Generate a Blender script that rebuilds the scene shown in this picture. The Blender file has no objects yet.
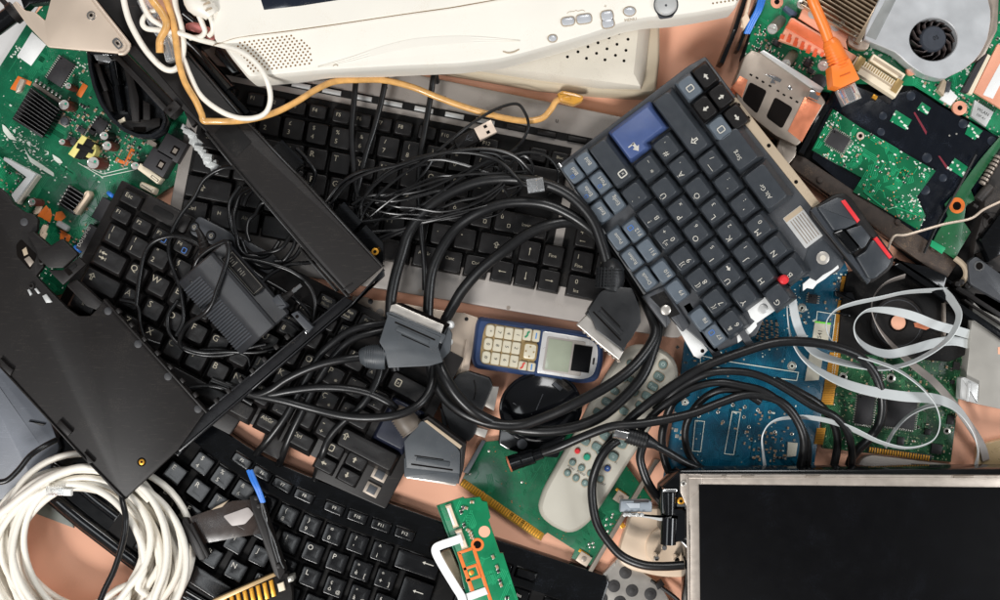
import bpy, math, random
from mathutils import Vector
random.seed(7)
SC = bpy.context.scene
COL = SC.collection
S = 0.0009          # metres per photo pixel on the tabletop
H = 1300.0          # camera height in the same pixels
def W(x, y, z):
    k = (H - z) / H
    return Vector(((x - 500) * k * S, (300 - y) * k * S, z * S))
def lin(c):
    return tuple(((v / 255) / 12.92 if v <= 10 else ((v / 255 + 0.055) / 1.055) ** 2.4) for v in c)

# ------------------------------------------------------------- materials
MATS = {}
def mat(name, rgb, rough=.5, metal=0., var=.12, vs=60., bump=0., bs=900., dust=0., dcol=(150, 140, 128),
        coat=0., trans=0., alpha=1., rv=.12, spec=.5, scratch=0., aniso=0.):
    if name in MATS: return MATS[name]
    m = bpy.data.materials.new(name); m.use_nodes = True
    nt = m.node_tree; N = nt.nodes; L = nt.links
    b = N['Principled BSDF']
    c = lin(rgb)
    tc = N.new('ShaderNodeTexCoord')
    nz = N.new('ShaderNodeTexNoise'); nz.inputs['Scale'].default_value = vs; nz.inputs['Detail'].default_value = 5
    L.new(tc.outputs['Object'], nz.inputs['Vector'])
    mr = N.new('ShaderNodeMapRange'); mr.inputs['From Min'].default_value = .3; mr.inputs['From Max'].default_value = .7
    mr.inputs['To Min'].default_value = 1 - var; mr.inputs['To Max'].default_value = 1 + var
    L.new(nz.outputs['Fac'], mr.inputs['Value'])
    mul = N.new('ShaderNodeMix'); mul.data_type = 'RGBA'; mul.blend_type = 'MULTIPLY'; mul.inputs['Factor'].default_value = 1
    mul.inputs['A'].default_value = (*c, 1); L.new(mr.outputs['Result'], mul.inputs['B'])
    out = mul.outputs['Result']
    rr = N.new('ShaderNodeMapRange'); rr.inputs['To Min'].default_value = max(.02, rough - rv); rr.inputs['To Max'].default_value = min(1, rough + rv)
    n2 = N.new('ShaderNodeTexNoise'); n2.inputs['Scale'].default_value = vs * 2.3; n2.inputs['Detail'].default_value = 6
    L.new(tc.outputs['Object'], n2.inputs['Vector']); L.new(n2.outputs['Fac'], rr.inputs['Value'])
    L.new(rr.outputs['Result'], b.inputs['Roughness'])
    if dust > 0:
        d = N.new('ShaderNodeTexNoise'); d.inputs['Scale'].default_value = 1400; d.inputs['Detail'].default_value = 2
        L.new(tc.outputs['Object'], d.inputs['Vector'])
        d2 = N.new('ShaderNodeTexNoise'); d2.inputs['Scale'].default_value = 45; d2.inputs['Detail'].default_value = 4
        L.new(tc.outputs['Object'], d2.inputs['Vector'])
        mm = N.new('ShaderNodeMath'); mm.operation = 'MULTIPLY'; L.new(d.outputs['Fac'], mm.inputs[0]); L.new(d2.outputs['Fac'], mm.inputs[1])
        dr = N.new('ShaderNodeMapRange'); dr.inputs['From Min'].default_value = .33; dr.inputs['From Max'].default_value = .43
        dr.inputs['To Min'].default_value = 0; dr.inputs['To Max'].default_value = dust
        L.new(mm.outputs[0], dr.inputs['Value'])
        mx = N.new('ShaderNodeMix'); mx.data_type = 'RGBA'; L.new(dr.outputs['Result'], mx.inputs['Factor'])
        L.new(out, mx.inputs['A']); mx.inputs['B'].default_value = (*lin(dcol), 1); out = mx.outputs['Result']
    if scratch > 0:
        mp = N.new('ShaderNodeMapping'); mp.inputs['Scale'].default_value = (12, 400, 12); mp.inputs['Rotation'].default_value = (0, 0, .8)
        L.new(tc.outputs['Object'], mp.inputs['Vector'])
        s1 = N.new('ShaderNodeTexNoise'); s1.inputs['Scale'].default_value = 6; s1.inputs['Detail'].default_value = 2
        L.new(mp.outputs['Vector'], s1.inputs['Vector'])
        sr = N.new('ShaderNodeMapRange'); sr.inputs['From Min'].default_value = .66; sr.inputs['From Max'].default_value = .72
        sr.inputs['To Max'].default_value = scratch; L.new(s1.outputs['Fac'], sr.inputs['Value'])
        mx = N.new('ShaderNodeMix'); mx.data_type = 'RGBA'; L.new(sr.outputs['Result'], mx.inputs['Factor'])
        L.new(out, mx.inputs['A']); mx.inputs['B'].default_value = (*lin(dcol), 1); out = mx.outputs['Result']
    L.new(out, b.inputs['Base Color'])
    b.inputs['Metallic'].default_value = metal
    b.inputs['Specular IOR Level'].default_value = spec
    b.inputs['Coat Weight'].default_value = coat; b.inputs['Coat Roughness'].default_value = .08
    b.inputs['Transmission Weight'].default_value = trans
    b.inputs['Alpha'].default_value = alpha
    if bump > 0:
        bn = N.new('ShaderNodeTexNoise'); bn.inputs['Scale'].default_value = bs; bn.inputs['Detail'].default_value = 3
        L.new(tc.outputs['Object'], bn.inputs['Vector'])
        bp = N.new('ShaderNodeBump'); bp.inputs['Strength'].default_value = bump; bp.inputs['Distance'].default_value = .0006
        L.new(bn.outputs['Fac'], bp.inputs['Height']); L.new(bp.outputs['Normal'], b.inputs['Normal'])
    MATS[name] = m
    return m

# ------------------------------------------------------------- text cache
TXT = {}
def textgeo(s):
    if s in TXT: return TXT[s]
    cu = bpy.data.curves.new('t', 'FONT'); cu.body = s; cu.size = 1; cu.resolution_u = 2; cu.align_x = 'CENTER'; cu.align_y = 'CENTER'
    ob = bpy.data.objects.new('t', cu); COL.objects.link(ob)
    me = bpy.data.meshes.new_from_object(ob)
    g = ([(v.co.x, v.co.y) for v in me.vertices], [tuple(p.vertices) for p in me.polygons])
    bpy.data.objects.remove(ob); bpy.data.meshes.remove(me); bpy.data.curves.remove(cu)
    TXT[s] = g
    return g

# ------------------------------------------------------------- 2-D helpers
def rnd(pts, r, n=3):
    """round the corners of a polygon"""
    out = []; m = len(pts)
    for i in range(m):
        p0, p1, p2 = Vector(pts[i - 1][:2]), Vector(pts[i][:2]), Vector(pts[(i + 1) % m][:2])
        a = p0 - p1; b = p2 - p1; la, lb = a.length, b.length
        rr = r[i] if isinstance(r, (list, tuple)) else r
        rr = min(rr, la * .45, lb * .45)
        if rr < .05: out.append((p1.x, p1.y)); continue
        s = p1 + a / la * rr; e = p1 + b / lb * rr
        for k in range(n + 1):
            t = k / n
            q = s * (1 - t) ** 2 + p1 * 2 * t * (1 - t) + e * t * t
            out.append((q.x, q.y))
    return out
def area(pts):
    return .5 * sum(pts[i - 1][0] * pts[i][1] - pts[i][0] * pts[i - 1][1] for i in range(len(pts)))
def inset(pts, d):
    m = len(pts); sg = 1 if area(pts) > 0 else -1; out = []
    for i in range(m):
        p0, p1, p2 = Vector(pts[i - 1]), Vector(pts[i]), Vector(pts[(i + 1) % m])
        e1 = (p1 - p0); e2 = (p2 - p1)
        if e1.length < 1e-6 or e2.length < 1e-6: out.append(tuple(p1)); continue
        e1.normalize(); e2.normalize()
        n1 = Vector((-e1.y, e1.x)) * sg; n2 = Vector((-e2.y, e2.x)) * sg
        n = n1 + n2
        if n.length < 1e-3: n = n1.copy()
        n.normalize(); c = max(.4, n.dot(n1))
        q = p1 + n * (d / c); out.append((q.x, q.y))
    return out
class F:
    """a turned frame on the photo plane: origin, angle in degrees (clockwise, y down)"""
    def __init__(s, ox, oy, ang): s.ox, s.oy, s.a = ox, oy, ang; s.c = math.cos(math.radians(ang)); s.s = math.sin(math.radians(ang))
    def __call__(s, u, v): return (s.ox + u * s.c - v * s.s, s.oy + u * s.s + v * s.c)
    def rect(s, u, v, w, h, r=0, n=3):
        p = [s(u - w / 2, v - h / 2), s(u + w / 2, v - h / 2), s(u + w / 2, v + h / 2), s(u - w / 2, v + h / 2)]
        return rnd(p, r, n) if r else p
    def at(s, u, v, ang=0): x, y = s(u, v); return F(x, y, s.a + ang)
def circ(x, y, r, n=20, ry=None, a0=0):
    ry = ry or r
    return [(x + r * math.cos(2 * math.pi * i / n + a0), y + ry * math.sin(2 * math.pi * i / n + a0)) for i in range(n)]
def inside(p, poly):
    x, y = p; c = False; j = len(poly) - 1
    for i in range(len(poly)):
        xi, yi = poly[i]; xj, yj = poly[j]
        if (yi > y) != (yj > y) and x < (xj - xi) * (y - yi) / (yj - yi) + xi: c = not c
        j = i
    return c
def spline(pts, seg=6):
    out = []; n = len(pts)
    for i in range(n - 1):
        p0 = pts[max(0, i - 1)]; p1 = pts[i]; p2 = pts[i + 1]; p3 = pts[min(n - 1, i + 2)]
        for k in range(seg):
            t = k / seg
            out.append(tuple(.5 * ((2 * b) + (-a + c) * t + (2 * a - 5 * b + 4 * c - d) * t * t + (-a + 3 * b - 3 * c + d) * t ** 3)
                             for a, b, c, d in zip(p0, p1, p2, p3)))
    out.append(tuple(pts[-1]))
    return out

# ------------------------------------------------------------- mesh builder
class MB:
    def __init__(s): s.v = []; s.f = []; s.m = []; s.flatf = set()
    def loop(s, pts, z, zt=None):
        """pts are photo pixels as seen at height zt; the ring stands at height z straight below"""
        zt = z if zt is None else zt; i0 = len(s.v)
        for p in pts:
            w = W(p[0], p[1], zt); s.v.append((w.x, w.y, z * S))
        return list(range(i0, len(s.v)))
    def bridge(s, a, b, mi=0):
        n = len(a)
        for i in range(n):
            s.f.append((a[i], a[(i + 1) % n], b[(i + 1) % n], b[i])); s.m.append(mi)
    def cap(s, a, mi=0): s.flatf.add(len(s.f)); s.f.append(tuple(a)); s.m.append(mi)
    def prism(s, pts, z0, z1, bv=0, mi=0, mt=None, bottom=True):
        if area(pts) < 0: pts = pts[::-1]
        a = s.loop(pts, z0, z1)
        if bv:
            b = s.loop(pts, z1 - bv, z1); c = s.loop(inset(pts, bv * .3), z1 - bv * .3, z1); d = s.loop(inset(pts, bv), z1, z1)
            s.bridge(a, b, mi); s.bridge(b, c, mi); s.bridge(c, d, mi); s.cap(d[::1], mi if mt is None else mt)
        else:
            d = s.loop(pts, z1, z1); s.bridge(a, d, mi); s.cap(d, mi if mt is None else mt)
        if bottom: s.cap(a[::-1], mi)
        return s
    def ring(s, outer, inner, z0, z1, bv=0, mi=0):
        """same-count outer and inner outlines: a frame with a real hole"""
        if area(outer) < 0: outer = outer[::-1]; inner = inner[::-1]
        a = s.loop(outer, z0, z1); b = s.loop(outer, z1 - bv, z1); c = s.loop(inset(outer, bv) if bv else outer, z1, z1)
        d = s.loop(inset(inner, -bv) if bv else inner, z1, z1); e = s.loop(inner, z1 - bv, z1); g = s.loop(inner, z0, z1)
        s.bridge(a, b, mi)
        if bv: s.bridge(b, c, mi)
        s.bridge(c, d, mi)
        if bv: s.bridge(d, e, mi)
        s.bridge(e, g, mi); s.bridge(g, a, mi)
        return s
    def loft(s, rings, mi=0, cap0=True, cap1=True, mt=None):
        """rings: [(pts, z, zt)]"""
        ls = [s.loop(p, z, zt) for p, z, zt in rings]
        for a, b in zip(ls, ls[1:]): s.bridge(a, b, mi)
        if cap0: s.cap(ls[0][::-1], mi)
        if cap1: s.cap(ls[-1], mi if mt is None else mt)
        return s
    def flat(s, pts, z, mi=0):
        if area(pts) < 0: pts = pts[::-1]
        s.cap(s.loop(pts, z), mi); return s
    def box(s, fr, u, v, w, h, z0, z1, bv=0, mi=0, r=0, mt=None): return s.prism(fr.rect(u, v, w, h, r), z0, z1, bv, mi, mt)
    def cyl(s, x, y, r, z0, z1, n=20, bv=0, mi=0, mt=None): return s.prism(circ(x, y, r, n), z0, z1, bv, mi, mt)
    def tube(s, pts, r, n=10, mi=0, seg=6, caps=True, r2=None, raw=False):
        P = pts if raw else spline(pts, seg)
        Q = [W(*p[:3]) for p in P]; m = len(Q); up = None; rings = []
        for i in range(m):
            t = (Q[min(i + 1, m - 1)] - Q[max(i - 1, 0)])
            if t.length < 1e-9: t = Vector((1, 0, 0))
            t.normalize()
            if up is None: up = t.orthogonal().normalized()
            up = (up - t * up.dot(t)); up = up.normalized() if up.length > 1e-6 else t.orthogonal().normalized()
            sd = t.cross(up)
            rr = (P[i][3] if len(P[i]) > 3 else r) * S
            i0 = len(s.v)
            for k in range(n):
                a = 2 * math.pi * k / n; q = Q[i] + (up * math.cos(a) + sd * math.sin(a)) * rr
                s.v.append(tuple(q))
            rings.append(list(range(i0, i0 + n)))
        for a, b in zip(rings, rings[1:]): s.bridge(a, b, mi)
        if caps: s.cap(rings[0][::-1], mi); s.cap(rings[-1], mi)
        return s
    def strip(s, pts, w, t, mi=0, seg=7):
        """flat ribbon; pts (x, y, z, tilt degrees[, width])"""
        P = spline(pts, seg); Q = [W(*p[:3]) for p in P]; m = len(Q); rings = []
        for i in range(m):
            tg = (Q[min(i + 1, m - 1)] - Q[max(i - 1, 0)]).normalized()
            side = tg.cross(Vector((0, 0, 1)))
            side = side.normalized() if side.length > 1e-6 else Vector((1, 0, 0))
            nrm = side.cross(tg).normalized(); a = math.radians(P[i][3])
            sd = side * math.cos(a) + nrm * math.sin(a); nn = nrm * math.cos(a) - side * math.sin(a)
            ww = (P[i][4] if len(P[i]) > 4 else w) * S / 2; tt = t * S / 2
            i0 = len(s.v); K = 6
            for k in range(K + 1):      # ribbed top
                f = -1 + 2 * k / K; s.v.append(tuple(Q[i] + sd * ww * f + nn * tt * (1.0 if k % 2 == 0 else 1.5)))
            s.v.append(tuple(Q[i] + sd * ww - nn * tt)); s.v.append(tuple(Q[i] - sd * ww - nn * tt))
            rings.append(list(range(i0, i0 + K + 3)))
        for a, b in zip(rings, rings[1:]): s.bridge(a, b, mi)
        s.cap(rings[0][::-1], mi); s.cap(rings[-1], mi)
        return s
    def rod(s, a, b, r, n=12, mi=0, r2=None):
        """straight cylinder or cone between two (x,y,z)"""
        r2 = r if r2 is None else r2
        return s.tube([(*a, r), (*b, r2)], r, n, mi, raw=True)
    def text(s, t, fr, u, v, size, z, mi=1):
        vs, fs = textgeo(t); i0 = len(s.v)
        for x, y in vs:
            p = fr(u + x * size, v - y * size); w = W(p[0], p[1], z); s.v.append(tuple(w))
        for f in fs: s.f.append(tuple(i0 + k for k in f)); s.m.append(mi)
        return s

# ------------------------------------------------------------- objects
WL = {}
def mesh_obj(name, mb, mats, base=None):
    if not isinstance(mats, (list, tuple)): mats = [mats]
    xs = [v[0] for v in mb.v]; ys = [v[1] for v in mb.v]; zs = [v[2] for v in mb.v]
    o0 = Vector(base) if base is not None else Vector(((min(xs) + max(xs)) / 2, (min(ys) + max(ys)) / 2, min(zs)))
    me = bpy.data.meshes.new(name)
    me.from_pydata([(v[0] - o0.x, v[1] - o0.y, v[2] - o0.z) for v in mb.v], [], mb.f)
    for m in mats: me.materials.append(m)
    me.polygons.foreach_set('material_index', mb.m)
    me.polygons.foreach_set('use_smooth', [i not in mb.flatf for i in range(len(mb.f))])
    me.update()
    try: me.set_sharp_from_angle(angle=math.radians(38))
    except Exception: pass
    o = bpy.data.objects.new(name, me); COL.objects.link(o)
    return o, o0
def part(parent, name, mb, mats, label=None, kind=None):
    o, o0 = mesh_obj(name, mb, mats)
    WL[o.name] = o0; o.parent = parent; o.location = o0 - WL[parent.name]
    if label: o['label'] = label
    if kind: o['kind'] = kind
    return o
def thing(name, label, cat, x, y, z=0, group=None):
    o = bpy.data.objects.new(name, None); COL.objects.link(o); o.empty_display_size = .01
    p = W(x, y, z); o.location = p; WL[o.name] = p
    o['label'] = label; o['category'] = cat
    if group: o['group'] = group
    return o
def solo(name, mb, mats, label, cat, group=None):
    o, o0 = mesh_obj(name, mb, mats); o.location = o0; WL[o.name] = o0
    o['label'] = label; o['category'] = cat
    if group: o['group'] = group
    return o
def struct(name, mb, mats):
    o, o0 = mesh_obj(name, mb, mats); o.location = o0; o['kind'] = 'structure'; return o

# ------------------------------------------------------------- palette 
PEACH = mat('peach_board', (240, 180, 150), .62, spec=.3, var=.05, vs=7, rv=.08, bump=.08, bs=1600, dust=.10, dcol=(180, 120, 92))
BLK = mat('black_plastic', (28, 25, 24), .46, var=.06, vs=14, bump=.08, bs=2400, dust=.09, scratch=.22, dcol=(104, 96, 88), spec=.32, rv=.05)
BLK2 = mat('black_matte', (20, 19, 19), .62, var=.2, bump=.1, dust=.08, spec=.2)
BLKG = mat('black_gloss', (8, 9, 11), .15, var=.2, dust=.06, rv=.03, scratch=.05, dcol=(120, 130, 150))
BLKGH = mat('black_gloss_clean', (12, 13, 16), .12, rv=.06)
KEYB = mat('black_key', (22, 20, 20), .42, var=.15, bump=.12, bs=2600, dust=.10, spec=.35)
KEYG = mat('glossy_key', (9, 9, 11), .2, var=.2, bump=.02, dust=.08, rv=.05)
KEYT = mat('blue_grey_key', (54, 58, 63), .36, var=.10, bump=.12, bs=2600, dust=.06)
KEYT2 = mat('light_grey_key', (92, 101, 110), .42, var=.12, bump=.12, bs=2600)
KEYBL = mat('blue_key', (68, 86, 132), .42, var=.08, bump=.12, bs=2600)
KEYBD = mat('dark_blue_key', (28, 32, 48), .4)
INK = mat('legend_white', (196, 192, 182), .6, var=.1)
INKD = mat('legend_dim', (168, 160, 142), .6, var=.15)
INKB = mat('legend_blue', (70, 115, 185), .6)
SILV = mat('silver_body', (158, 151, 145), .45, metal=.15, var=.09, vs=30, bump=.15, bs=1500, dust=.3, dcol=(110, 92, 76))
SILV2 = mat('silver_paint', (196, 196, 194), .35, metal=.3, var=.06)
CRTW = mat('ivory_plastic', (234, 229, 218), .5, var=.04, vs=12, bump=.06, bs=1500, dust=.16, dcol=(196, 170, 132))
BEIGE = mat('beige_plastic', (213, 205, 190), .52, var=.05, vs=18, bump=.06, dust=.22, dcol=(140, 116, 88))
TANP = mat('tan_plastic', (178, 160, 136), .55, var=.10, vs=25, dust=.3, dcol=(110, 88, 66))
HOLE = mat('hole_dark', (14, 10, 8), .8, spec=.1)
HOLEB = mat('hole_brown', (128, 98, 62), .8)
CREAM = mat('cream_metal', (204, 186, 168), .4, metal=.3, var=.05, vs=25, rv=.08)
STEEL = mat('steel', (202, 196, 188), .34, metal=.6, var=.1, vs=80, scratch=.2)
STEELD = mat('dull_steel', (160, 148, 136), .4, metal=.5, var=.15, vs=50, dust=.3)
CHROME = mat('chrome', (225, 224, 222), .14, metal=1., var=.05)
GOLD = mat('gold', (222, 160, 56), .35, metal=.6, var=.12)
COPPER = mat('copper', (226, 140, 104), .36, metal=.55, var=.14, vs=90, bump=.3, bs=350)
ORPAD = mat('orange_pad', (228, 118, 44), .45, var=.1)
SALMON = mat('salmon_metal', (236, 166, 136), .4, metal=.15, var=.08)
TIN = mat('solder', (208, 204, 194), .25, metal=.7, var=.2)
SILK = mat('silkscreen', (214, 220, 208), .6, var=.15)
G1 = mat('pcb_green', (14, 98, 66), .27, var=.22, vs=70, dust=.25, dcol=(170, 200, 180), coat=.2)
G1T = mat('pcb_green_trace', (30, 120, 82), .3, var=.15)
G2 = mat('pcb_green_dark', (28, 74, 46), .3, var=.3, vs=120, dust=.3)
G2T = mat('pcb_green_dark_trace', (60, 116, 78), .3, var=.2)
G3 = mat('pcb_green_bright', (14, 124, 80), .28, var=.18, coat=.2)
G3T = mat('pcb_green_bright_trace', (34, 156, 104), .3)
BLU = mat('pcb_blue', (4, 78, 104), .26, var=.25, vs=60, dust=.15, coat=.3)
BLUT = mat('pcb_blue_trace', (14, 96, 122), .3, var=.15)
CHIP = mat('chip_black', (46, 44, 46), .5, var=.12, dust=.1)
SMDT = mat('smd_tan', (172, 138, 104), .5, var=.2)
SMDK = mat('smd_black', (30, 28, 28), .4)
CAPT = mat('cap_top', (226, 222, 216), .25, metal=.6)
CAPB = mat('cap_brown', (86, 46, 40), .3)
CAPG = mat('cap_grey', (122, 124, 112), .35)
IVORYC = mat('ivory_connector', (230, 216, 190), .5, var=.06)
YEL = mat('yellow_tape', (226, 214, 130), .4, var=.1)
CAB = mat('black_cable', (20, 20, 21), .34, var=.12, vs=90, bump=.05, dust=.05, rv=.06, spec=.45)
CABT = mat('thin_cable', (20, 20, 21), .3, var=.1, dust=.05, spec=.45)
CABW = mat('white_cable', (238, 232, 220), .38, var=.05, vs=30, dust=.12, dcol=(170, 150, 120))
CABA = mat('amber_cable', (218, 166, 98), .3, var=.2, vs=120, coat=.4)
CABO = mat('orange_cable', (250, 132, 50), .38, var=.04)
CLEAR = mat('clear_plastic', (240, 242, 244), .08, trans=.8, rv=.03, var=.02)
RIB = mat('grey_ribbon', (196, 200, 200), .4, var=.03, bump=.05)
RIBG = mat('brown_ribbon', (140, 132, 126), .45, var=.08)
SCG = mat('scart_grey', (70, 74, 78), .42, var=.10, vs=60, bump=.12, bs=2200, dust=.2)
SCB = mat('scart_black', (24, 25, 27), .42, var=.12, bump=.12, bs=2200, dust=.06)
BLUEW = mat('blue_plastic', (52, 122, 214), .35, var=.06)
GREYP = mat('grey_sheet', (104, 108, 116), .4, var=.14, vs=20, scratch=.3, dust=.15, dcol=(170, 175, 185))
GREENGREY = mat('green_grey_sheet', (118, 124, 116), .4)
REM = mat('remote_shell', (188, 183, 170), .45, var=.05, vs=25, bump=.05, dust=.1)
REMB = mat('remote_button', (112, 132, 128), .4, var=.1)
RED = mat('red_plastic', (224, 52, 58), .38, var=.05)
PHB = mat('phone_blue', (44, 62, 98), .34, var=.08, coat=.2)
PHC = mat('phone_cream', (208, 200, 178), .38, metal=.2, var=.06)
PHS = mat('phone_silver', (206, 204, 202), .3, metal=.3, var=.05)
LCDG = mat('lcd_green', (150, 156, 138), .2, coat=.5, var=.04)
SCR = mat('screen_black', (7, 7, 9), .5, var=.12, vs=40, dust=.03, dcol=(90, 100, 120), spec=.08)
MGREY = mat('mid_grey_plastic', (64, 66, 70), .42, var=.1, bump=.12, bs=2000, dust=.15)
DUSTY = mat('dusty_brown_black', (62, 50, 42), .6, var=.35, vs=120, dust=.6, dcol=(120, 98, 76))
FILM = mat('dark_film', (14, 18, 26), .18, var=.2, alpha=.90, dust=.25, dcol=(110, 120, 140))
FILMB = mat('smoky_film', (62, 50, 44), .25, alpha=.5, coat=.05, var=.3)
FANS = mat('fan_silver', (206, 208, 210), .36, metal=.45, var=.14, vs=35)
FANK = mat('fan_black', (58, 62, 70), .4)
PINK = mat('pink_plug', (236, 150, 146), .4)
GREENSW = mat('green_dot', (40, 150, 120), .4)
BEIGEW = mat('beige_switch', (232, 208, 182), .42, var=.04)
WHT = mat('white_plastic', (232, 232, 230), .45, var=.04, bump=.1)
# ------------------------------------------------------------- setting
b = MB(); b.prism([(-900, -700), (1900, -700), (1900, 1300), (-900, 1300)], -20, 0, 0); struct('tabletop', b, PEACH)

# ------------------------------------------------------------- keyboards
AFAT = [(-.5, 0), (0, -.5), (0, -.18), (.5, -.18), (.5, .18), (0, .18), (0, .5)]
ATHIN = [(-.6, 0), (-.3, -.22), (-.3, -.06), (.6, -.06), (.6, .06), (-.3, .06), (-.3, .22)]
ARROW = ATHIN
def glyph(b, t, fr, u, v, size, z, mi):
    if not t: return
    if len(t) > 1 and t[0] == '@':            # arrow pointing: l r u d, o = outline arrow, b = box
        k = t[1]; ARROW = AFAT if k == 'o' else globals()['ARROW']
        if k in 'lrud':
            rot = {'l': 0, 'u': 90, 'r': 180, 'd': 270}[k]; g = fr.at(u, v, rot)
            b.flat([g(x * size, y * size * .8) for x, y in ARROW], z, mi)
        elif k == 'o':
            g = fr.at(u, v, 90); p = [g(x * size, y * size) for x, y in ARROW]; q = inset(p, size * .12 if area(p) > 0 else size * .12)
            a, c = b.loop(p, z), b.loop(q, z); b.bridge(a, c, mi)
        elif k == 'b':
            g = fr.at(u, v); p = g.rect(0, 0, size, size * 1.2, size * .3); a, c = b.loop(p, z), b.loop(inset(p, size * .17), z); b.bridge(a, c, mi)
        elif k == 't':
            g = fr.at(u, v)
            for dv, s in ((-.3, 0), (.3, 180)):
                h = g.at(0, dv * size, s); b.flat([h(x * size * .8, y * size * .45) for x, y in ARROW], z, mi); b.flat(h.rect(-.5 * size, 0, .08 * size, .4 * size), z, mi)
    else: b.text(t, fr, u, v, size, z, mi)
def key(parent, fr, u, v, w, h, z0, z1, legs, mats, ins=(2.2, 2.2, 1.4, 3.2), r=1.2, rt=2.4, dish=.5, tilt=0):
    """one keycap: wide skirt, sloping sides, dished top, printed legend; ins = left,right,top,bottom"""
    b = MB(); l, rr, t, bo = ins
    base = fr.rect(u, v, w, h, r, 2)
    cu, cv = u + (l - rr) / 2, v + (t - bo) / 2
    tw, th = w - l - rr, h - t - bo
    hgt = z1 - z0
    b.loft([(base, z0, z0 + hgt * .5), (base, z0 + hgt * .18, z0 + hgt * .5), (fr.rect(cu, cv, tw + .9, th + .9, rt, 2), z1 - .55, z1 - .5),
            (fr.rect(cu, cv, tw + .1, th + .1, rt, 2), z1 - .1, z1), (fr.rect(cu, cv, tw - 1.0, th - 1.0, rt, 2), z1, z1),
            (fr.rect(cu, cv, tw * .45, th * .45, rt * .5, 2), z1 - dish, z1)], 0)
    for (s, du, dv, sz, *mi) in legs:
        glyph(b, s, fr, cu + du, cv + dv, sz * .82, z1 + .12, mi[0] if mi else 1)
    return part(parent, 'key', b, mats)

# ---- silver keyboard (lowest)
g0 = thing('keyboard', 'silver-grey desktop keyboard with black keys and a strip of chrome media buttons, under cables', 'keyboard', 420, 190, 0)
fr0 = F(210, 113.3, 11)
Z0B, Z0K0, Z0K = 14, 14, 25
b = MB(); b.prism([*rnd([fr0(-22, -80), fr0(520, -74), fr0(508, 132), fr0(-22, 146)], [8, 8, 12, 8])], 0, Z0B, 2)
for u in range(60, 480, 90): b.cyl(*fr0(u, 134), 2, Z0B, Z0B + .3, 10, 0, 1)
part(g0, 'case', b, [SILV, STEELD])
b = MB()
b.box(fr0, 176, 34, 372, 138, Z0B - .5, Z0B + .6, 0, 0); b.box(fr0, 415, 34, 88, 138, Z0B - .5, Z0B + .6, 0, 0)
b.box(fr0, 215, -44.5, 440, 7.5, Z0B - .5, Z0B + .6, 0, 0)
part(g0, 'key_well', b, [BLK2])
for i in range(14):
    u0 = -20 + i * 31.3
    b = MB(); b.box(fr0, u0 + 10, -44.5, 19, 4.6, Z0B + .6, Z0B + 4, 1); part(g0, 'media_button', b, [SILV2 if 3 <= i <= 9 else BLK])
for i, s in enumerate(['e', 'o', 'M', '>', 'u', 'c']):
    b = MB(); b.text(s, fr0, 110 + i * 58, -59, 7, Z0B + .3, 0)
    part(g0, 'printed_symbol', b, [SMDK])
K0M = [KEYB, INKD]; I0 = (1.6, 1.6, 1.2, 2.2)
def k0(u, v, w, h, legs): key(g0, fr0, u, v, w, h, Z0K0, Z0K, legs, K0M, I0, 1, 2, .4)
p = 24.2
k0(12, -21.5, 19, 15, [('Esc', -2, -1, 6)])
for i in range(12):
    u = 42 + i * 21.1 + (i // 4) * 3; k0(u, -21.5, 19, 15, [('F%d' % (i + 1), -3, -1, 6.5)])
for i, s in enumerate(['Stamp', 'Bloc', 'Pausa']): k0(330 + i * 22, -21.5, 19, 15, [(s, 0, -1, 5)])
row = [('\\', '|'), ('1', '!'), ('2', '"'), ('3', '£'), ('4', '$'), ('5', '%'), ('6', '&'), ('7', '/'), ('8', '('), ('9', ')'), ('0', '='), ("'", '?'), ('ì', '^')]
for i, (a, c) in enumerate(row): k0((i + .5) * p, 0, 22.4, 23, [(a, -4, 4, 8), (c, -4, -5, 7)])
k0(14 * p, 0, 2 * p - 2, 23, [('@l', -4, 0, 9)])
o1 = -8; k0(.75 * p + o1, 25, 1.5 * p - 2, 23, [('@t', -6, -2, 9)])
for i, s in enumerate('QWERTYUIOP'): k0((i + 2) * p + o1, 25, 22.4, 23, [(s, -5, -4, 10)])
for i, s in enumerate(['è', '+']): k0((i + 12) * p + o1, 25, 22.4, 23, [(s, -4, -4, 8)])
o2 = -10; k0(.9 * p + o2, 50, 1.75 * p - 2, 23, [('@o', -6, -2, 8)])
for i, s in enumerate('ASDFGHJKL'): k0((i + 2.25) * p + o2, 50, 22.4, 23, [(s, -5, -4, 10)])
for i, s in enumerate(['ò', 'à', 'ù']): k0((i + 11.25) * p + o2, 50, 22.4, 23, [(s, -4, -4, 8), ('@b', 4, 4, 4)])
k0(14.3 * p + o2, 50, 1.5 * p, 23, [('Invio', -4, 0, 6), ('@l', 9, 0, 7)])
o3 = -10; k0(.9 * p - 1 + o3 + 2, 75, 2.05 * p - 2, 23, [('@o', -6, 0, 8)])
for i, s in enumerate('ZXCVBNM'): k0((i + 2.75) * p + o3, 75, 22.4, 23, [(s, -5, -4, 10)])
for i, s in enumerate([',', '.', '-']): k0((i + 9.75) * p + o3, 75, 22.4, 23, [(s, -4, -4, 9)])
k0(13.4 * p + o3 - 8, 75, 1.5 * p, 23, [('@o', 0, 0, 8)])
k0(13.4 * p + 16, 75, 22.4, 23, [('@u', 0, 0, 8)]); k0(14.4 * p + 16, 75, 22, 23, [('Fine', -1, 0, 6)])
for u, w, s in ((3, 27, 'Ctrl'), (31, 24, 'H'), (57, 26, 'Alt')): k0(u, 100, w, 23, [(s, -3, -3, 6.5)])
k0(148, 100, 152, 23, [])
for u, w, s in ((238, 24, 'Alt Gr'), (264, 24, 'Canc'), (290, 24, 'Ctrl')): k0(u, 100, w, 23, [(s, -1, -3, 5.5)])
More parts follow.
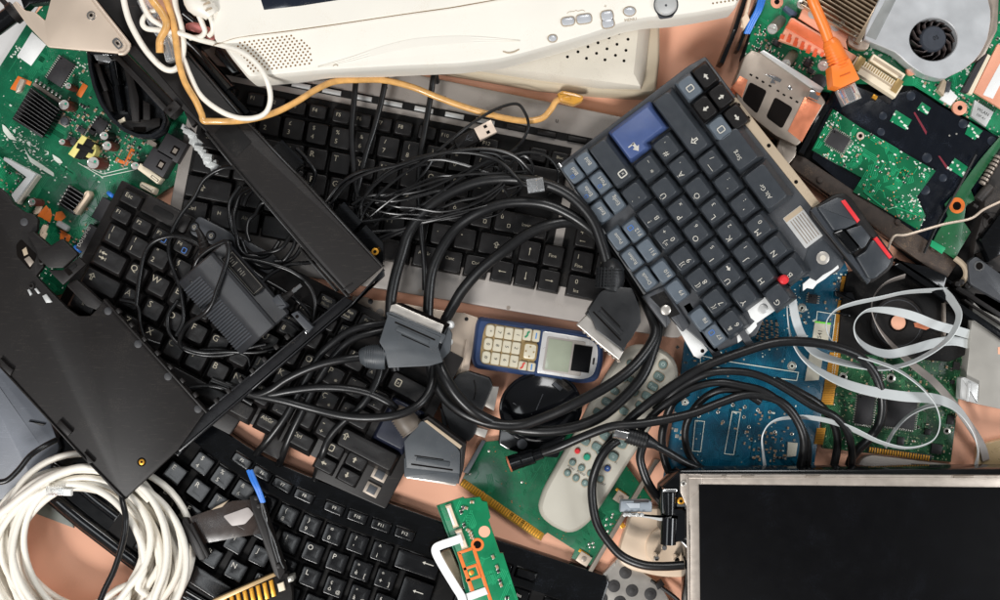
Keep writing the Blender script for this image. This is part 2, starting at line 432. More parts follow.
for i, s in enumerate(['@l', '@d', '@r']): k0(13.4 * p - 8.4 + i * 24 + 1, 100, 22.4, 23, [(s, 0, 0, 8)])
for j, rr in enumerate([('Num', '/', '*'), ('7', '8', '9'), ('4', '5', '6'), ('1', '2', '3')]):
    for i, s in enumerate(rr):
        sub = {'4': '@l', '1': 'Fine', '2': '@d', '6': '@r', '8': '@u'}.get(s)
        k0(388 + i * p + (6 if j == 3 else 5), j * 25, 22.4, 23, [(s, -5, -4, 8)] + ([(sub, -3, 5, 6)] if sub else []))
k0(406, 100, 2 * p - 2, 23, [('0', -14, -4, 8), ('Ins', -13, 5, 6)]); k0(442, 100, 22.4, 23, [('.', -4, -4, 8)])

ARROW = AFAT
# ---- black laptop keyboard with Esc F1 (left, turned 27.5 degrees)
g1 = thing('keyboard', 'black laptop keyboard, its Esc and F1 keys beside the green board with two heatsinks', 'keyboard', 250, 340, 26)
fr1 = F(103.7, 231.6, 27.5); Z1 = 28
b = MB(); b.prism(rnd([fr1(-8, -54), fr1(378, -54), fr1(378, 116), fr1(300, 121), fr1(298, 103), fr1(262, 103), fr1(260, 122), fr1(238, 122), fr1(236, 103), fr1(208, 103), fr1(206, 122), fr1(-8, 122)], 2), 22, Z1, 1); part(g1, 'backplate', b, [BLK])
K1M = [KEYB, INKD, INKB]; I1 = (3.0, 3.4, 1.2, 5.2)
def k1(u, v, w, h, legs, m=K1M, ins=I1): return key(g1, fr1, u, v, w, h, Z1, Z1 + 11, legs, m, ins, 1, 2.2, .5)
p = 24.6
k1(9, -41, 23, 15, [('Esc', -3, -2, 7.5)], ins=(2, 2, 1, 2))
for i in range(12):
    lg = [('F%d' % (i + 1), -4, -2, 6.5)]
    if i in (2, 3): lg.append(('@b', 3, 2, 6, 2))
    k1(8 + i * 23.0 + i // 4 * 1, -22, 21, 15, lg, ins=(2, 2, 1, 2))
for i, s in enumerate(['Druck', 'Rollen', 'Pause', 'Einfg']): k1(230 + i * 23.5, -40, 21.5, 15, [(s, 0, -2, 5.5), ('Block', 0, 3, 5)], ins=(2, 2, 1, 2))
row = [('\\', '|'), ('1', '!'), ('2', '"'), ('3', '§'), ('4', '$'), ('5', '%'), ('6', '&'), ('7', '/'), ('8', '('), ('9', ')'), ('0', '='), ("'", '?'), ('^', '+')]
for i, (a, c) in enumerate(row): k1((i + .5) * p, 0, 23.6, 23.4, [(a, -5, 4, 8.5), (c, -5, -5, 8.5)])
k1(14 * p, 0, 2 * p - 1, 23.4, [('@b', -13, 0, 8), ('x', -13, 0, 6)])
k1(.75 * p, 24.5, 1.5 * p - 1, 23.4, [('@t', -8, -1, 10)])
for i, s in enumerate('QWERTYUIOP'): k1((i + 2) * p, 24.5, 23.6, 23.4, [(s, -5, -4, 11)] + ([('*', 4, 4, 9)] if s == 'P' else []))
for i, s in enumerate(['¨', '*']): k1((i + 12) * p, 24.5, 23.6, 23.4, [(s, -4, -4, 11), ('.', 0, 4, 11)])
k1(14.25 * p, 36.7, 1.5 * p - 1, 48, [], [KEYBD, INKD])
k1(.87 * p, 49, 1.75 * p - 1, 23.4, [('@o', -11, -2, 9)])
for i, s in enumerate('ASDFGHJKL'): k1((i + 2.25) * p, 49, 23.6, 23.4, [(s, -5, -4, 11)])
for i, s in enumerate(['Ç', '.']): k1((i + 11.25) * p, 49, 23.6, 23.4, [(s, -5, -4, 9), ('*', 3, 4, 8)])
k1(12.75 * p, 49, 23.6, 23.4, [('o', -5, 3, 6)])
k1(.62 * p, 73.5, 1.25 * p - 1, 23.4, [('@o', 0, 0, 8)]); k1(1.75 * p, 73.5, 23.6, 23.4, [('<', -4, -3, 10)])
for i, s in enumerate('ZXCVBNM'): k1((i + 2.75) * p, 73.5, 23.6, 23.4, [(s, -5, -4, 11)])
for i, s in enumerate([';', ':', '-']): k1((i + 9.75) * p, 73.5, 23.6, 23.4, [(s, -5, -4, 11), ('+' if s == '-' else '.', -4, 5, 9)])
k1(13.6 * p, 73.5, 2.7 * p - 1, 23.4, [('@o', -25, -2, 9)])
for u, w, s in ((18, 34, 'Ctrl'), (48, 22, 'Fn'), (73, 24, ''), (99, 24, 'Alt')): k1(u, 96, w, 19, [(s, -4, -3, 7)])
k1(165, 96, 106, 19, [])
for u, w, s in ((236, 30, 'AltGr'), (270, 32, 'Ctrl')): k1(u, 96, w, 19, [(s, -4, -3, 7)])
for u, v, s in ((304, 88, '@b'), (304, 105, '@l'), (330, 88, '@u'), (330, 105, '@d')): k1(u, v, 23, 15, [(s, -2, -1, 7)], ins=(2, 2, 1, 2))
for u, v in ((357, 88), (357, 105)):
    b = MB(); b.box(fr1, u, v, 15, 12, Z1, Z1 + 2, .4); b.box(fr1, u, v, 9, 8, Z1 + 2, Z1 + 3.4, .6, 1); part(g1, 'scissor_mount', b, [STEELD, MGREY])
b = MB(); b.box(fr1, 47, -44, 50, 18, Z1, Z1 + 4, 1.2, 0, 3); b.box(fr1, 44, -44, 22, 7, Z1 + 4, Z1 + 4.8, .4, 1, 3); part(g1, 'latch_strip', b, [BLK, BLK2])
b = MB(); b.box(fr1, 122, -48, 92, 20, Z1, Z1 + 5, 1.5, 0, 5); part(g1, 'button_panel', b, [MGREY])
for u in (78, 97, 117):
    b = MB(); b.cyl(*fr1(u, -46), 5.2, Z1 + 5, Z1 + 5.4, 20, 0, 1); b.cyl(*fr1(u, -46), 3.6, Z1 + 5.3, Z1 + 7.5, 18, 1, 0)
    b.flat(circ(*fr1(u, -46), 1.8, 10), Z1 + 7.6, 2); b.flat(circ(*fr1(u, -46), 1, 10), Z1 + 7.7, 0); part(g1, 'power_button', b, [MGREY, BLK2, INKD])

ARROW = ATHIN
# ---- curved glossy keyboard (bottom)
g3 = thing('keyboard', 'glossy black curved desktop keyboard at the bottom edge beside the coiled white cable', 'keyboard', 330, 540, 0)
NP = {-1: (82, 374), .5: (112, 392), 1.5: (131, 408), 2.5: (151, 425), 3.5: (176, 444), 4.5: (202, 464), 5.5: (222, 478), 6.5: (243, 491.5), 7.5: (264, 504), 8.5: (287, 516), 9.5: (310, 526),
      10.5: (333, 535), 11.5: (357, 544), 12.5: (381, 552.5), 14: (417, 565), 16: (465, 581), 18: (513, 597), 21: (585, 621), 24: (657, 645)}
XS = sorted(NP)
def N3(x):
    for a, c in zip(XS, XS[1:]):
        if a <= x <= c or (x < XS[0]) or c == XS[-1]:
            t = (x - a) / (c - a); return (NP[a][0] + (NP[c][0] - NP[a][0]) * t, NP[a][1] + (NP[c][1] - NP[a][1]) * t)
def A3(x):
    a, c = N3(max(-1, x - 1.5)), N3(min(23.9, x + 1.5)); return math.degrees(math.atan2(c[1] - a[1], c[0] - a[0]))
def f3(x): return F(*N3(x), A3(x))
xs = [x * .75 - .3 for x in range(0, 30)]
top = [f3(x)(0, -50 + 9 * max(0, min(1, (11 - x) / 5))) for x in xs]; bot = [f3(x)(0, 128) for x in xs]
b = MB()
poly = top + bot[::-1]
b.prism(rnd(poly, 6, 1), 0, 13, 3.5); part(g3, 'case', b, [BLKG])
top = [f3(x)(0, -13) for x in xs[5:]]; bot = [f3(x)(0, 111) for x in xs[5:]]
b = MB(); b.prism(top + bot[::-1], 12, 13.5, .3); part(g3, 'key_well', b, [BLK2])
b = MB(); b.tube([(*f3(x)(0, 117), 11) for x in xs], 8, 14, seg=1); part(g3, 'front_lip', b, [BLKGH])
b = MB(); b.tube([(*f3(x)(0, 92), 9) for x in xs[:6]], 7, 12, seg=1); part(g3, 'palm_rest', b, [BLKGH])
K3M = [KEYG, INK]
def k3(x, v, w, h, legs, ins=(2.0, 2.0, 1.6, 2.8), z=24): key(g3, f3(x), 0, v, w, h, 13, z, legs, K3M, ins, 1, 1.6, .4)
for i in range(12): k3(.7 + i * 1.0 + (i // 4) * .72 - (.3 if i < 4 else 0) + (.9 if i < 8 and i > 3 else 0) * .4, -25 if i else -25, 22.0, 11.5, [('F%d' % (i + 1), 0, -.5, 5.5)], (1.5, 1.5, 1, 1.5), 21)
row = [('@', '#'), ('1', '!'), ('2', '"'), ('3', '£'), ('4', '$'), ('5', '%'), ('6', '&'), ('7', '/'), ('8', '('), ('9', ')'), ('0', '='), ("'", '?'), ('ì', '^')]
for i, (a, c) in enumerate(row): k3(i + .5, 0, 22.6, 22, [(a, -3, 4.5, 7.5), (c, -3, -4.5, 7.5)])
k3(14, 0, 47, 22, [('@l', 10, -4, 12)])
k3(.75, 24.3, 34, 22, [('@t', -6, -2, 9)])
for i, s in enumerate('QWERTYUIOP'): k3(i + 2, 24.3, 22.6, 22, [(s, -4, -4, 9)])
for i, (a, c) in enumerate([('è', '['), ('+', ']')]): k3(i + 12, 24.3, 22.6, 22, [(a, -4, 3, 8), ('*', -4, -4, 7), (c, 5, 4, 7)])
k3(14.3, 30, 34, 34, [('@l', 2, -4, 11)])
for i, s in enumerate('ASDFGHJKL'): k3(i + 2.25, 48.6, 22.6, 22, [(s, -4, -4, 9)])
for i, s in enumerate([('ò', 'ç'), ('à', '°'), ('ù', '§')]): k3(i + 11.25, 48.6, 22.6, 22, [(s[0], -4, 3, 8), (s[1], -4, -4, 7), ('@', 5, 4, 6)])
for i, s in enumerate('ZXCVBNM'): k3(i + 2.75, 72.9, 22.6, 22, [(s, -4, -4, 9)])
for i, s in enumerate([',', '.', '-']): k3(i + 9.75, 72.9, 22.6, 22, [(s, -4, 2, 9)])
k3(13.9, 72.9, 56, 22, [('@o', 0, 0, 9)])
k3(6.1, 97, 108, 22, []); k3(9.6, 97, 30, 22, [('AltGr', -2, -3, 6)])
for x in (16.2, 17.2, 18.2):
    for v, s in ((-25, ''), (0, 'Ins'), (24.3, 'Canc')): k3(x, v, 22.4, 22 if v >= 0 else 11.5, [(s, 0, -3, 6)], z=24 if v >= 0 else 21)
for x in (19.6, 20.6):
    for v, s in ((0, '7'), (24.3, '4')): k3(x, v, 22.4, 22, [(s, -4, -3, 8)])

ARROW = AFAT
# ---- blue-grey laptop keyboard with the blue Enter key (upper right, turned)
g2 = thing('keyboard', 'loose blue-grey laptop keyboard with a blue Enter key and red pointing stick, corner broken off', 'keyboard', 700, 210, 50)
fr2 = F(838, 461, 233.1); p = 26.7; ZB = 52; ZK = 64
b = MB()
b.prism(rnd([fr2(6.0 * p, -34), fr2(9.2 * p, -53), fr2(15.15 * p, -44), fr2(15.2 * p, 118), fr2(15.1 * p, 137), fr2(9.5 * p, 137), fr2(6.0 * p, 132), fr2(5.9 * p, 108), fr2(6.3 * p, 80), fr2(6.2 * p, 40), fr2(5.6 * p, 10)], 2), ZB - 8, ZB, 1)
part(g2, 'backplate', b, [MGREY])
b = MB(); b.prism([fr2(9.3 * p, -55.5), fr2(15.2 * p, -46.5), fr2(15.2 * p, -44), fr2(9.3 * p, -53)], ZB - 8, ZB + .6, .3); part(g2, 'metal_edge', b, [CHROME])
b = MB(); b.prism(rnd([fr2(13.2 * p, 127), fr2(13.2 * p, 137), fr2(7.6 * p, 141), fr2(7.6 * p, 132)], 2), ZB - 9, ZB + 1, .8)
for x in (12.9, 12.3, 11, 9.3): b.cyl(*fr2(x * p, 134), 2, ZB + 1, ZB + 1.2, 12, 0, 1)
part(g2, 'side_rail', b, [TANP, HOLE])
K2M = [KEYT, INK, INKB]; I2 = (4.6, 2.0, 1.2, 6.8)
def k2(x, v, w, h, legs, m=K2M, ins=I2): return key(g2, fr2, x * p, v, w, h, ZB, ZK, legs, m, ins, 1.2, 3.4, .6)
K2L = [KEYT2, INK, INKB]; IF = (2, 2.2, 1, 3)
for n, x, v in ((7, 6.54, -22), (8, 7.35, -23.5), (9, 8.72, -26), (10, 9.62, -25.5), (11, 10.6, -24.5), (12, 11.5, -24)): k2(x, v, 23, 17.5, [('F%d' % n, -4, 3, 7)] + ([('@b', 4, -1, 6, 2)] if n in (7, 12) else []), K2L, IF)
for i, s in enumerate(('Druck', 'Rollen', 'Pause')): k2(9.77 + i * .92, -43.5 + i * .8, 23, 17, [(s, 0, 1, 6.5)], K2L, IF)
for i, (a, c) in enumerate((('Entf', 'Einfg'), ('Ende', 'Pos1'), ('Bild', 'Bild'))):
    k2(12.8 + i * .9, -39.5 + i * 1.0, 23, 16.6, [(a, 0, 2, 7)] + ([('@b', -3, -3, 4, 2)] if i else []), K2L, IF)
    k2(12.8 + i * .9, -22.0 + i * .6, 23, 16.6, [(c, 0, 2, 7)] + ([('@b', -3, -3, 4, 2)] if i == 1 else []), K2L, IF)
nums = {6: ('6', '&'), 7: ('7', '/{'), 8: ('8', '(['), 9: ('9', ')]'), 10: ('0', '=}'), 11: ('ß', '?'), 12: ('´', '`')}
for n, (a, c) in nums.items(): k2(n + .5, 0, 25.8, 25.8, [(a, -5, 4, 9), (c, -4, -4, 8)] + ([('+', 6, 2, 8)] if n == 10 else []))
k2(14, 0, 2 * p - 1, 25.8, [('@b', -16, 3, 9), ('x', -16, 3, 6)])
for x, s, q in ((7, 'Y', ''), (8, 'U', '@l'), (9, 'I', '5'), (10, 'O', '6'), (11, 'P', 'x'), (12, 'Ü', ''), (13, '*', '~')):
    k2(x, p, 25.8, 25.8, [(s, -5, -4 if s != '*' else 3, 10)] + ([(q, 5, 4, 7)] if q else []))
for x, s, q in ((6.25, 'G', ''), (7.25, 'H', ''), (8.25, 'J', '1'), (9.25, 'K', '2'), (10.25, 'L', '3'), (11.25, 'Ö', ''), (12.25, 'Ä', "'"), (13.2, '#', "'")):
    kk = k2(x, 2 * p, 25.8, 25.8, [(s, -5, -4, 10)] + ([(q, 5, 4, 7)] if q else []))
for x, s, q in ((6.75, 'B', ''), (7.75, 'N', ''), (8.75, 'M', '0'), (9.75, ',', ';'), (10.75, '.', ':'), (11.75, '—', '/')):
    k2(x, 3 * p, 25.8, 25.8, [(s, -4, -4, 10)] + ([(q, 3, 4, 8)] if q else []))
k2(13.6, 3 * p, 2.75 * p - 1, 25.8, [('@o', -22, 0, 10)])
k2(9.8, 4 * p + 3, 1.75 * p, 31, [('Alt Gr', -4, -3, 8)]); k2(11.55, 4 * p + 3, 1.6 * p, 31, [('Strg', -5, -4, 8)])
for i, (s, a, c) in enumerate((('@l', 12.6, 0), ('@d', 13.57, 0), ('@r', 14.53, 0))): k2(a, 5 * p - 7.5, 24.6, 19, [(s, -1, 0, 8)], [KEYB, INK], (2, 2.4, 1, 2.5))
k2(12.6, 4 * p - .5, 24.6, 19, [('@b', -1, 0, 8)], K2L, (2, 2.4, 1, 2.5)); k2(13.57, 4 * p - .5, 24.6, 19, [('@u', -1, 0, 8)], [KEYB, INK], (2, 2.4, 1, 2.5)); k2(14.53, 4 * p - .5, 24.6, 19, [('@b', -1, 0, 8)], K2L, (2, 2.4, 1, 2.5))
# blue Enter: an L over two rows
b = MB()
L1 = [fr2(13.55 * p, p * .52), fr2(15.02 * p, p * .52), fr2(15.02 * p, 2.49 * p), fr2(13.78 * p, 2.49 * p), fr2(13.78 * p, 1.52 * p), fr2(13.55 * p, 1.52 * p)]
L2 = [fr2(13.7 * p, p * .58), fr2(14.9 * p, p * .58), fr2(14.9 * p, 2.27 * p), fr2(13.93 * p, 2.27 * p), fr2(13.93 * p, 1.3 * p), fr2(13.7 * p, 1.3 * p)]
L2b = [fr2(13.73 * p, p * .61), fr2(14.87 * p, p * .61), fr2(14.87 * p, 2.24 * p), fr2(13.96 * p, 2.24 * p), fr2(13.96 * p, 1.27 * p), fr2(13.73 * p, 1.27 * p)]
rr = lambda q: rnd(q, 2, 2)
b.loft([(rr(L1), ZB, ZB + 6), (rr(L1), ZB + 2.5, ZB + 6), (rr(L2), ZK - .4, ZK), (rr(L2b), ZK, ZK)])
glyph(b, '@l', fr2, 13.95 * p, 1.0 * p, 10, ZK + .1, 1); b.flat(fr2.rect(14.1 * p, .9 * p, 1.2, 7), ZK + .1, 1)
part(g2, 'key', b, [KEYBL, INK])
b = MB(); b.loft([(circ(784.5, 279.5, 4.6, 16), ZB, ZK + 2), (circ(784.5, 279.5, 5, 16), ZK - 1, ZK + 2), (circ(784.5, 279.5, 4.6, 16), ZK + 1.5, ZK + 2), (circ(784.5, 279.5, 2.6, 16), ZK + 3, ZK + 2)])
part(g2, 'pointing_stick', b, [RED])
# exposed flex and torn membrane
b = MB(); b.box(F(803, 227, 53), 0, 0, 38, 22, ZB, ZB + .6, .2, 0, 1)
for k in range(6): b.box(F(803, 227, 53), 2, -8 + k * 2.9, 28, 1.0, ZB + .6, ZB + .75, 0, 1)
b.box(F(803, 227, 53), -16, 0, 5, 21, ZB + .6, ZB + .8, 0, 2)
part(g2, 'flex_circuit', b, [mat('flex_white', (184, 184, 182), .35), STEELD, TANP])
b = MB(); b.prism(rnd([(808, 248), (822, 238), (846, 262), (838, 272), (815, 283), (802, 268)], 3), ZB - 3, ZB + .4, .3); b.cyl(823, 258, 6.6, ZB + .4, ZB + 1.2, 20, .3, 1); b.cyl(823, 258, 3, ZB + 1.2, ZB + 1.4, 16, 0, 2); part(g2, 'mounting_plate', b, [KEYT, STEEL, BEIGE])
b = MB(); b.prism([(803, 284), (810, 278), (816, 281), (823, 275), (832, 270), (838, 265), (839, 268), (831, 274), (825, 279), (817, 284), (813, 289), (807, 288), (803, 291)], ZB - 1, ZB + .8, .3); part(g2, 'torn_membrane', b, [WHT])
b = MB(); b.prism([(747, 309), (764, 297), (778, 304), (776, 310), (757, 323), (751, 318)], ZB - 1, ZB + 1, .3)
b.cyl(763, 309, 4.6, ZB + 1, ZB + 2.4, 16, .4, 1); b.prism([(737, 336), (750, 326), (756, 320), (757, 326), (752, 332), (738, 343)], ZB - 2, ZB + .6, .2); part(g2, 'torn_membrane', b, [WHT, SILV2])
b = MB(); b.prism([(674, 321), (681, 317), (686, 322), (708, 350), (700, 359), (694, 356)], ZB - 7, ZB - 4, .4); b.cyl(702.5, 351, 2, ZB - 4, ZB - 3.8, 12, 0, 1); part(g2, 'metal_tab', b, [WHT, HOLE])
b = MB(); b.prism(rnd([(642, 296), (664, 286), (690, 325), (683, 332), (668, 314), (671, 322), (666, 328)], 1), ZB - 8, ZB + 3, 1)
b.prism([(650, 297), (664, 291), (680, 314), (670, 318)], ZB + 3, ZB + 3.3, 0, 1); b.cyl(666, 310, 5.4, ZB + 3, ZB + 7, 20, 2, 2); b.flat(fr2.rect(5.9 * p + 30, -60, 3, 3), ZB + 4, 1)
part(g2, 'hinge_mount', b, [MGREY, BLK2, STEEL])
b = MB(); b.prism([(683, 306), (690, 302), (724, 358), (717, 362)], ZB - 8, ZB, .5); b.prism([(712, 288), (716, 286), (757, 348), (750, 352)], ZB - 2, ZB + 3, .5); part(g2, 'frame_bar', b, [MGREY])
# ------------------------------------------------------------- circuit board kit
def traces(b, poly, z, ang, n, mi, ln=(8, 40), w=.7, seed=1, avoid=()):
    R = random.Random(seed); xs = [q[0] for q in poly]; ys = [q[1] for q in poly]
    for _ in range(n):
        x, y = R.uniform(min(xs), max(xs)), R.uniform(min(ys), max(ys)); a = ang + R.choice((0, 90, 45))
        m = R.randint(1, 5); L = R.uniform(*ln); fr = F(x, y, a)
        for k in range(m):
            v = k * w * 2.4
            if all(inside(fr(u, v), poly) for u in (-1, L / 2, L + 1)):
                b.flat(fr.rect(L / 2, v, L, w), z, mi)
                f2 = F(*fr(L, v), a + 45)
                if inside(f2(L * .4, 0), poly): b.flat(f2.rect(L * .2, 0, L * .4, w), z + .01 * k + .02, mi)
def specks(b, poly, z, n, mi, r=(.5, 1.1), seed=2, ang=0, sq=True, avoid=(), clusters=0):
    R = random.Random(seed); xs = [q[0] for q in poly]; ys = [q[1] for q in poly]
    C = [(R.uniform(min(xs), max(xs)), R.uniform(min(ys), max(ys))) for _ in range(clusters)]
    for i in range(n):
        if C and R.random() < .75: c = R.choice(C); x, y = R.gauss(c[0], 7), R.gauss(c[1], 7)
        else: x, y = R.uniform(min(xs), max(xs)), R.uniform(min(ys), max(ys))
        if not inside((x, y), poly) or any(inside((x, y), a) for a in avoid): continue
        q = R.uniform(*r); zz = z + .004 * (i % 60)
        if sq: b.flat(F(x, y, ang).rect(0, 0, q * 2 * R.choice((1, 1.6, .7)), q * 2), zz, mi)
        else: b.flat(circ(x, y, q, 8), zz, mi)
def smd(parent, x, y, ang, l, w, z, h=1.8, body=SMDT, name='resistor'):
    b = MB(); fr = F(x, y, ang)
    b.box(fr, 0, 0, l * .6, w, z, z + h, .3, 0); b.box(fr, -l * .4, 0, l * .22, w + .1, z, z + h + .1, .3, 1); b.box(fr, l * .4, 0, l * .22, w + .1, z, z + h + .1, .3, 1)
    part(parent, name, b, [body, TIN])
def smds(parent, poly, n, z, ang, seed, avoid=(), size=(2.2, 4.2), clusters=5):
    R = random.Random(seed); xs = [q[0] for q in poly]; ys = [q[1] for q in poly]; k = t = 0; placed = []
    C = [(R.uniform(min(xs), max(xs)), R.uniform(min(ys), max(ys))) for _ in range(clusters)]
    while k < n and t < 4000:
        t += 1
        if C and R.random() < .6: c = R.choice(C); x, y = R.gauss(c[0], 9), R.gauss(c[1], 9)
        else: x, y = R.uniform(min(xs), max(xs)), R.uniform(min(ys), max(ys))
        if not inside((x, y), poly) or any(inside((x, y), a) for a in avoid) or any((x - a) ** 2 + (y - c) ** 2 < 12 for a, c in placed): continue
        if x < -8 or x > 1008 or y < -8 or y > 608: continue
        l = R.uniform(*size); c = R.choice((SMDT, SMDT, SMDK)); placed.append((x, y)); k += 1
        smd(parent, x, y, ang + R.choice((0, 90)), l, l * .55, z, R.uniform(1, 2), c, 'capacitor' if c is SMDT else 'resistor')
def chip(parent, x, y, ang, w, h, z, t=3, pins='lr', n=10, label=None, dot=True, txt=None):
    b = MB(); fr = F(x, y, ang); b.box(fr, 0, 0, w, h, z + .4, z + t, .5, 0)
    for i in range(n):
        q = (i + .5) / n - .5
        if 'l' in pins: b.box(fr, -w / 2 - 1, q * h, 2.4, h / n * .5, z, z + 1.2, .2, 1)
        if 'r' in pins: b.box(fr, w / 2 + 1, q * h, 2.4, h / n * .5, z, z + 1.2, .2, 1)
        if 't' in pins: b.box(fr, q * w, -h / 2 - 1, w / n * .5, 2.4, z, z + 1.2, .2, 1)
        if 'b' in pins: b.box(fr, q * w, h / 2 + 1, w / n * .5, 2.4, z, z + 1.2, .2, 1)
    if dot: b.flat(circ(*fr(-w / 2 + 2.2, -h / 2 + 2.2), .8, 8), z + t + .05, 2)
    if txt: b.text(txt, fr, 0, 0, min(w, h) * .28, z + t + .05, 3)
    part(parent, 'chip', b, [CHIP, TIN, HOLE, INKD], label)
def ecap(parent, x, y, r, z, h, body=CAPB, lean=(0, 0), dot=GREENSW):
    """electrolytic can; x,y is where its top shows; lean shifts its foot in pixels"""
    b = MB(); zt = z + h; x0, y0 = x + lean[0], y + lean[1]
    b.loft([(circ(x0, y0, r, 18), z, z), (circ(x0, y0, r, 18), z + 1, z + 1), (circ(x, y, r, 18), zt - .6, zt), (circ(x, y, r - .5, 18), zt, zt), ], 0, cap1=False)
    i = b.loop(circ(x, y, r - .5, 18), zt, zt); j = b.loop(circ(x, y, r - 1, 18), zt - .4, zt); b.bridge(i, j, 1); b.cap(j, 1)
    b.flat(circ(x + .3 * r, y - .2 * r, r * .22, 8), zt + .05, 2)
    b.flat(F(x, y, 20).rect(0, 0, r * 1.5, .3), zt + .02, 3)
    part(parent, 'capacitor', b, [body, CAPT, dot, STEELD])
def screw(parent, x, y, r, z, m=STEEL, name='screw'):
    b = MB(); b.cyl(x, y, r, z, z + r * .45, 20, r * .18, 0)
    b.flat(F(x, y, 30).rect(0, 0, r * 1.1, r * .3), z + r * .45 + .05, 1); b.flat(F(x, y, 30).rect(0, 0, r * .3, r * 1.1), z + r * .45 + .07, 1)
    part(parent, name, b, [m, HOLE])
def heatsink(parent, pts4, z, h, n, finm, basem=CHIP, rim=True):
    """fins run from edge p0-p3 to edge p1-p2"""
    p0, p1, p2, p3 = [Vector(q) for q in pts4]; b = MB()
    b.prism([tuple(q) for q in (p0, p1, p2, p3)], z, z + 2.5, .3, 0)
    for i in range(n):
        t = (i + .3) / n; t2 = (i + .52) / n
        q = [tuple(p0.lerp(p3, t)), tuple(p1.lerp(p2, t)), tuple(p1.lerp(p2, t2)), tuple(p0.lerp(p3, t2))]
        b.prism(q, z + 2.5, z + h, .35, 0, 1, bottom=False)
    part(parent, 'heatsink', b, [SMDK, finm])

# ------------------------------------------------------------- left green board
gl = thing('circuit_board', 'large green circuit board in the upper left corner with two finned black heatsinks', 'circuit board', 90, 150, 0)
ZP = 7; PA = 33
PL = [(-30, 125), (0, 66), (28, 22), (62, -14), (140, 30), (188, 95), (214, 130), (176, 184), (150, 200), (112, 262), (78, 290), (40, 300), (-30, 240)]
b = MB(); b.prism(PL, 2, ZP, .5)
traces(b, PL, ZP + .06, PA, 420, 1, seed=4); specks(b, PL, ZP + .12, 620, 2, (.3, .9), 5, PA, clusters=16); specks(b, PL, ZP + .4, 160, 3, (.4, .7), 6, sq=False)
av = []
for pts in ([(62, 176), (85, 191), (90, 196)], [(0, 0), (1, 0), (0, 1)]): pass
# silkscreen outline track
sp = [(122, 148), (143, 172), (160, 170), (190, 155)]
for q in ([(78, 163), (102, 177), (130, 171), (164, 163)], [(84, 166), (103, 174), (128, 168)], [(122, 208), (128, 200), (140, 196)]):
    for a, c in zip(q, q[1:]):
        L = math.dist(a, c); fr = F(a[0], a[1], math.degrees(math.atan2(c[1] - a[1], c[0] - a[0]))); b.flat(fr.rect(L / 2, 0, L, .7), ZP + .8, 2)
# bare white flux scars
RR = random.Random(77)
for _ in range(150):
    t_ = RR.random(); x_, y_ = (RR.gauss(24, 9) + 34 * t_ - 12, RR.gauss(140, 5) + 36 * t_ - 8); b.flat(rnd([(x_ + RR.uniform(-2.4, 2.4), y_ + RR.uniform(-1.6, 1.6)) for _k in range(3)], .2), ZP + 1 + _ * .002, 2)
for q in ([(2, 124), (6, 127), (14, 137), (17, 141), (9, 139), (3, 131)], [(24, 148), (30, 157), (44, 166), (54, 173), (54, 177), (44, 171), (30, 162)], [(52, 154), (60, 159), (63, 163), (59, 164), (54, 160)], [(27, 141), (31, 142), (30, 147), (27, 144)], [(12, 130), (16, 129), (15, 134)]):
    b.flat(rnd(q, 1.5), ZP + .9, 2)
part(gl, 'board', b, [G1, G1T, SILK, TIN])
b = MB(); b.prism([(32, 32), (46, 45), (31, 66), (17, 56)], ZP + .1, ZP + .6, .1); part(gl, 'paper_label', b, [WHT])
for q in ([(18, 76), (32, 82), (30, 86), (24, 83), (19, 92), (10, 89)], [(83, 83), (88, 86), (81, 98), (76, 95)], [(117, 157), (121, 160), (125, 161), (131, 148), (135, 150), (127, 166), (115, 161)], [(46, 205), (37, 216), (42, 218), (49, 209)], [(50, 208), (42, 218), (50, 223), (52, 215)],
          [(56, 212), (62, 211), (66, 217), (60, 222), (54, 220)], [(60, 229), (71, 236), (69, 242), (60, 240)], [(68, 193), (70, 192), (69, 196)]):
    b = MB(); b.prism(rnd(q, .8), ZP + .1, ZP + .5, .1); part(gl, 'copper_pad', b, [ORPAD])
b = MB(); b.prism(rnd([(20, 78), (25, 80), (21, 91), (15, 93), (16, 86)], 1.5), ZP, ZP + 6, 1.2); part(gl, 'crystal', b, [mat('crystal', (190, 176, 160), .35, metal=.3)])
chip(gl, 60.5, 71.5, 33, 17, 27, ZP, 3, 'lr', 12)
heatsink(gl, [(31, 87), (60, 109), (42, 138), (12, 119)], ZP + 1, 18, 10, SILV2)
b = MB(); b.prism([(34, 82), (62, 101), (60, 104), (32, 85)], ZP, ZP + 3, .5, 0)
for i in range(7): b.box(F(36 + i * 4, 80.5 + i * 2.7, 33), 0, 0, 2, 3.5, ZP, ZP + 3.5, .3, 1)
part(gl, 'header', b, [STEELD, TIN])
for x, y, r, h, ln in ((68, 86, 3.6, 11, (7, 3)), (64, 105, 5.4, 14, (9, 2)), (62, 142, 3.4, 12, (8, 2)), (104, 136, 4.6, 14, (8, 1)), (107, 146, 4.9, 14, (8, 1)), (93, 163, 6.4, 14, (10, 1)), (135, 166, 4.3, 13, (6, 0)), (32, 202, 4.0, 12, (9, 1))):
    ecap(gl, x, y, r, ZP, h, CAPB if r != 4.6 and r != 4.3 else SMDK, ln)
for x, y, r in ((53, 117, 0), ):
    pass
b = MB(); b.box(F(64, 121, 30), 0, 0, 10, 10, ZP, ZP + 2, .3, 0); b.cyl(64, 121, 4.4, ZP + 2, ZP + 6, 18, 1.5, 1); part(gl, 'inductor', b, [STEELD, MGREY])
heatsink(gl, [(69, 184), (85, 194), (74, 215), (58, 204)], ZP + 1, 14, 6, SILV2)
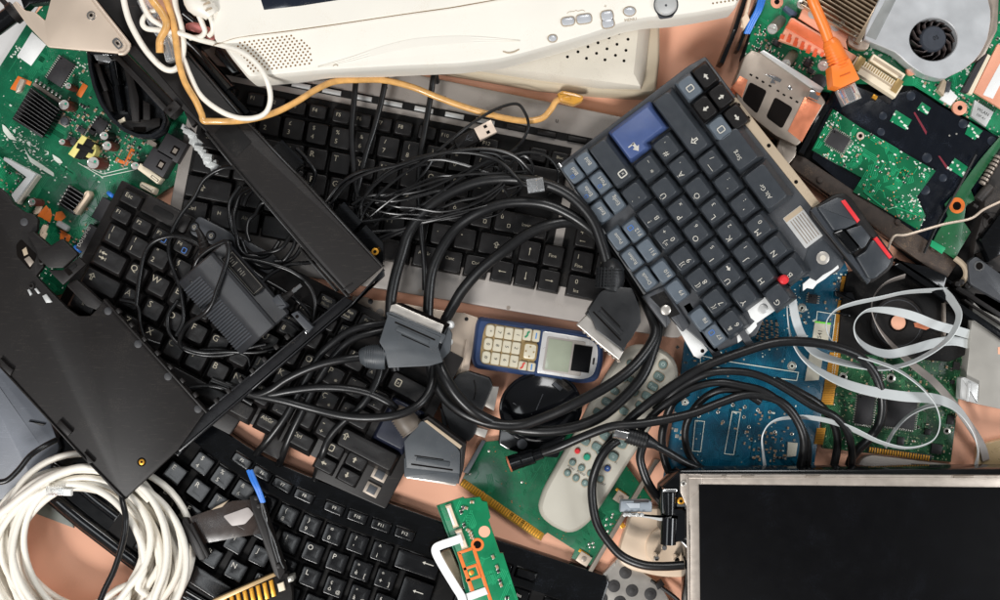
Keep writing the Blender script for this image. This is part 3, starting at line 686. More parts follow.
b = MB(); b.prism(rnd([(84, 192), (88, 190), (90, 195), (76, 215), (72, 212), (83, 197)], 1.5), ZP, ZP + 15, 1.5); part(gl, 'heatsink_clip', b, [BEIGEW])
for i in range(6): b = MB(); b.cyl(58 + i * 2.2, 204 - i * 3.6, 1.2, ZP, ZP + 10, 10, .4); part(gl, 'pin', b, [TIN])
b = MB(); b.prism([(82, 135), (87, 138), (74, 158), (68, 154)], ZP, ZP + 17, .6, 0); b.prism([(87, 138), (95, 143), (84, 158), (74, 158)], ZP, ZP + 16, .6, 1)
b.loft([(circ(89, 149, 7, 18, 10), ZP, ZP + 14), (circ(89, 149, 7, 18, 9), ZP + 14, ZP + 14)], 2); b.prism([(78, 143), (94, 150), (92, 154), (76, 148)], ZP + 16.2, ZP + 17.4, .2, 1)
part(gl, 'transformer', b, [YEL, BLK2, YEL])
for x, y, a, w, h, t in ((104, 211, 30, 17, 23, 16), (88, 239, 30, 13, 28, 16), (172, 148, 30, 24, 22, 18), (158, 162, 30, 24, 22, 18), (99, 126, 33, 13, 15, 4), (92, 131, 33, 7, 7, 4), (81, 130, 33, 8, 6, 4), (72, 141, 30, 8, 7, 5)):
    if t > 10:
        b = MB(); fr = F(x, y, a); b.box(fr, 0, 0, w, h, ZP, ZP + t, .8, 0)
        if x > 150: b.box(fr, 4, 1, 7, 9, ZP + t, ZP + t + .2, 0, 1); b.box(fr, 4, 1, 4, 5, ZP + t + .2, ZP + t + .5, 0, 2)
        elif x < 95: b.text('DO16PF40', fr.at(-4.5, 0, -90), 0, 0, 5, ZP + t + .1, 3)
        part(gl, 'relay' if x < 150 else 'socket', b, [CHIP, HOLE, STEELD, INK])
    else: chip(gl, x, y, a, w, h, ZP, t, 'lr', 5)
for q, bvt in (([(140, 163), (162, 178), (157, 184), (137, 169)], 1), ([(140, 181), (156, 188), (153, 195), (138, 187)], 3)):
    b = MB(); b.prism(rnd(q, 1 if bvt == 1 else 2.5), ZP, ZP + 14, bvt if bvt > 1 else .8)
    if bvt == 1: b.prism([(152, 175), (159, 180), (157.5, 182), (150.5, 177)], ZP + 14, ZP + 14.2, 0, 1); b.prism([(152.4, 175.8), (158, 180), (157, 181.2), (151.4, 177)], ZP + 14.2, ZP + 14.3, 0, 0)
    part(gl, 'connector', b, [IVORYC, SMDK])
for x, y in ((111, 195), (78, 249)): b = MB(); b.tube([(x - 2.5, y - 2, ZP + 9), (x, y, ZP + 12), (x + 2.5, y + 2, ZP + 9)], 2.2, 10); part(gl, 'bead_capacitor', b, [BLUEW])
b = MB(); b.loft([(F(152, 143, 30).rect(0, 0, 12, 6, 2.8), ZP, ZP + 6), (F(152, 143, 30).rect(0, 0, 12, 6, 2.8), ZP + 5, ZP + 6), (F(152, 143, 30).rect(0, 0, 10, 4, 2), ZP + 7, ZP + 7)], 0); part(gl, 'crystal', b, [STEELD])
b = MB(); b.loft([(F(62, 226, 30).rect(0, 0, 14, 6.4, 3), ZP, ZP + 6), (F(62, 226, 30).rect(0, 0, 14, 6.4, 3), ZP + 5, ZP + 6), (F(62, 226, 30).rect(0, 0, 12, 4, 2), ZP + 7, ZP + 7)], 0); part(gl, 'crystal', b, [SILV2])
for x, y in ((37, 212), (42, 239), (43, 232)): b = MB(); b.prism(rnd([(x, y - 8), (x + 5, y - 6), (x + 2, y + 1), (x - 4, y + 3), (x - 3, y - 2)], 1.5), ZP, ZP + 3, .8); part(gl, 'glue_blob', b, [BEIGEW])
smds(gl, [(66, 100), (95, 105), (140, 135), (165, 165), (120, 170), (60, 130)], 100, ZP, PA, 11, size=(2.4, 4.4), clusters=6)
smds(gl, [(60, 60), (95, 70), (95, 110), (62, 100)], 8, ZP, PA, 12)
smds(gl, [(10, 200), (60, 180), (100, 190), (90, 250), (40, 240)], 26, ZP, PA, 13, avoid=[[(58, 180), (92, 190), (80, 218), (54, 206)]], size=(2.2, 3.8))
# small bright board in the white slot
b = MB(); PS = [(-10, 150), (3, 159), (25, 176), (10, 197), (-10, 185)]; b.prism(PS, ZP + 2, ZP + 8, .4); traces(b, PS, ZP + 8.1, PA, 40, 1, (4, 14), seed=9); specks(b, PS, ZP + 8.2, 60, 2, (.3, .8), 8, PA)
dz = part(gl, 'daughter_board', b, [G3, G3T, SILK])
b = MB(); b.prism([(4, 157), (36, 174), (15, 202), (11, 195), (26, 177), (3, 160)], ZP, ZP + 14, .6); b.prism([(36, 174), (38, 176), (18, 204), (15, 202)], ZP, ZP + 10, .3, 1); part(gl, 'slot_connector', b, [WHT, BEIGE])
smds(dz, PS, 10, ZP + 8, PA, 21, size=(2, 3))

# ------------------------------------------------------------- grey and white sheets
b = MB(); b.prism([(-40, -40), (60, -40), (40, 4), (26, 27), (2, 72), (-40, 120)], 0, 1.8, .5); solo('plastic_cover', b, mat('pale_sheet', (206, 204, 202), .4, var=.08, vs=12), 'pale grey sheet under the top left end of the green board', 'cover')
b = MB(); b.prism(rnd([(-60, 300), (40, 392), (60, 448), (52, 462), (44, 500), (-60, 500)], 4), 0, 20, 2); b.prism(rnd([(28, 421), (46, 424), (42, 426), (34, 423)], 1), 20, 22, .5, 1); solo('plastic_cover', b, [GREYP, BLK], 'blue-grey plastic cover at the left edge between the black frame and the white coil', 'cover')
b = MB(); b.prism([(-10, 490), (60, 490), (74, 528), (32, 512), (-10, 516)], 0, 1.5, .3); solo('plastic_cover', b, GREENGREY, 'dull green-grey sheet seen through the white cable coil', 'cover')

# ------------------------------------------------------------- cream hinge plate
gh = thing('mounting_plate', 'cream metal plate with two screw holes in the top left corner', 'metal plate', 80, 25, 45)
HP = [(15.6, 1), (24.7, 10.4), (35, 12.4), (45, 21), (52.7, -8), (87, -8), (127, 43), (127.5, 50), (123, 54), (48, 47.2), (27, 25), (12, 4)]
b = MB(); b.prism(rnd(HP, 1.5), 78, 82, .7)
b.tube([(86, -10, 81.5), (100, 8, 81.5), (127, 42, 81.5), (128.4, 46, 81.5), (127.6, 50, 81.5), (124, 53.4, 81.5), (119, 53.6, 81.5)], 2.0, 10, 0, 4)
part(gh, 'plate', b, [CREAM])
for x, y, a in ((91, 15.5, 0), (117.5, 43.5, 50)):
    fr = F(x, y, a); rx = 5 if a == 0 else 6.5
    b = MB(); b.loft([(circ(x, y, 5, 20) if a == 0 else fr.rect(0, 0, 13, 9, 4.4), 82, 83), (circ(x, y, 4.2, 20) if a == 0 else fr.rect(0, 0, 11.4, 7.4, 3.6), 83, 83)], 1)
    b.cyl(x, y, 3.4, 82.8, 83.6, 18, .4, 0) if a == 0 else b.prism(fr.rect(0, 0, 8, 4.6, 2.2), 82.8, 83.6, .4, 0)
    b.cyl(x, y, 1.6, 83.6, 83.8, 12, 0, 2) if a == 0 else b.prism(fr.rect(0, 0, 3.6, 2.2, 1), 83.6, 83.8, 0, 2)
    part(gh, 'screw', b, [STEELD, CHROME, HOLE])
gk = thing('hinge', 'black cylindrical hinge in the top left corner beside the cream plate', 'hinge', 8, 16, 45)
b = MB(); b.rod((-6, 28, 50), (14, 13, 50), 9, 16); part(gk, 'barrel', b, [BLKG])
b = MB(); b.rod((12, 15, 50), (17, 11, 50), 11, 16); b.rod((0, -2, 48), (16, 15, 50), 2.5, 10); part(gk, 'collar', b, [BLK])
b = MB(); b.prism([(18, -8), (52, -8), (49, 2), (30, 4), (24, 10)], 30, 44, 1); part(gk, 'bracket', b, [BLKG])

# ------------------------------------------------------------- black mouse shell (upper left)
gm = thing('mouse_shell', 'opened oval black mouse shell with ribs, on the green board below the cream plate', 'mouse shell', 125, 95, 24)
def shell(pts, z0, z1, wall, name_mats, thick=1.5):
    b = MB(); o = rnd(pts, 3); i = inset(o, wall) if area(o) > 0 else inset(o[::-1], wall); oo = o if area(o) > 0 else o[::-1]
    a = b.loop(oo, z0, z1); c = b.loop(oo, z1 - 1, z1); d = b.loop(inset(oo, .8), z1, z1); e = b.loop(inset(oo, wall - .5), z1, z1); f = b.loop(i, z1 - 1, z1); g = b.loop(i, z0 + 2, z1)
    for p_, q_ in ((a, c), (c, d), (d, e), (e, f), (f, g)): b.bridge(p_, q_)
    b.cap(g); b.cap(a[::-1]); return b
MS = [(86, 50), (88, 68), (92, 86), (99, 104), (109, 119), (122, 131), (137, 138), (152, 138), (163, 131), (167, 120), (164, 110), (150, 92), (132, 70), (118, 52)]
part(gm, 'shell', shell(MS, 22, 40, 4, None), [mat('mouse_black', (24, 26, 30), .22, dust=.1)])
b = MB()
b.prism([(122, 60), (129, 62), (139, 98), (139, 122), (132, 122), (128, 88)], 24, 36, .8); b.prism([(92, 62), (99, 64), (108, 90), (104, 92)], 24, 34, .8)
b.prism([(101, 92), (107, 90), (113, 112), (108, 112)], 24, 34, .8); b.prism([(110, 122), (160, 118), (160, 126), (145, 133), (124, 129)], 24, 32, .8)
b.prism([(95, 52), (112, 52), (118, 60), (98, 64)], 24, 36, 1); b.prism([(143, 100), (150, 104), (150, 120), (143, 120)], 24, 35, .6)
part(gm, 'rib', b, [BLK])
b = MB(); b.rod((113, 62, 31), (121, 112, 29), 4.2, 14); b.rod((117, 80, 31.2), (119, 86, 31.2), 4.8, 14); part(gm, 'cylinder', b, [BLKG])
b = MB(); b.prism([(117, 121), (124, 117), (125, 121), (118, 124)], 32, 35, .6); part(gm, 'contact', b, [IVORYC])
b = MB(); b.prism([(133, 127), (146, 127), (146, 132), (134, 132)], 32, 32.3, 0); part(gm, 'slot', b, [HOLE])
b = MB(); b.prism([(92, 52), (106, 54), (112, 60), (108, 63), (96, 60)], 36, 38, .5); part(gm, 'clear_lens', b, [CLEAR])

# ------------------------------------------------------------- blue board
gb = thing('circuit_board', 'blue circuit board with a gold contact edge under the black cable loops', 'circuit board', 750, 370, 0)
PB = [(690, 300), (700, 262), (845, 262), (848, 270), (838, 330), (822, 410), (814, 468), (790, 500), (660, 500), (668, 448), (680, 378)]
b = MB(); b.prism(PB, 3, 7, .5); traces(b, PB, 7.06, 8, 240, 1, (8, 50), seed=14); specks(b, PB, 7.15, 260, 2, (.35, .9), 15, 8, clusters=14); specks(b, PB, 7.4, 90, 3, (.6, 1.4), 16, sq=False)
def outline(b, pts, w, z, mi):
    o = b.loop(pts if area(pts) > 0 else pts[::-1], z); i = b.loop(inset(pts if area(pts) > 0 else pts[::-1], w), z); b.bridge(o, i, mi)
for q in ([(695, 420), (705, 421), (701, 452), (692, 451)], [(732, 411), (741, 412), (734, 455), (724, 454)], [(817, 311), (836, 314), (832, 346), (814, 342)], [(700, 355), (728, 361), (799, 372), (797, 381), (740, 374), (727, 370), (700, 363)], [(838, 322), (842, 322), (834, 380), (831, 380)]): outline(b, q, .8, 7.9, 2)
for x, y, r in ((685, 402, 3.6), (792, 366, 4.6), (802, 308, 4.6), (666, 402, 0)):
    if r: b.cyl(x, y, r, 7, 7.6, 20, .2, 3); b.cyl(x, y, r * .55, 7.6, 7.9, 16, 0, 2); b.cyl(x, y, r * .3, 7.9, 8, 12, 0, 4)
for x, y in ((699, 416), (706, 411), (718, 412), (723, 422), (744, 417), (749, 427), (733, 405), (745, 407), (758, 410), (770, 412), (775, 432), (792, 434), (720, 406)): b.cyl(x, y, 1.9, 7, 7.9, 12, .4, 3); b.flat(circ(x, y, .8, 8), 8, 4)
for x, y in ((676, 430), (677, 436), (682, 432), (681, 438)): b.box(F(x, y, 8), 0, 0, 3.6, 3.6, 7, 7.6, .2, 3)
part(gb, 'board', b, [BLU, BLUT, SILK, TIN, HOLE])
b = MB(); 
for (a0, a1, c1, c0) in (((842, 276), (851, 276), (850, 296), (839, 296)), ((838.5, 300), (849, 300), (843, 342), (832, 341)), ((830, 352), (841, 353), (833, 405), (821, 404)), ((817, 428), (826, 428), (823, 445), (814, 444))):
    b.prism([a0, a1, c1, c0], 3, 7.8, .3)
    L = int((c1[1] - a1[1]) / 2.2)
    for i in range(L):
        t = (i + .5) / L; xl = a0[0] + (c0[0] - a0[0]) * t; xr = a1[0] + (c1[0] - a1[0]) * t; y = a0[1] + (c0[1] - a0[1]) * t
        b.prism([(xl + .5, y - .4), (xr - .5, y - .4), (xr - .5, y + .4), (xl + .5, y + .4)], 7.8, 8.3, .1, 1)
part(gb, 'gold_contact', b, [mat('gold_base', (196, 138, 50), .45, metal=.3), GOLD])
for q in ([(815, 322), (831, 324), (828, 343), (812, 342)], [(810, 352), (824, 353), (819, 380), (805, 381)], [(788, 442), (798, 443), (796, 456), (787, 457)]):
    b = MB(); b.prism(q, 7, 9, .4)
    if q[0][1] < 330: b.text('S41', F(820, 334, -80), 0, 0, 6, 9.1, 1); b.prism([(815, 321), (831, 323), (831, 324.6), (815, 322.6)], 9, 9.4, 0, 2)
    part(gb, 'chip', b, [mat('pale_chip', (206, 200, 182), .45), SMDK, mat('lime', (120, 220, 70), .5)], 'pale grey flat chip')
b = MB()
for i in range(5):
    for j in range(12): b.box(F(757 + i * 4.8 + (j * 7 % 5) * .3, 318 + i * .8 + j * 2.0 + (i * 3 % 4) * .5, 8), 0, 0, 2.2 + (i * j) % 3 * .6, .9, 7, 8.2, .15, (i + j * 2) % 3 % 2)
part(gb, 'resistor_array', b, [SMDT, SMDK], kind=None)
chip(gb, 813, 299, 8, 9, 9, 7, 2.6, 'lr', 4)
smds(gb, [(690, 320), (720, 320), (745, 345), (700, 378), (684, 370)], 26, 7, 8, 31, size=(2, 3.6)); smds(gb, [(795, 265), (842, 270), (835, 320), (800, 330)], 22, 7, 8, 32, size=(2, 3.6))
smds(gb, [(742, 430), (785, 434), (785, 462), (742, 460)], 34, 7, 8, 33, size=(2.4, 4)); smds(gb, [(740, 395), (785, 398), (800, 440), (700, 430)], 12, 7, 8, 34, size=(2, 3.4))

# ------------------------------------------------------------- green board right with gold fingers
gr = thing('circuit_board', 'olive green circuit board with square black chips under the grey ribbon cables', 'circuit board', 890, 400, 0)
PR = [(820, 350), (880, 342), (965, 352), (962, 368), (951, 462), (822, 448)]
b = MB(); b.prism(PR, 1, 4.6, .4); traces(b, PR, 4.7, 8, 200, 1, (5, 20), seed=41); specks(b, PR, 4.8, 520, 2, (.3, .7), 42, 8); specks(b, PR, 5.1, 120, 3, (.4, .9), 43, sq=False)
for x, y, r in ((891, 378, 4.6), (843, 377, 4.4), (950, 356, 3.4), (947, 431, 3.6)): b.cyl(x, y, r, 4.6, 5.2, 20, .2, 3); b.cyl(x, y, r * .5, 5.2, 5.4, 14, 0, 4)
part(gr, 'board', b, [G2, G2T, mat('olive_silk', (150, 160, 120), .6), TIN, HOLE])
b = MB(); b.prism([(868, 446), (932, 455), (931, 461), (867, 452)], 1, 5.4, .2, 1)
for i in range(24): b.box(F(870 + i * 2.55, 449.6 + i * .37, 8), 0, 0, 1.4, 5.4, 5.4, 5.8, .1, 0)
part(gr, 'gold_contact', b, [GOLD, SMDK])
chip(gr, 865, 410, 8, 17, 29, 4.6, 3.5, 'lrtb', 12); chip(gr, 901, 413, 8, 30, 30, 4.6, 3.5, 'lrtb', 14); chip(gr, 879, 377, 8, 7, 7, 4.6, 3, 'lr', 3)
b = MB()
for x, y, w, h in ((957, 366, 7, 8), (953, 382, 4, 4), (951, 420, 7, 9), (937, 449, 11, 10), (901, 441, 7, 8), (928, 432, 6, 6)): b = MB(); b.box(F(x, y, 8), 0, 0, w, h, 4.6, 8, .4); part(gr, 'component', b, [SMDK])
smds(gr, PR, 60, 4.6, 8, 44, avoid=[[(853, 392), (920, 392), (918, 432), (850, 430)]], size=(2, 3.6), clusters=8)

# ------------------------------------------------------------- green expansion card (bottom middle)
gc = thing('circuit_board', 'green expansion card with stepped gold contacts and a metal bracket, under the remote control', 'circuit board', 550, 500, 0)
PC = [(484, 442), (530, 437), (600, 430), (652, 500), (622, 517), (592, 567), (571.5, 558), (575, 550), (547.5, 532.5), (542, 537), (461.5, 481.5), (470, 462)]
b = MB(); b.prism(PC, 3, 6.5, .4); traces(b, PC, 6.6, 33, 160, 1, (6, 30), seed=51); specks(b, PC, 6.7, 90, 2, (.3, .7), 52, 33, sq=False)
for x, y in ((607, 519), (612, 517), (606, 525), (611, 524), (608, 531), (613, 514), (589, 544), (593, 543), (590, 547), (594, 547), (522, 482), (470, 474), (489, 451)): b.cyl(x, y, 1.3, 6.5, 7.2, 10, .3, 3)
part(gc, 'board', b, [mat('pcb_green_mid', (20, 96, 64), .3, var=.2, dust=.15, coat=.2), mat('pcb_green_mid_t', (32, 114, 78), .3), mat('orange_speck', (170, 96, 52), .5), TIN])
b = MB(); fc = F(461.5, 481.5, 34.4); b.prism([fc(0, -4), fc(98, -4), fc(99, 3.6), fc(93, 5), fc(0, 4)], 2.6, 6.6, .3, 1)
for i in range(36):
    u = 2 + i * 2.65
    if i not in (11, 12, 22, 27): b.box(fc, u, 0, 1.5, 6.6, 6.6, 7.3, .1, 0)
part(gc, 'gold_contact', b, [GOLD, mat('gold_edge', (150, 112, 24), .5, metal=.2)])
for x, y in ((621, 498), (584, 559)):
    b = MB(); b.box(F(x, y, 33), 0, 0, 13, 11, 6.5, 9, .6, 0); b.cyl(x, y, 2.6, 9, 10, 14, .3, 1); b.box(F(x, y - 6, 33), 0, 0, 12, 3, 6.5, 7.4, .2, 2); part(gc, 'bracket_tab', b, [CREAM, STEELD, GOLD])
b = MB(); b.prism([(575, 592), (579, 586), (646, 474), (655, 459), (661, 460), (656, 466), (649, 478), (581, 591)], 0, 12, .5); part(gc, 'bracket', b, [STEELD])
b = MB(); b.prism(rnd([(617, 522), (622, 521), (626, 526), (622, 529)], .8), 4, 9, .4); part(gc, 'gold_post', b, [GOLD])

# ------------------------------------------------------------- small bright green board with white ribbon (bottom)
gs = thing('circuit_board', 'small bright green circuit board with orange rings and a white ribbon on the curved keyboard', 'circuit board', 480, 550, 26)
PF = [(436.5, 505.6), (463, 497), (464.5, 498.5), (480, 497), (482, 501), (487, 502), (490.5, 517.5), (488.5, 520), (500, 553), (503, 553), (523, 615), (474, 615), (463, 582), (458.5, 563), (447.5, 536)]
b = MB(); b.prism(PF, 42, 46, .5); traces(b, PF, 46.1, 68, 40, 1, (6, 22), seed=61)
b.prism([(436.5, 505.6), (438.8, 505.2), (463, 570), (475, 615), (470, 615), (458.5, 563)], 46, 46.8, .2, 2)
b.cyl(484.4, 531.5, 5.8, 46, 46.3, 24, 0, 3)
part(gs, 'board', b, [G3, G3T, G1, PEACH])
b = MB(); o, i = circ(477.4, 544.5, 6.6, 24), circ(477.4, 544.5, 3.9, 24); b.ring(o, i, 46, 46.6, .1); b.flat(circ(477.4, 544.5, 3.9, 20), 46.2, 1)
fs = F(457.5, 551, 72)
for q in ([fs(0, -18), fs(60, -18), fs(60, -14.5), fs(0, -14.5)], [(457, 552), (474, 546), (475, 549), (460, 554)], [(457, 552), (461, 553), (475, 592), (471, 593)], [(463, 568), (477, 563), (482, 577), (466, 582), (465.5, 579.5), (478.5, 575), (475.5, 566.5), (464, 570.5)]): b.prism(q, 46, 46.5, .1)
b.cyl(471.5, 572.5, 2.6, 46, 46.9, 18, .3, 2); b.cyl(471.5, 572.5, 1.3, 46.9, 47, 12, 0, 0)
part(gs, 'copper_ring', b, [ORPAD, HOLE, GOLD])
for x, y, a, l, w in ((452, 516, 70, 22, 5), (461.5, 539, 70, 18, 6)):
    b = MB(); fr = F(x, y, a); b.box(fr, 0, 0, l, w, 46, 50, .5, 0); b.box(fr, 0, 1.2, l - 4, w * .45, 50, 50.4, .1, 1); b.box(fr, -l / 2, 0, 2.4, w + 1, 46, 49, .3, 2); b.box(fr, l / 2, 0, 2.4, w + 1, 46, 49, .3, 2); part(gs, 'connector', b, [BEIGEW, WHT, TANP])
for x, y, a in ((464, 525, 70), (470, 532, 20), (471, 535, 20), (472, 538, 20), (468, 530, 20), (493, 557, 65), (497, 567, 65), (498, 571, 65), (500, 581, 65), (501, 585, 65), (461, 512, 70), (463, 508, 70), (466, 508, 20), (472, 502, 0), (507, 598, 0)): smd(gs, x, y, a, 4.2, 2.6, 46, 2, SMDK if (x + y) % 2 else SMDT)
b = MB(); b.strip([(462, 538, 52, 0), (450, 542, 53, 0), (441, 545, 54, 0), (436, 548, 53, 0), (436.5, 554, 52, 0), (444, 568, 50, 0), (455, 586, 49, 0), (462, 598, 49, 0), (464, 612, 48, 0)], 8, .6)
part(gs, 'ribbon', b, [WHT])
b = MB(); b.prism([(465, 594), (485, 587), (488, 594), (468, 601)], 46.2, 47.4, .2); part(gs, 'tape', b, [WHT])
b = MB(); b.prism(rnd([(440, 553), (450, 549), (459, 570), (466, 590), (458, 588), (448, 572)], 2), 34, 41, 1); part(gs, 'foam_pad', b, [TANP])
# ------------------------------------------------------------- black chassis frame (left)
gf = thing('plastic_chassis', 'black plastic laptop frame: wide plate, slanted beam and thin rail around the power adapter', 'frame', 180, 330, 42)
BEAM = [(84, -14), (132, -14), (183, 50), (243, 117), (296, 172), (383, 266), (349, 295), (303, 246), (232, 164), (206, 132), (190, 116), (176, 104), (128, 52), (108, 26)]
b = MB(); b.prism(rnd(BEAM, [1, 1, 1, 1, 1, 3, 3, 1, 1, 1, 1, 1, 1, 1], 2), 66, 72, 1.1)
part(gf, 'beam', b, [BLK])
b = MB()
def wall(pts, w, z0, z1, bv=.5, mi=0):
    for a, c in zip(pts, pts[1:]):
        L = math.dist(a, c); fr = F(a[0], a[1], math.degrees(math.atan2(c[1] - a[1], c[0] - a[0]))); b.box(fr, L / 2, 0, L + w * .8, w, z0, z1, bv, mi)
wall([(206, 133), (232, 165), (303, 247.5), (347, 296)], 2.2, 46, 74, .9)
wall([(184, 50), (243, 118), (296, 173), (382, 266)], 2.0, 50, 74, .9)
wall([(262, 198), (312, 256), (343, 290), (352, 284)], 1.4, 72, 73.2, .4)
wall([(306, 244), (340, 282)], 2.5, 50, 68, .6); wall([(300, 249), (336, 290)], 2.5, 46, 60, .6)
part(gf, 'beam_lip', b, [mat('edge_black', (40, 38, 37), .22, rv=.06)])
b = MB(); b.prism([(96, 18), (118, 45), (176, 104), (166, 112), (150, 96), (112, 52), (86, 14)], 56, 62, 1, 0); b.prism([(114, 58), (118, 55), (168, 108), (163, 111)], 62, 66, .8, 0)
b.prism(rnd([(163, 110), (174, 100), (181, 107), (170, 118)], 1), 58, 76, .8, 0); b.cyl(170, 110, 1.8, 76, 76.3, 12, 0, 1)
b.prism([(184, 112), (189, 111), (196, 123), (192, 127)], 60, 70, .6, 0)
part(gf, 'side_ledge', b, [BLK, HOLE])
fq = F(215, 128, 48)
b = MB(); b.prism(rnd([(214, 134), (230, 118), (252, 142), (236, 158)], 2), 72, 72.6, .3); part(gf, 'recess', b, [BLK2])
for q, nm in (([(272, 148), (282, 140), (304, 162), (294, 172)], 0), ([(331, 214), (344, 202), (362, 222), (350, 235)], 1), ([(353, 237), (366, 225), (383, 243), (383, 266)], 2)):
    b = MB(); m_ = len(q); ds = [x * .72 - y * .69 for x, y in q]; d0 = min(ds)
    if area(q) < 0: q = q[::-1]; ds = ds[::-1]
    lo = b.loop(q, 46, 64); i0 = len(b.v)
    for (x, y), d_ in zip(q, ds):
        z_ = 60 + (d_ - d0) * .42; w_ = W(x, y, z_); b.v.append(tuple(w_))
    hi = list(range(i0, i0 + m_)); b.bridge(lo, hi); b.cap(hi); b.cap(lo[::-1])
    if nm == 2: b.cyl(375, 251.6, 3.6, 64, 67, 18, .3, 1); b.cyl(375, 251.6, 1.7, 67, 67.2, 12, 0, 2)
    part(gf, 'clip_block', b, [BLKG, GOLD, HOLE])
PLATE = [(-30, 176), (-2, 187), (6, 193), (14, 205), (24, 212), (34, 214), (38, 220), (37, 230), (33, 236), (40, 252), (44, 266), (36, 276), (48, 289), (68, 309), (78, 316), (90, 316), (99, 307), (104, 300), (205, 412), (178, 450), (126, 498), (118, 496), (75, 448), (-30, 335)]
b = MB(); b.prism(rnd(PLATE, 1.5, 2), 54, 60, 1)
part(gf, 'plate', b, [BLK])
b = MB()
wall([(104, 300), (206, 412)], 2.0, 54, 64, .7)
wall([(-10, 356), (75, 449), (124, 499)], 1.6, 42, 62, .6)
part(gf, 'plate_lip', b, [BLK])
for x, y in ((118, 311), (131, 325), (144, 339), (157, 353), (170, 367), (182, 380.5), (195, 395)): b = MB(); b.box(F(x, y, 48), 0, 0, 5, 3.4, 60, 66, .6); part(gf, 'snap_tab', b, [BLK])
for x, y in ((108, 311), (138, 344), (168, 376.5), (198, 409), (-6, 197), (24, 222)): b = MB(); b.cyl(x, y, 4, 60, 60.5, 20, .3); part(gf, 'round_boss', b, [mat('boss_grey', (58, 58, 60), .5)])
b = MB(); b.prism(rnd([(16, 245), (21, 239), (37, 255), (34, 263), (30, 270), (17, 256)], 2), 60, 60.3, 0, 1); b.prism([(22, 250), (26, 247), (28, 254), (24, 256)], 60.3, 61, .2, 2); b.prism([(24, 259), (29, 256), (34, 262), (30, 267)], 60.3, 61.5, .3, 3)
b.cyl(41, 261, 3.8, 60, 65, 18, .6, 0); b.cyl(41, 261, 2, 65, 65.2, 12, 0, 1); b.cyl(31, 286, 3, 60, 63, 16, .5, 0); b.cyl(31, 286, 1.6, 63, 63.2, 12, 0, 1)
for q in ([(27, 290), (29, 289), (32, 294), (30, 296)], [(34, 289), (36, 288), (40, 293), (38, 294)], [(42, 296), (46, 294), (52, 302), (46, 303)]): b.prism(q, 60, 62, .5, 4)
part(gf, 'screw_post', b, [BLK, HOLE, TANP, STEELD, SILV2])
b = MB(); b.prism(rnd([(27, 233), (33, 231), (50, 246), (62, 238.5), (78, 254), (63, 268), (48, 268), (38, 258), (36, 250)], 2), 60, 67, 1); part(gf, 'raised_tab', b, [BLK])
b = MB(); b.prism([(48, 270), (62, 270), (79, 257), (86, 264), (63, 285)], 60, 64, .8); b.prism([(64, 270), (68, 267), (73, 273), (69, 276)], 64, 64.3, 0, 1); b.prism([(68, 268), (75, 263), (77, 266), (71, 270)], 64.3, 65, .2, 2); part(gf, 'latch_box', b, [BLK, HOLE, BLK2])
b = MB(); b.prism(rnd([(66, 285), (76, 279), (106, 306), (102, 312), (86, 306)], 2), 48, 56, 1); part(gf, 'brace', b, [BLK])
for q in ([(0, 358), (8, 366), (13, 370), (10, 376), (0, 366)], [(56, 424), (60, 420), (72, 432), (68, 436)], [(84, 452), (94, 462), (88, 464)]): b = MB(); b.prism(q, 60, 64, .6); part(gf, 'snap_tab', b, [BLK])
b = MB(); b.cyl(141.5, 462, 4.4, 60, 60.3, 20, 0, 1); b.cyl(141.5, 462, 3, 60.3, 61.6, 18, .4, 0); b.cyl(141.5, 462, 1.2, 61.6, 61.8, 10, 0, 1); part(gf, 'gold_screw', b, [GOLD, HOLE])
b = MB(); b.prism([(205, 412), (250, 376), (345, 297), (356, 302), (372, 286), (380, 274), (383, 268), (384, 276), (352, 306), (252, 391), (180, 452), (177, 450)], 44, 54, 1.2)
wall([(206, 411), (250, 375.5), (346, 296)], 1.5, 50, 60, .5)
wall([(180, 450), (252, 389), (352, 304), (383, 270)], 1.5, 44, 58, .5)
part(gf, 'rail', b, [mat('rail_black', (32, 32, 34), .28, dust=.15)])
for i, (x, y) in enumerate(((216, 402), (228, 392), (240, 381), (252, 372), (264, 360.5), (276, 348), (287, 338), (305, 324))): b = MB(); b.box(F(x, y - 1, -40), 0, 0, 4, 5, 50, 61, .5); part(gf, 'snap_tab', b, [BLK])
b = MB(); b.prism([(291, 314), (297, 311), (313, 327), (308, 333)], 50, 64, .6); b.cyl(297, 316.5, 1.8, 64, 64.2, 12, 0, 1); b.cyl(306, 332, 1.5, 64, 65, 12, .3, 2); part(gf, 'hinge_tab', b, [MGREY, HOLE, CHROME])

# glossy hinge cover + black bits above the silver keyboard's corner
gh2 = thing('hinge_cover', 'glossy black half-round hinge cover between the black beam and the ivory monitor', 'hinge cover', 215, 75, 34)
b = MB(); b.tube([(186, 46, 38), (200, 60, 38), (228, 92, 38)], 9, 18, seg=3); part(gh2, 'barrel', b, [BLKG])
b = MB(); b.prism([(184, 50), (190, 46), (250, 112), (243, 117)], 30, 44, 2); b.prism([(216, 42), (228, 56), (240, 72), (232, 74), (214, 54)], 26, 40, 1.5); part(gh2, 'bracket', b, [BLKG])
b = MB(); b.prism([(172, -14), (215, -14), (214, 30), (204, 44), (188, 48), (176, 26)], 20, 44, 1.5); b.prism([(188, 8), (194, 5), (200, 13), (194, 17)], 44, 46, .5, 1); b.rod((182, 16, 48), (200, 30, 46), 5, 12, 0)
solo('plastic_housing', b, [BLKG, TIN], 'black plastic housing at the top edge behind the cream cables', 'housing')
b = MB(); RS = random.Random(4)
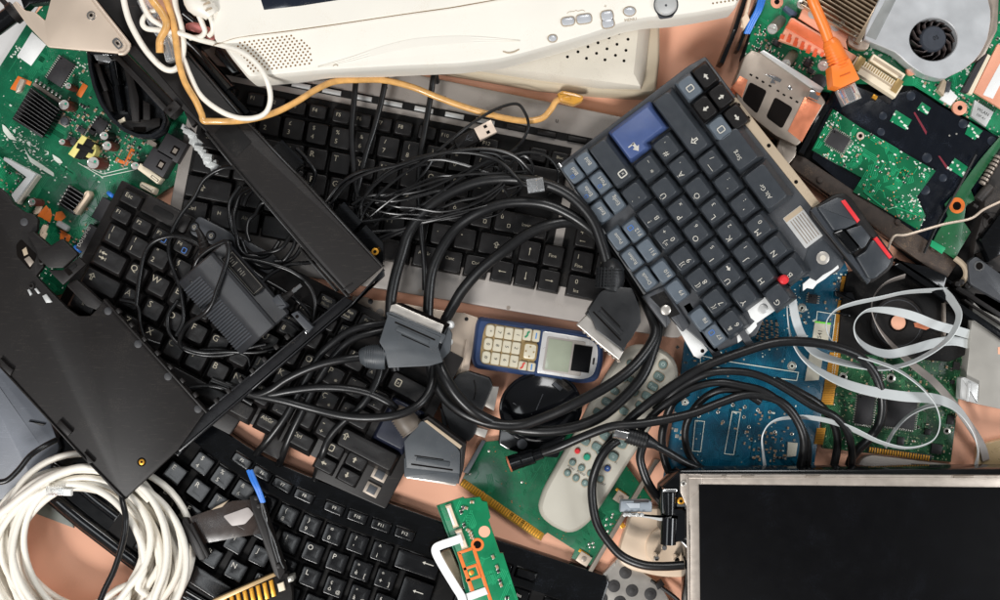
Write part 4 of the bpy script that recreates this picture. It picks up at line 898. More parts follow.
for k in range(26):
    t = k / 25; x_, y_ = 186 + 28 * t + RS.uniform(-2.5, 2.5), 130 + 38 * t + RS.uniform(-2, 2); fr = F(x_, y_, 54 + RS.uniform(-40, 40)); b.prism([fr(-5, -2), fr(RS.uniform(3, 6), -3), fr(5, RS.uniform(1, 3)), fr(-3, 3)], 40, 45 + RS.uniform(0, 5), .7)
solo('plastic_scrap', b, mat('frosted', (226, 228, 226), .35, trans=.35), 'torn frosted white plastic strip beside the slanted black beam', 'plastic scrap')

# ------------------------------------------------------------- power adapter
ga = thing('power_adapter', 'black power adapter with a ribbed side, lying on the left laptop keyboard', 'power adapter', 228, 300, 39)
def extr(prof, L0, L1, fr, mi=0, taper=1.5):
    """prof: [(n, z)] closed section across the axis, extruded along u"""
    bb = MB(); r = []
    for u, s in ((L0, .0), (L0 + taper, 1), (L1 - taper, 1), (L1, 0)):
        cn = sum(q[0] for q in prof) / len(prof); cz = sum(q[1] for q in prof) / len(prof); k = 1 if s else .93
        i0 = len(bb.v)
        for n_, z_ in prof:
            nn, zz = cn + (n_ - cn) * k, cz + (z_ - cz) * k; q = fr(u, nn); w = W(q[0], q[1], zz); bb.v.append(tuple(w))
        r.append(list(range(i0, len(bb.v))))
    for a, c in zip(r, r[1:]): bb.bridge(a, c, mi)
    bb.cap(r[0][::-1], mi); bb.cap(r[-1], mi); return bb
fa = F(205, 262, 49)
# n: negative = to the upper right, positive = lower left
prof = [(33, 42), (34, 54), (32, 64), (10, 84), (6, 86), (-9, 87), (-12, 85), (-13.5, 79), (-28, 73), (-31, 68), (-31, 44), (-28, 40), (30, 40)]
b = extr(prof, -3, 94, fa); part(ga, 'body', b, [mat('adapter_black', (46, 47, 50), .4, var=.1, bump=.1, bs=2200, dust=.12)])
for i in range(27):
    u = 8 + i * 3.1
    if u > 86: break
    b = MB(); q0 = fa(u, 27.5); q1 = fa(u, 12)
    b.tube([(*fa(u, 34), 58), (*fa(u, 32), 64.4), (*fa(u, 12.5), 82.2)], .85, 6, seg=1); part(ga, 'grip_rib', b, [mat('rib_grey', (74, 77, 82), .4)])
b = MB(); b.prism([fa(8, -14.5), fa(58, -14.5), fa(58, -28), fa(8, -28)], 70, 79.5, .5, 0)
for k, L in enumerate((7, 5, 4, 8, 5, 3, 6, 4)): b.box(fa, 14 + (k // 4) * 14 + (k % 4) * 2.4, -21, .9, L * .9, 79.5, 79.6, 0, 1)
for (u, v, w, h) in ((33, -15.6, 46, .5), (33, -27, 46, .5), (10.5, -21.3, .5, 11), (56, -21.3, .5, 11)): b.box(fa, u, v, w, h, 79.5, 79.6, 0, 1)
part(ga, 'rating_label', b, [BLK2, mat('faint_print', (92, 88, 80), .6)])
b = MB(); b.tube([(*fa(-4, -6), 64, 6.5), (*fa(-12, -10), 60, 5), (*fa(-22, -14), 58, 3.4), (*fa(-30, -16), 58, 2.4)], 4, 14, seg=3)
for k in range(4): b.rod((*fa(-7 - k * 4, -7.6 - k * 1.8), 62 - k), (*fa(-8.6 - k * 4, -8.3 - k * 1.8), 62 - k), 6.6 - k * .9, 14)
part(ga, 'strain_relief', b, [BLK])
# DC plug
gd = thing('barrel_plug', 'black angled power plug with a bright metal tip beside the power adapter', 'plug', 280, 300, 50)
b = MB(); fd = F(277, 304, -38); b.prism(rnd(fd.rect(-4, 0, 22, 15), 1.5), 58, 74, 2); part(gd, 'housing', b, [MGREY])
b = MB(); b.rod((*fd(5, 0), 63), (*fd(13, 0), 63), 5.0, 14, 0, 4); b.rod((*fd(13, 0), 63), (*fd(20, 0), 63), 3.6, 14, 0, 3.0); part(gd, 'collar', b, [BLK])
b = MB(); b.rod((*fd(16, 0), 63), (*fd(31, 0), 63), 2.4, 14); b.rod((*fd(22, 0), 63), (*fd(24, 0), 63), 2.9, 14); part(gd, 'metal_tip', b, [CHROME])

# ------------------------------------------------------------- ivory monitor
gc2 = thing('monitor', 'ivory monitor front with dotted speaker grille and round power button at the top edge', 'monitor', 470, 20, 40)
FR = [(205, -40), (206, 2), (214, 34), (229, 56), (246, 77), (250, 79), (320, 72.5), (400, 68), (460, 65.5), (500, 61), (528, 54), (560, 45), (590, 36), (626, 23.5), (650, 19), (672, 18), (700, 14), (737, 7), (760, -40)]
b = MB(); o = rnd(FR, [0, 10, 8, 4, 3, 3, 6, 6, 6, 6, 6, 6, 6, 6, 6, 6, 6, 3, 0], 2)
ls = [b.loop(o, 52, 96), b.loop(o, 84, 96), b.loop(inset(o, .8), 92, 96), b.loop(inset(o, 2.6), 95.3, 96), b.loop(inset(o, 5), 96, 96)]
for a, c in zip(ls, ls[1:]): b.bridge(a, c)
b.cap(ls[-1]); b.cap(ls[0][::-1])
part(gc2, 'bezel', b, [CRTW])
# upper brow with seam line: a step 1.5 px high, its edge curving from the left end to the top
SEAM = [(216, 44), (232, 38), (250, 35), (290, 30), (340, 23), (400, 14), (450, 7), (490, 0), (560, -12), (560, -40), (205, -40), (209, 10)]
b = MB(); o = rnd(SEAM, 5, 2); ls = [b.loop(o, 94, 99), b.loop(o, 98.4, 99), b.loop(inset(o, .7), 99, 99)]
for a, c in zip(ls, ls[1:]): b.bridge(a, c)
b.cap(ls[-1]); part(gc2, 'upper_bezel', b, [CRTW])
b = MB(); SE = spline([(213, 45.5), (232, 39), (250, 35.8), (290, 31), (340, 24), (400, 15), (450, 8), (490, 1), (540, -8)], 4)
b.strip([(x, y, 96.3, 0) for x, y in SE], .7, .3, 0, 1); part(gc2, 'seam', b, [HOLEB])
b = MB(); b.prism([(257, -12), (264, 10), (300, 6), (352, -2), (352, -12)], 98, 99.3, .1); part(gc2, 'screen', b, [mat('crt_screen', (24, 30, 42), .15, coat=.6, dust=.3)])
# soft moulded crease of the front
b = MB()
P = [(318, 67), (350, 60), (385, 50), (420, 43), (470, 40), (520, 41)]
b.strip([(x, y, 95.4 , 0, w_) for (x, y), w_ in zip(P, (1, 5, 8, 9, 7, 1))], 8, 1.6, 0, 8); part(gc2, 'moulded_ridge', b, [CRTW])
fg = F(270, 53, -8)
b = MB()
for j in range(11):
    n = 13 if j < 9 else 12
    for i in range(16):
        u = -33 + i * 4.7 + (j % 2) * 2.3; v = -14 + j * 3.0
        lim = 30 - (abs(v) * .3) + (v + 14) * .55
        if -30 + v * .2 < u < lim - 4 + 6 and -14 <= v <= 17:
            x, y = fg(u, v)
            if 232 < x + (60 - y) * .0 and y < 74 and inside((x, y), FR) and inside((x - 8, y + 3), FR): b.flat(circ(x, y, 1.05, 8), 96.12, 0)
part(gc2, 'speaker_grille', b, [HOLEB])
b = MB()
for i in range(7): b.flat(circ(713 + i * 4 - 0, 3.5 - i * .6, 1, 8), 96.12, 0); b.flat(circ(711 + i * 4, -1 - i * .6, 1, 8), 96.12, 0)
part(gc2, 'speaker_grille', b, [HOLEB])
BT = mat('button_grey', (204, 206, 210), .25, metal=.25)
def button(q, h=2.5, holder=gc2):
    b = MB(); o = rnd(q, 4); 
    if area(o) < 0: o = o[::-1]
    b.prism(inset(o, -.9), 96, 96.3, 0, 1)
    b.loft([(o, 96, 96), (o, 97, 97), (inset(o, .8), 98.2, 98.2), (inset(o, 1.8), 98.5, 98.5)], 0); part(holder, 'button', b, [BT, TANP])
for x, y, a, w, h in ((568, 21.5, -8, 13, 8), (584, 19, -8, 15, 9), (607, 16, 80, 10, 12), (608, 23.5, 80, 9, 12)):
    fr = F(x, y, a); button([fr(-w / 2, -h / 2), fr(w / 2, -h / 2), fr(w / 2, h / 2), fr(-w / 2, h / 2)])
button(circ(629.5, 11.5, 6, 16, 4.4)); button(circ(552.5, 38.5, 4.4, 16, 3.4))
b = MB(); b.tube([(503, 51.5, 96), (508, 53, 96.3), (514, 52, 96.3), (519, 49.5, 96)], .7, 6, seg=4); b.tube([(333, 66, 96), (336, 64.5, 96.3), (338, 66, 96)], .5, 6, seg=3); part(gc2, 'moulded_mark', b, [TANP])
b = MB(); b.text('MENU', F(630.5, 20, -8), 0, 0, 4.5, 96.15, 0); b.text('+', F(605.5, 6.5, -8), 0, 0, 6, 96.15, 0)
b.tube([(567, 14, 96), (569, 12, 96.1), (574, 11.6, 96.1), (576, 10.5, 96.1), (578, 11.4, 96.1), (582, 10.2, 96.1), (585, 11.5, 96)], .3, 4, seg=2); part(gc2, 'printed_mark', b, [TANP])
b = MB(); b.cyl(666, 5, 12.4, 95, 96.4, 32, .3, 1); b.loft([(circ(666, 4.5, 11, 32), 96, 99), (circ(666, 4.5, 11, 32), 98.6, 99), (circ(666, 4.5, 9.5, 32), 100, 99), (circ(666, 4.5, 4, 32), 99.4, 99)], 0); b.flat(circ(666, 5.5, 1.2, 10), 99.6, 1); part(gc2, 'power_button', b, [SILV2, MGREY])
b = MB(); b.prism(rnd([(655, 10), (676, 10), (673, 17), (668, 18), (660, 19)], 2), 94, 96.4, .3, 0); part(gc2, 'button_recess', b, [MGREY])

ge = thing('plastic_housing', 'beige plastic housing with rows of round vent holes below the ivory monitor', 'housing', 590, 70, 0)
BH = [(380, 20), (662, -10), (660, 30), (660, 60), (656, 94.5), (640, 95.5), (600, 93), (540, 87), (500, 80), (440, 70), (380, 62)]
b = MB(); o = rnd(BH, [2, 2, 2, 2, 5, 3, 3, 3, 3, 3, 3], 2)
if area(o) < 0: o = o[::-1]
ls = [b.loop(o, 0, 30), b.loop(o, 26, 30), b.loop(inset(o, 1.5), 29.4, 30), b.loop(inset(o, 3.5), 31, 31)]
for a, c in zip(ls, ls[1:]): b.bridge(a, c)
b.cap(ls[-1]); b.cap(ls[0][::-1]); part(ge, 'lower_shell', b, [mat('warm_beige', (196, 182, 158), .52, var=.06, vs=18, dust=.3, dcol=(140, 116, 88))])
b = MB(); T1_ = [(400, 20), (642, 5), (640, 22), (634.5, 75), (640, 86), (600, 81), (540, 73), (480, 65), (400, 58)]
T0_ = [(400, 18), (652, 0), (651, 22), (645, 78), (641, 89), (600, 88), (540, 80), (480, 71), (400, 62)]
if area(T1_) < 0: T1_ = T1_[::-1]; T0_ = T0_[::-1]
ls = [b.loop(T0_, 30, 36), b.loop(T0_, 33, 36), b.loop([(x * .5 + u * .5, y * .5 + v * .5) for (x, y), (u, v) in zip(T0_, T1_)], 42, 44), b.loop(T1_, 46, 46)]
for a, c in zip(ls, ls[1:]): b.bridge(a, c)
T2_ = [(400, 20), (641, 5), (639, 22), (633.5, 74), (600, 69), (540, 62), (500, 58), (480, 56), (400, 50)]
c_ = b.loop(T2_ if area(T2_) > 0 else T2_[::-1], 47, 47); b.bridge(ls[-1], c_); b.cap(c_)
for x, y in ((549, 54.5), (567.5, 57), (559, 51), (578, 52), (586.5, 58.5), (588, 47), (596.5, 53.5), (605, 60), (598, 43), (607, 49), (615.5, 55.5), (624, 61), (609, 38), (617, 44.5), (626, 50.5), (619, 33.5), (628, 39.5), (630, 29)): b.flat(circ(x, y, 1.5, 12), 47.15, 1)
part(ge, 'vented_cover', b, [BEIGE, HOLE])

# ------------------------------------------------------------- laptop base (upper right)
gl2 = thing('opened_laptop', 'opened laptop base with green motherboard, silver cooling fan and black insulating film', 'laptop base', 880, 150, 0)
FRM = [(726, 80), (748, 30), (770, -20), (1040, -20), (1040, 350), (1000, 322), (930, 285), (893, 262), (880, 246), (840, 214), (812, 196), (786, 180), (735, 130)]
HOLE_ = [(745, 85), (765, 40), (780, -10), (1020, -10), (1020, 320), (1000, 305), (940, 270), (900, 250), (885, 236), (845, 205), (815, 188), (792, 172), (748, 126)]
b = MB(); b.prism(rnd([(740, 60), (768, -20), (1040, -20), (1040, 330), (1000, 312), (930, 272), (905, 255), (860, 218), (800, 170), (780, 150)], 2), 3, 8, 1); part(gl2, 'base_tray', b, [BLK2])
b = MB(); b.prism(rnd([(789, 166), (797, 154), (806, 158), (945, 252), (958, 263), (948, 278), (926, 266), (892, 241), (858, 214), (822, 190)], 2), 8, 17, 1.5)
for x, y in ((898, 222), (934, 248), (820, 180)): b.cyl(x, y, 3, 17, 19, 14, .5)
part(gl2, 'dusty_rim', b, [DUSTY])
b = MB()
def wallb(pts, w, z0, z1, bv=.6, mi=0):
    for a, c in zip(pts, pts[1:]):
        L = math.dist(a, c); fr = F(a[0], a[1], math.degrees(math.atan2(c[1] - a[1], c[0] - a[0]))); b.box(fr, L / 2, 0, L + w * .6, w, z0, z1, bv, mi)
wallb([(836, 92), (820, 118), (802, 152)], 6, 8, 27, 1.5); part(gl2, 'inner_wall', b, [BLKG]); b = MB(); wallb([(748, -10), (735, 30), (722, 62)], 5, 8, 30, 1.5); part(gl2, 'inner_wall', b, [BLKG]); b = MB(); wallb([(762, -10), (738, 50)], 3, 8, 24, 1); part(gl2, 'inner_wall', b, [BLKG]); b = MB()
wallb([(792, 168), (860, 218), (905, 248), (950, 282), (1010, 326)], 3.5, 3, 14, 1)
part(gl2, 'inner_wall', b, [BLKG])
PMB = [(742, 66), (765, -16), (1030, -16), (1030, 152), (1000, 140), (985, 128), (942, 104), (915, 86), (890, 84), (850, 84), (838, 92), (815, 92), (790, 76), (762, 56)]
b = MB(); b.prism(PMB, 8, 12, .4); traces(b, PMB, 12.1, 31, 200, 1, (6, 24), seed=71); specks(b, PMB, 12.2, 1200, 2, (.4, 1.1), 72, 31, clusters=26); specks(b, PMB, 14.7, 120, 3, (.5, 1.1), 73, sq=False)
part(gl2, 'motherboard', b, [G3, G3T, SILK, TIN])
FLM = [(834, 96), (846, 82), (880, 96), (905, 92), (915, 90), (940, 106), (984, 130), (1030, 152), (1030, 180), (1000, 190), (968, 200), (950, 240), (930, 244), (902, 224), (852, 192), (812, 158), (820, 128)]
b = MB(); b.prism(rnd(FLM, 1.5), 15, 15.8, .1)
for x, y, r in ((911, 96, 4.6), (963, 124, 4.6), (992, 141, 4.6), (881, 132, 4), (927, 158, 5), (883, 116, 4), (962, 196, 5), (943, 178, 4), (925, 190, 5)): b.cyl(x, y, r, 15.8, 16.1, 18, .1, 1)
for q in ([(913.5, 113), (915, 112), (927, 132), (926, 135)], [(938, 156), (940, 156), (948, 167), (947, 170)]): b.flat(q, 16, 2)
b.flat(circ(949.5, 135.7, 1, 8), 16.1, 3); b.flat(circ(956.5, 134, 1, 8), 16.1, 3)
part(gl2, 'insulating_film', b, [FILM, mat('film_disc', (34, 40, 50), .3), mat('red_mark', (120, 30, 46), .5), TIN])
b = MB(); b.box(F(875, 97, 31), 0, 0, 5, 4, 15.8, 18, .5); part(gl2, 'contact_pad', b, [GOLD])
PLB = [(833, 109), (860, 127), (936, 171), (917, 197), (926, 216), (919, 230), (853, 192), (862, 178), (812, 150)]
b = MB(); b.prism(PLB, 16, 19, .4); traces(b, PLB, 19.1, 31, 100, 1, (5, 22), seed=81); specks(b, PLB, 19.2, 520, 2, (.35, .85), 82, 31, clusters=9); specks(b, PLB, 21, 120, 3, (.3, .6), 83, sq=False)
b.tube([(864, 192, 19.5), (880, 205, 19.5), (888, 209, 19.5), (897, 208, 19.5), (922, 217, 19.5)], .8, 6, 1)
part(gl2, 'daughter_board', b, [mat('pcb_vivid', (6, 100, 62), .25, var=.15, coat=.3), G3T, SILK, ORPAD])
lb = bpy.data.objects[[o.name for o in gl2.children if o.name.startswith('daughter')][0]]
for (cx, cy, w, h) in ((838, 141, 20, 16),): chip(gl2, cx, cy, 31, w, h, 19, 2.6, 'lrtb', 10)
smds(gl2, PLB, 30, 19, 31, 84, size=(2, 3.6), clusters=6)
b = MB(); b.cyl(860.5, 136, 4, 19, 19.8, 18, .2, 0); b.cyl(860.5, 136, 2, 19.8, 20, 12, 0, 1); part(gl2, 'mounting_ring', b, [CREAM, HOLE])
for q in ([(896, 110), (912, 120), (906, 130), (890, 121)], [(922, 102), (931, 108), (927, 115), (917, 109)], [(955, 158), (971, 169), (963, 178), (948, 168)], [(970, 122), (983, 131), (975, 140), (965, 134)]):
    b = MB(); b.prism(q, 15.8, 16.8, .2); specks(b, q, 17, 26, 1, (.6, 1.2), 9, 31); part(gl2, 'board_patch', b, [G3, SILK])
# fan
FP = [(862, 40), (872, 14), (886, -14), (985, -14), (992, 14), (988, 40), (978, 58), (964, 70), (950, 76), (946, 79), (940, 79), (924, 75), (908, 64), (896, 52), (880, 46)]
b = MB(); N_ = 40; cxf, cyf = 933.5, 39.5
def ray(poly, a):
    best = None; dx, dy = math.cos(a), math.sin(a)
    for i in range(len(poly)):
        x1, y1 = poly[i - 1]; x2, y2 = poly[i]; ex, ey = x2 - x1, y2 - y1; den = dx * ey - dy * ex
        if abs(den) < 1e-9: continue
        t = ((x1 - cxf) * ey - (y1 - cyf) * ex) / den; s_ = ((x1 - cxf) * dy - (y1 - cyf) * dx) / den
        if t > 0 and 0 <= s_ <= 1 and (best is None or t < best): best = t
    return (cxf + dx * best, cyf + dy * best)
out_ = [ray(rnd(FP, 6), 2 * math.pi * i / N_) for i in range(N_)]; inn_ = [(cxf + 24 * math.cos(2 * math.pi * i / N_), cyf + 21.5 * math.sin(2 * math.pi * i / N_)) for i in range(N_)]
b.ring(out_, inn_, 14, 32, .8); part(gl2, 'fan_housing', b, [FANS])
b = MB(); b.prism([(866, 36), (893, -14), (903, -14), (876, 40)], 32, 32.4, .1, 0); part(gl2, 'foil_tape', b, [mat('foil', (150, 152, 150), .45, metal=.4)])
b = MB(); b.prism([(980, -14), (1000, -14), (998, 30), (986, 54), (976, 62), (988, 34), (990, 10)], 10, 26, 2); part(gl2, 'fan_side', b, [STEELD])
b = MB(); b.cyl(cxf, cyf, 24, 14, 15, 30, 0, 1); b.loft([(circ(934, 38.5, 13, 28), 15, 28), (circ(934, 38.5, 13, 28), 26, 28), (circ(934, 38.5, 11.5, 28), 28, 28)], 0)
b.flat(circ(934, 39, 7, 20), 28.1, 0)
for i in range(13):
    a = 2 * math.pi * i / 13
    p1 = (934 + 12 * math.cos(a), 38.5 + 12 * math.sin(a)); p2 = (934 + 17 * math.cos(a + .22), 38.5 + 17 * math.sin(a + .22)); p3 = (933.8 + 22 * math.cos(a + .62), 39 + 20.5 * math.sin(a + .62))
    q = [p1, p2, p3]; L_ = [(x + 1.6 * math.cos(a + 1.9), y + 1.6 * math.sin(a + 1.9)) for x, y in q[::-1]]
    b.prism(q + L_, 16, 25, .3, 2)
rotor = part(gl2, 'fan_rotor', b, [FANK, HOLE, mat('blade', (72, 62, 60), .4)])
b = MB(); b.text('05', F(936, 38, -20), 0, 0, 6, 28.3, 0); part(gl2, 'rotor_marking', b, [BLK2])
# fin stack
ff = F(842, 8, 31)
b = MB(); b.box(ff, 0, -4, 76, 50, 12, 18, .5, 0)
for i in range(11): b.box(ff, -2, -26 + i * 4.4, 70, 1.5, 18, 30, .3, 0)
b.box(F(868, 24, -60), 0, 0, 44, 5, 18, 31, .5, 0)
part(gl2, 'heatsink', b, [mat('fin_metal', (176, 156, 132), .35, metal=.7)])
# copper bracket
b = MB(); b.prism([(779, 40), (791, 18), (794, 18), (857, 56), (852, 62), (838, 60), (790, 44)], 18, 24, 1, 0); b.prism([(786, 27), (792, 19), (842, 49), (837, 57)], 24, 27, .8, 1)
b.prism([(799, 18), (803, 8), (806, 4), (824, 6), (840, 20), (850, 32), (846, 42), (848, 50)], 20, 24, .5, 0)
for i in range(6): b.prism([(781 + i * 6.5, 34 + i * 3.6), (785 + i * 6.5, 35.5 + i * 3.6), (783.5 + i * 6.5, 39.5 + i * 3.6), (779.5 + i * 6.5, 38 + i * 3.6)], 24, 25, .2, 2); b.prism([(789 + i * 6.5, 34 + i * 3.6), (792 + i * 6.5, 35.5 + i * 3.6), (790.5 + i * 6.5, 39 + i * 3.6), (787.5 + i * 6.5, 38 + i * 3.6)], 24, 25, .2, 2)
b.flat(circ(813, 14, 5, 18), 24.2, 3); b.flat(circ(836, 26, 5.5, 18), 24.2, 3)
part(gl2, 'copper_bracket', b, [SALMON, mat('orange_edge', (226, 116, 72), .4, metal=.2), mat('red_edge', (222, 92, 52), .4), SILV2])
for x, y, r in ((858, 38, 5), (802, 4, 5), (842, 24, 3)):
    screw(gl2, x, y, r, 25)
b = MB(); b.prism(rnd([(848, 34), (856, 28), (872, 38), (868, 50), (858, 50), (848, 44)], 3), 18, 25, 1.2); part(gl2, 'bracket_arm', b, [CREAM])
b = MB(); b.cyl(777, 2, 6.4, 12, 13, 22, .3, 0); b.cyl(777, 2, 2.6, 13, 13.2, 14, 0, 1); part(gl2, 'mounting_ring', b, [SALMON, HOLE])
for x, y, r in ((912, 70, 5.4), (960, 108, 7.2)): b = MB(); b.cyl(x, y, r, 12, 17, 24, .5, 0); b.cyl(x, y, r * .35, 17, 17.2, 14, 0, 1); part(gl2, 'mounting_ring', b, [SALMON, HOLE])
ecap(gl2, 772.5, 29, 5.6, 12, 16, CAPG, (8, -8), SILK); ecap(gl2, 786, 64, 5.2, 12, 16, CAPG, (7, -9), SILK); ecap(gl2, 823, 66, 5.4, 12, 14, CAPG, (3, -4), SILK)
b = MB(); b.cyl(819.5, 81.5, 8, 12, 18, 10, 1.5, 0); b.cyl(819.5, 81.5, 5.5, 18, 18.5, 20, .3, 0); part(gl2, 'inductor', b, [MGREY])
b = MB(); b.prism(rnd([(783, 8), (786, 5), (798, 13), (796, 17), (791, 15)], 1.5), 12, 19, 1); part(gl2, 'coil', b, [mat('coil_blue', (70, 84, 104), .4)])
for x, y, w, h in ((777, 43, 7, 6), (808, 63, 7, 8), (811, 71, 6, 5)): chip(gl2, x, y, 31, w, h, 12, 4, 'lr', 3, dot=False)
smds(gl2, [(760, 20), (775, 50), (815, 88), (790, 75), (750, 50)], 30, 12, 31, 91, size=(2.2, 4), clusters=4); smds(gl2, [(920, 78), (945, 84), (985, 110), (975, 125), (940, 100)], 24, 12, 31, 92, size=(2.2, 4.2), clusters=4); smds(gl2, [(990, 0), (1004, 0), (1004, 60), (990, 60)], 6, 12, 31, 93)
# pin header beside the card cage
b = MB()
for i in range(15): 
    x, y = 760 + i * 4.15, 49 + i * 2.6
    b.box(F(x, y, 31), 0, 0, 1.6, 4, 12, 16, .3, 0); b.box(F(x + 2, y - 6, 31), 0, 0, 1.4, 3, 12, 14, .3, 1)
part(gl2, 'pin_header', b, [SMDK, CREAM])
# cream connector
b = MB(); fc2 = F(880, 72, 33); b.box(fc2, 0, 6, 54, 15, 16, 26, .8, 0); b.box(fc2, 4, -8, 38, 8, 16, 24, .8, 0); b.box(fc2, 4, -8, 34, 3, 24, 24.4, .1, 2)
for i in range(15): b.box(fc2, -18 + i * 2.6, 1.5, 1.2, 5, 26, 26.6, .2, 1)
b.box(fc2, 0, 6, 40, 2, 26, 26.3, 0, 2); b.box(fc2, -22, 4, 7, 15, 26, 29, .8, 1); b.box(fc2, 22, 2, 7, 14, 26, 28, .8, 1)
part(gl2, 'ribbon_connector', b, [IVORYC, mat('brass_dull', (168, 140, 90), .4, metal=.5), TANP])
b = MB(); b.prism([(938, 90), (944, 78), (947, 82), (944, 96)], 12, 20, 1); b.prism([(946, 80), (952, 82), (950, 92), (945, 92)], 12, 18, 1.5, 1); part(gl2, 'battery_contact', b, [TANP, MGREY])
b = MB(); b.prism([(945, 92), (950, 89), (958, 97), (951, 106), (940, 99)], 12, 15, .4); part(gl2, 'white_label', b, [WHT])
b = MB(); b.prism([(975, 100), (994, 112), (986, 127), (971, 116)], 12, 16, .5); b.text('WLAN', F(983, 112, 31), 0, 0, 4.5, 16.1, 1); b.text('55F A1', F(981, 117, 31), 0, 0, 3.6, 16.1, 1)
for i in range(9): b.box(F(980 + i * 1.9, 101 + i * 1.2, 31), 0, 0, .9, 4, 16, 16.6, .1, 1)
part(gl2, 'radio_module', b, [SILV2, SMDK])
b = MB(); b.prism([(962, 91), (983, 52), (988, 54), (968, 93)], 12, 20, .6, 0); b.prism([(968, 93), (988, 54), (991, 56), (972, 95)], 12, 18, .5, 1); part(gl2, 'memory_slot', b, [CHIP, IVORYC])
b = MB(); b.prism([(974, 92), (998, 44), (1030, 60), (1006, 112)], 14, 18, .5, 0); b.prism([(983, 95), (1003, 58), (1012, 62), (993, 99)], 18, 18.5, .2, 1); part(gl2, 'memory_module', b, [SALMON, WHT])
# card cage
CG = [(735, 82), (745, 56), (752, 50), (763, 54), (820, 93), (826, 102), (802, 141), (797, 146), (776, 136), (738, 106)]
b = MB(); b.prism(rnd(CG, 2), 14, 32, 1.2)
part(gl2, 'card_cage', b, [STEELD])
b = MB(); b.prism([(760, 52), (764, 50), (824, 88), (820, 94)], 30, 34, .8); part(gl2, 'cage_rail', b, [SILV2])
for q in ([(750, 82), (767, 91), (757, 114), (742, 100)], [(775, 97), (793, 108), (782, 129), (766, 117)]): b = MB(); b.prism(rnd(q, 3), 32, 32.3, 0); part(gl2, 'cage_window', b, [HOLE])
b = MB()
for x, y in ((751, 75), (757, 78), (763, 82), (770, 86), (778, 91), (784, 95), (791, 98), (797, 102)): b.flat(F(x, y, 31).rect(0, 0, 3, 1.8, .6), 32.2, 0)
part(gl2, 'cage_slot', b, [HOLE])
b = MB(); b.prism([(764, 74), (776, 76), (782, 80), (780, 83), (774, 80), (776, 84), (770, 83), (772, 79)], 32, 33.2, .5); b.cyl(790, 88, 2.2, 32, 33, 12, .4); part(gl2, 'cage_spring', b, [CHROME])
b = MB(); b.prism([(805, 97), (822, 105.5), (802, 142), (788, 131)], 31, 33, .6); part(gl2, 'copper_tape', b, [COPPER])
b = MB(); b.prism([(740, 76), (748, 80), (742, 98), (732, 88)], 20, 33, .6); part(gl2, 'copper_tape', b, [COPPER])
b = MB(); b.prism([(748, 124), (782, 146), (790, 152), (784, 166), (772, 160), (745, 142)], 10, 16, 1, 1); b.prism(rnd([(780, 138), (797, 146), (796, 156), (786, 168), (778, 166), (776, 150)], 2), 14, 24, 1.4, 0); part(gl2, 'card_guide', b, [STEELD, BLK2])
b = MB(); b.prism([(811, 90), (821, 93), (818, 101), (808, 97)], 34, 38, .8); part(gl2, 'metal_clip', b, [CHROME])
# wires at the top left of the base
b = MB()
for i in range(3): b.tube([(762 + i * 2.6, -12, 30), (757 + i * 2.4, 8, 31), (750 + i * 2.2, 22, 30), (745 + i * 1.8, 34, 28)], 1.5, 8)
part(gl2, 'blue_wire', b, [BLUEW])
b = MB(); b.tube([(752, -10, 30), (747, 10, 31), (742, 28, 29)], 1.8, 8); b.prism([(742, 18), (747, 12), (750, 20), (744, 30)], 26, 33, .7); part(gl2, 'cream_wire', b, [BEIGEW])
# right end: green strip, spring, posts
b = MB(); b.prism([(1012, 134), (992, 160), (971, 190), (975, 200), (966, 206), (964, 222), (971, 232), (960, 250), (955, 259), (932, 244), (938, 232), (948, 216), (945, 204), (958, 190), (980, 160), (1004, 132)], 18, 20, .3); specks(b, [(932, 240), (958, 226), (968, 232), (955, 256)], 20.1, 30, 1, (.5, .9), 5, 31, sq=False)
b.cyl(957, 205.5, 8, 20, 20.3, 22, 0, 2); b.cyl(957, 206, 4.2, 20.3, 20.5, 16, 0, 3); b.prism([(932, 240), (946, 248), (942, 254), (930, 246)], 20, 20.5, .1, 4)
part(gl2, 'side_board', b, [mat('pcb_strip', (34, 94, 58), .35, var=.2, dust=.4, dcol=(120, 90, 60)), TIN, ORPAD, HOLE, G3T])
b = MB()
for i in range(8): b.rod((982 + i * 2.2, 184 - i * 3.6, 26), (983.2 + i * 2.2, 182 - i * 3.6, 26), 4 if i % 2 else 3.4, 12)
part(gl2, 'spring', b, [STEELD])
b = MB(); b.prism(rnd([(986, 170), (1020, 120), (1020, 330), (980, 312), (968, 300), (962, 292), (972, 262), (976, 236), (984, 212)], 4), 8, 22, 2.5)
b.cyl(992, 222, 9, 22, 24, 20, 1, 0); b.cyl(992, 222, 4, 24, 24.2, 14, 0, 1); b.prism([(980, 240), (1010, 200), (1010, 250), (990, 262)], 22, 34, 4, 2)
b.rod((978, 200, 24), (990, 186, 24), 5, 12, 0)
for k_ in range(9):
    xx_, yy_ = 976 + (k_ * 37 % 26), 206 + k_ * 10; b.box(F(xx_, yy_, 31 + (k_ % 3) * 20), 0, 0, 5 + k_ % 4, 3 + k_ % 3, 22, 25 + k_ % 3, .5, k_ % 2)
part(gl2, 'end_bracket', b, [mat('dark_dusty', (44, 40, 38), .55, var=.3, dust=.5, dcol=(90, 78, 66)), HOLE, BLKG])
b = MB(); b.prism(rnd([(968, 262), (976, 256), (1012, 282), (1012, 308), (970, 284)], 3), 22, 30, 1.2, 0); b.ring(circ(979.5, 266, 5.2, 22), circ(979.5, 266, 3.6, 22), 30, 31, .2, 1); b.flat(circ(979.5, 266, 3.6, 18), 30.2, 2); part(gl2, 'post_plate', b, [MGREY, CHROME, HOLE])
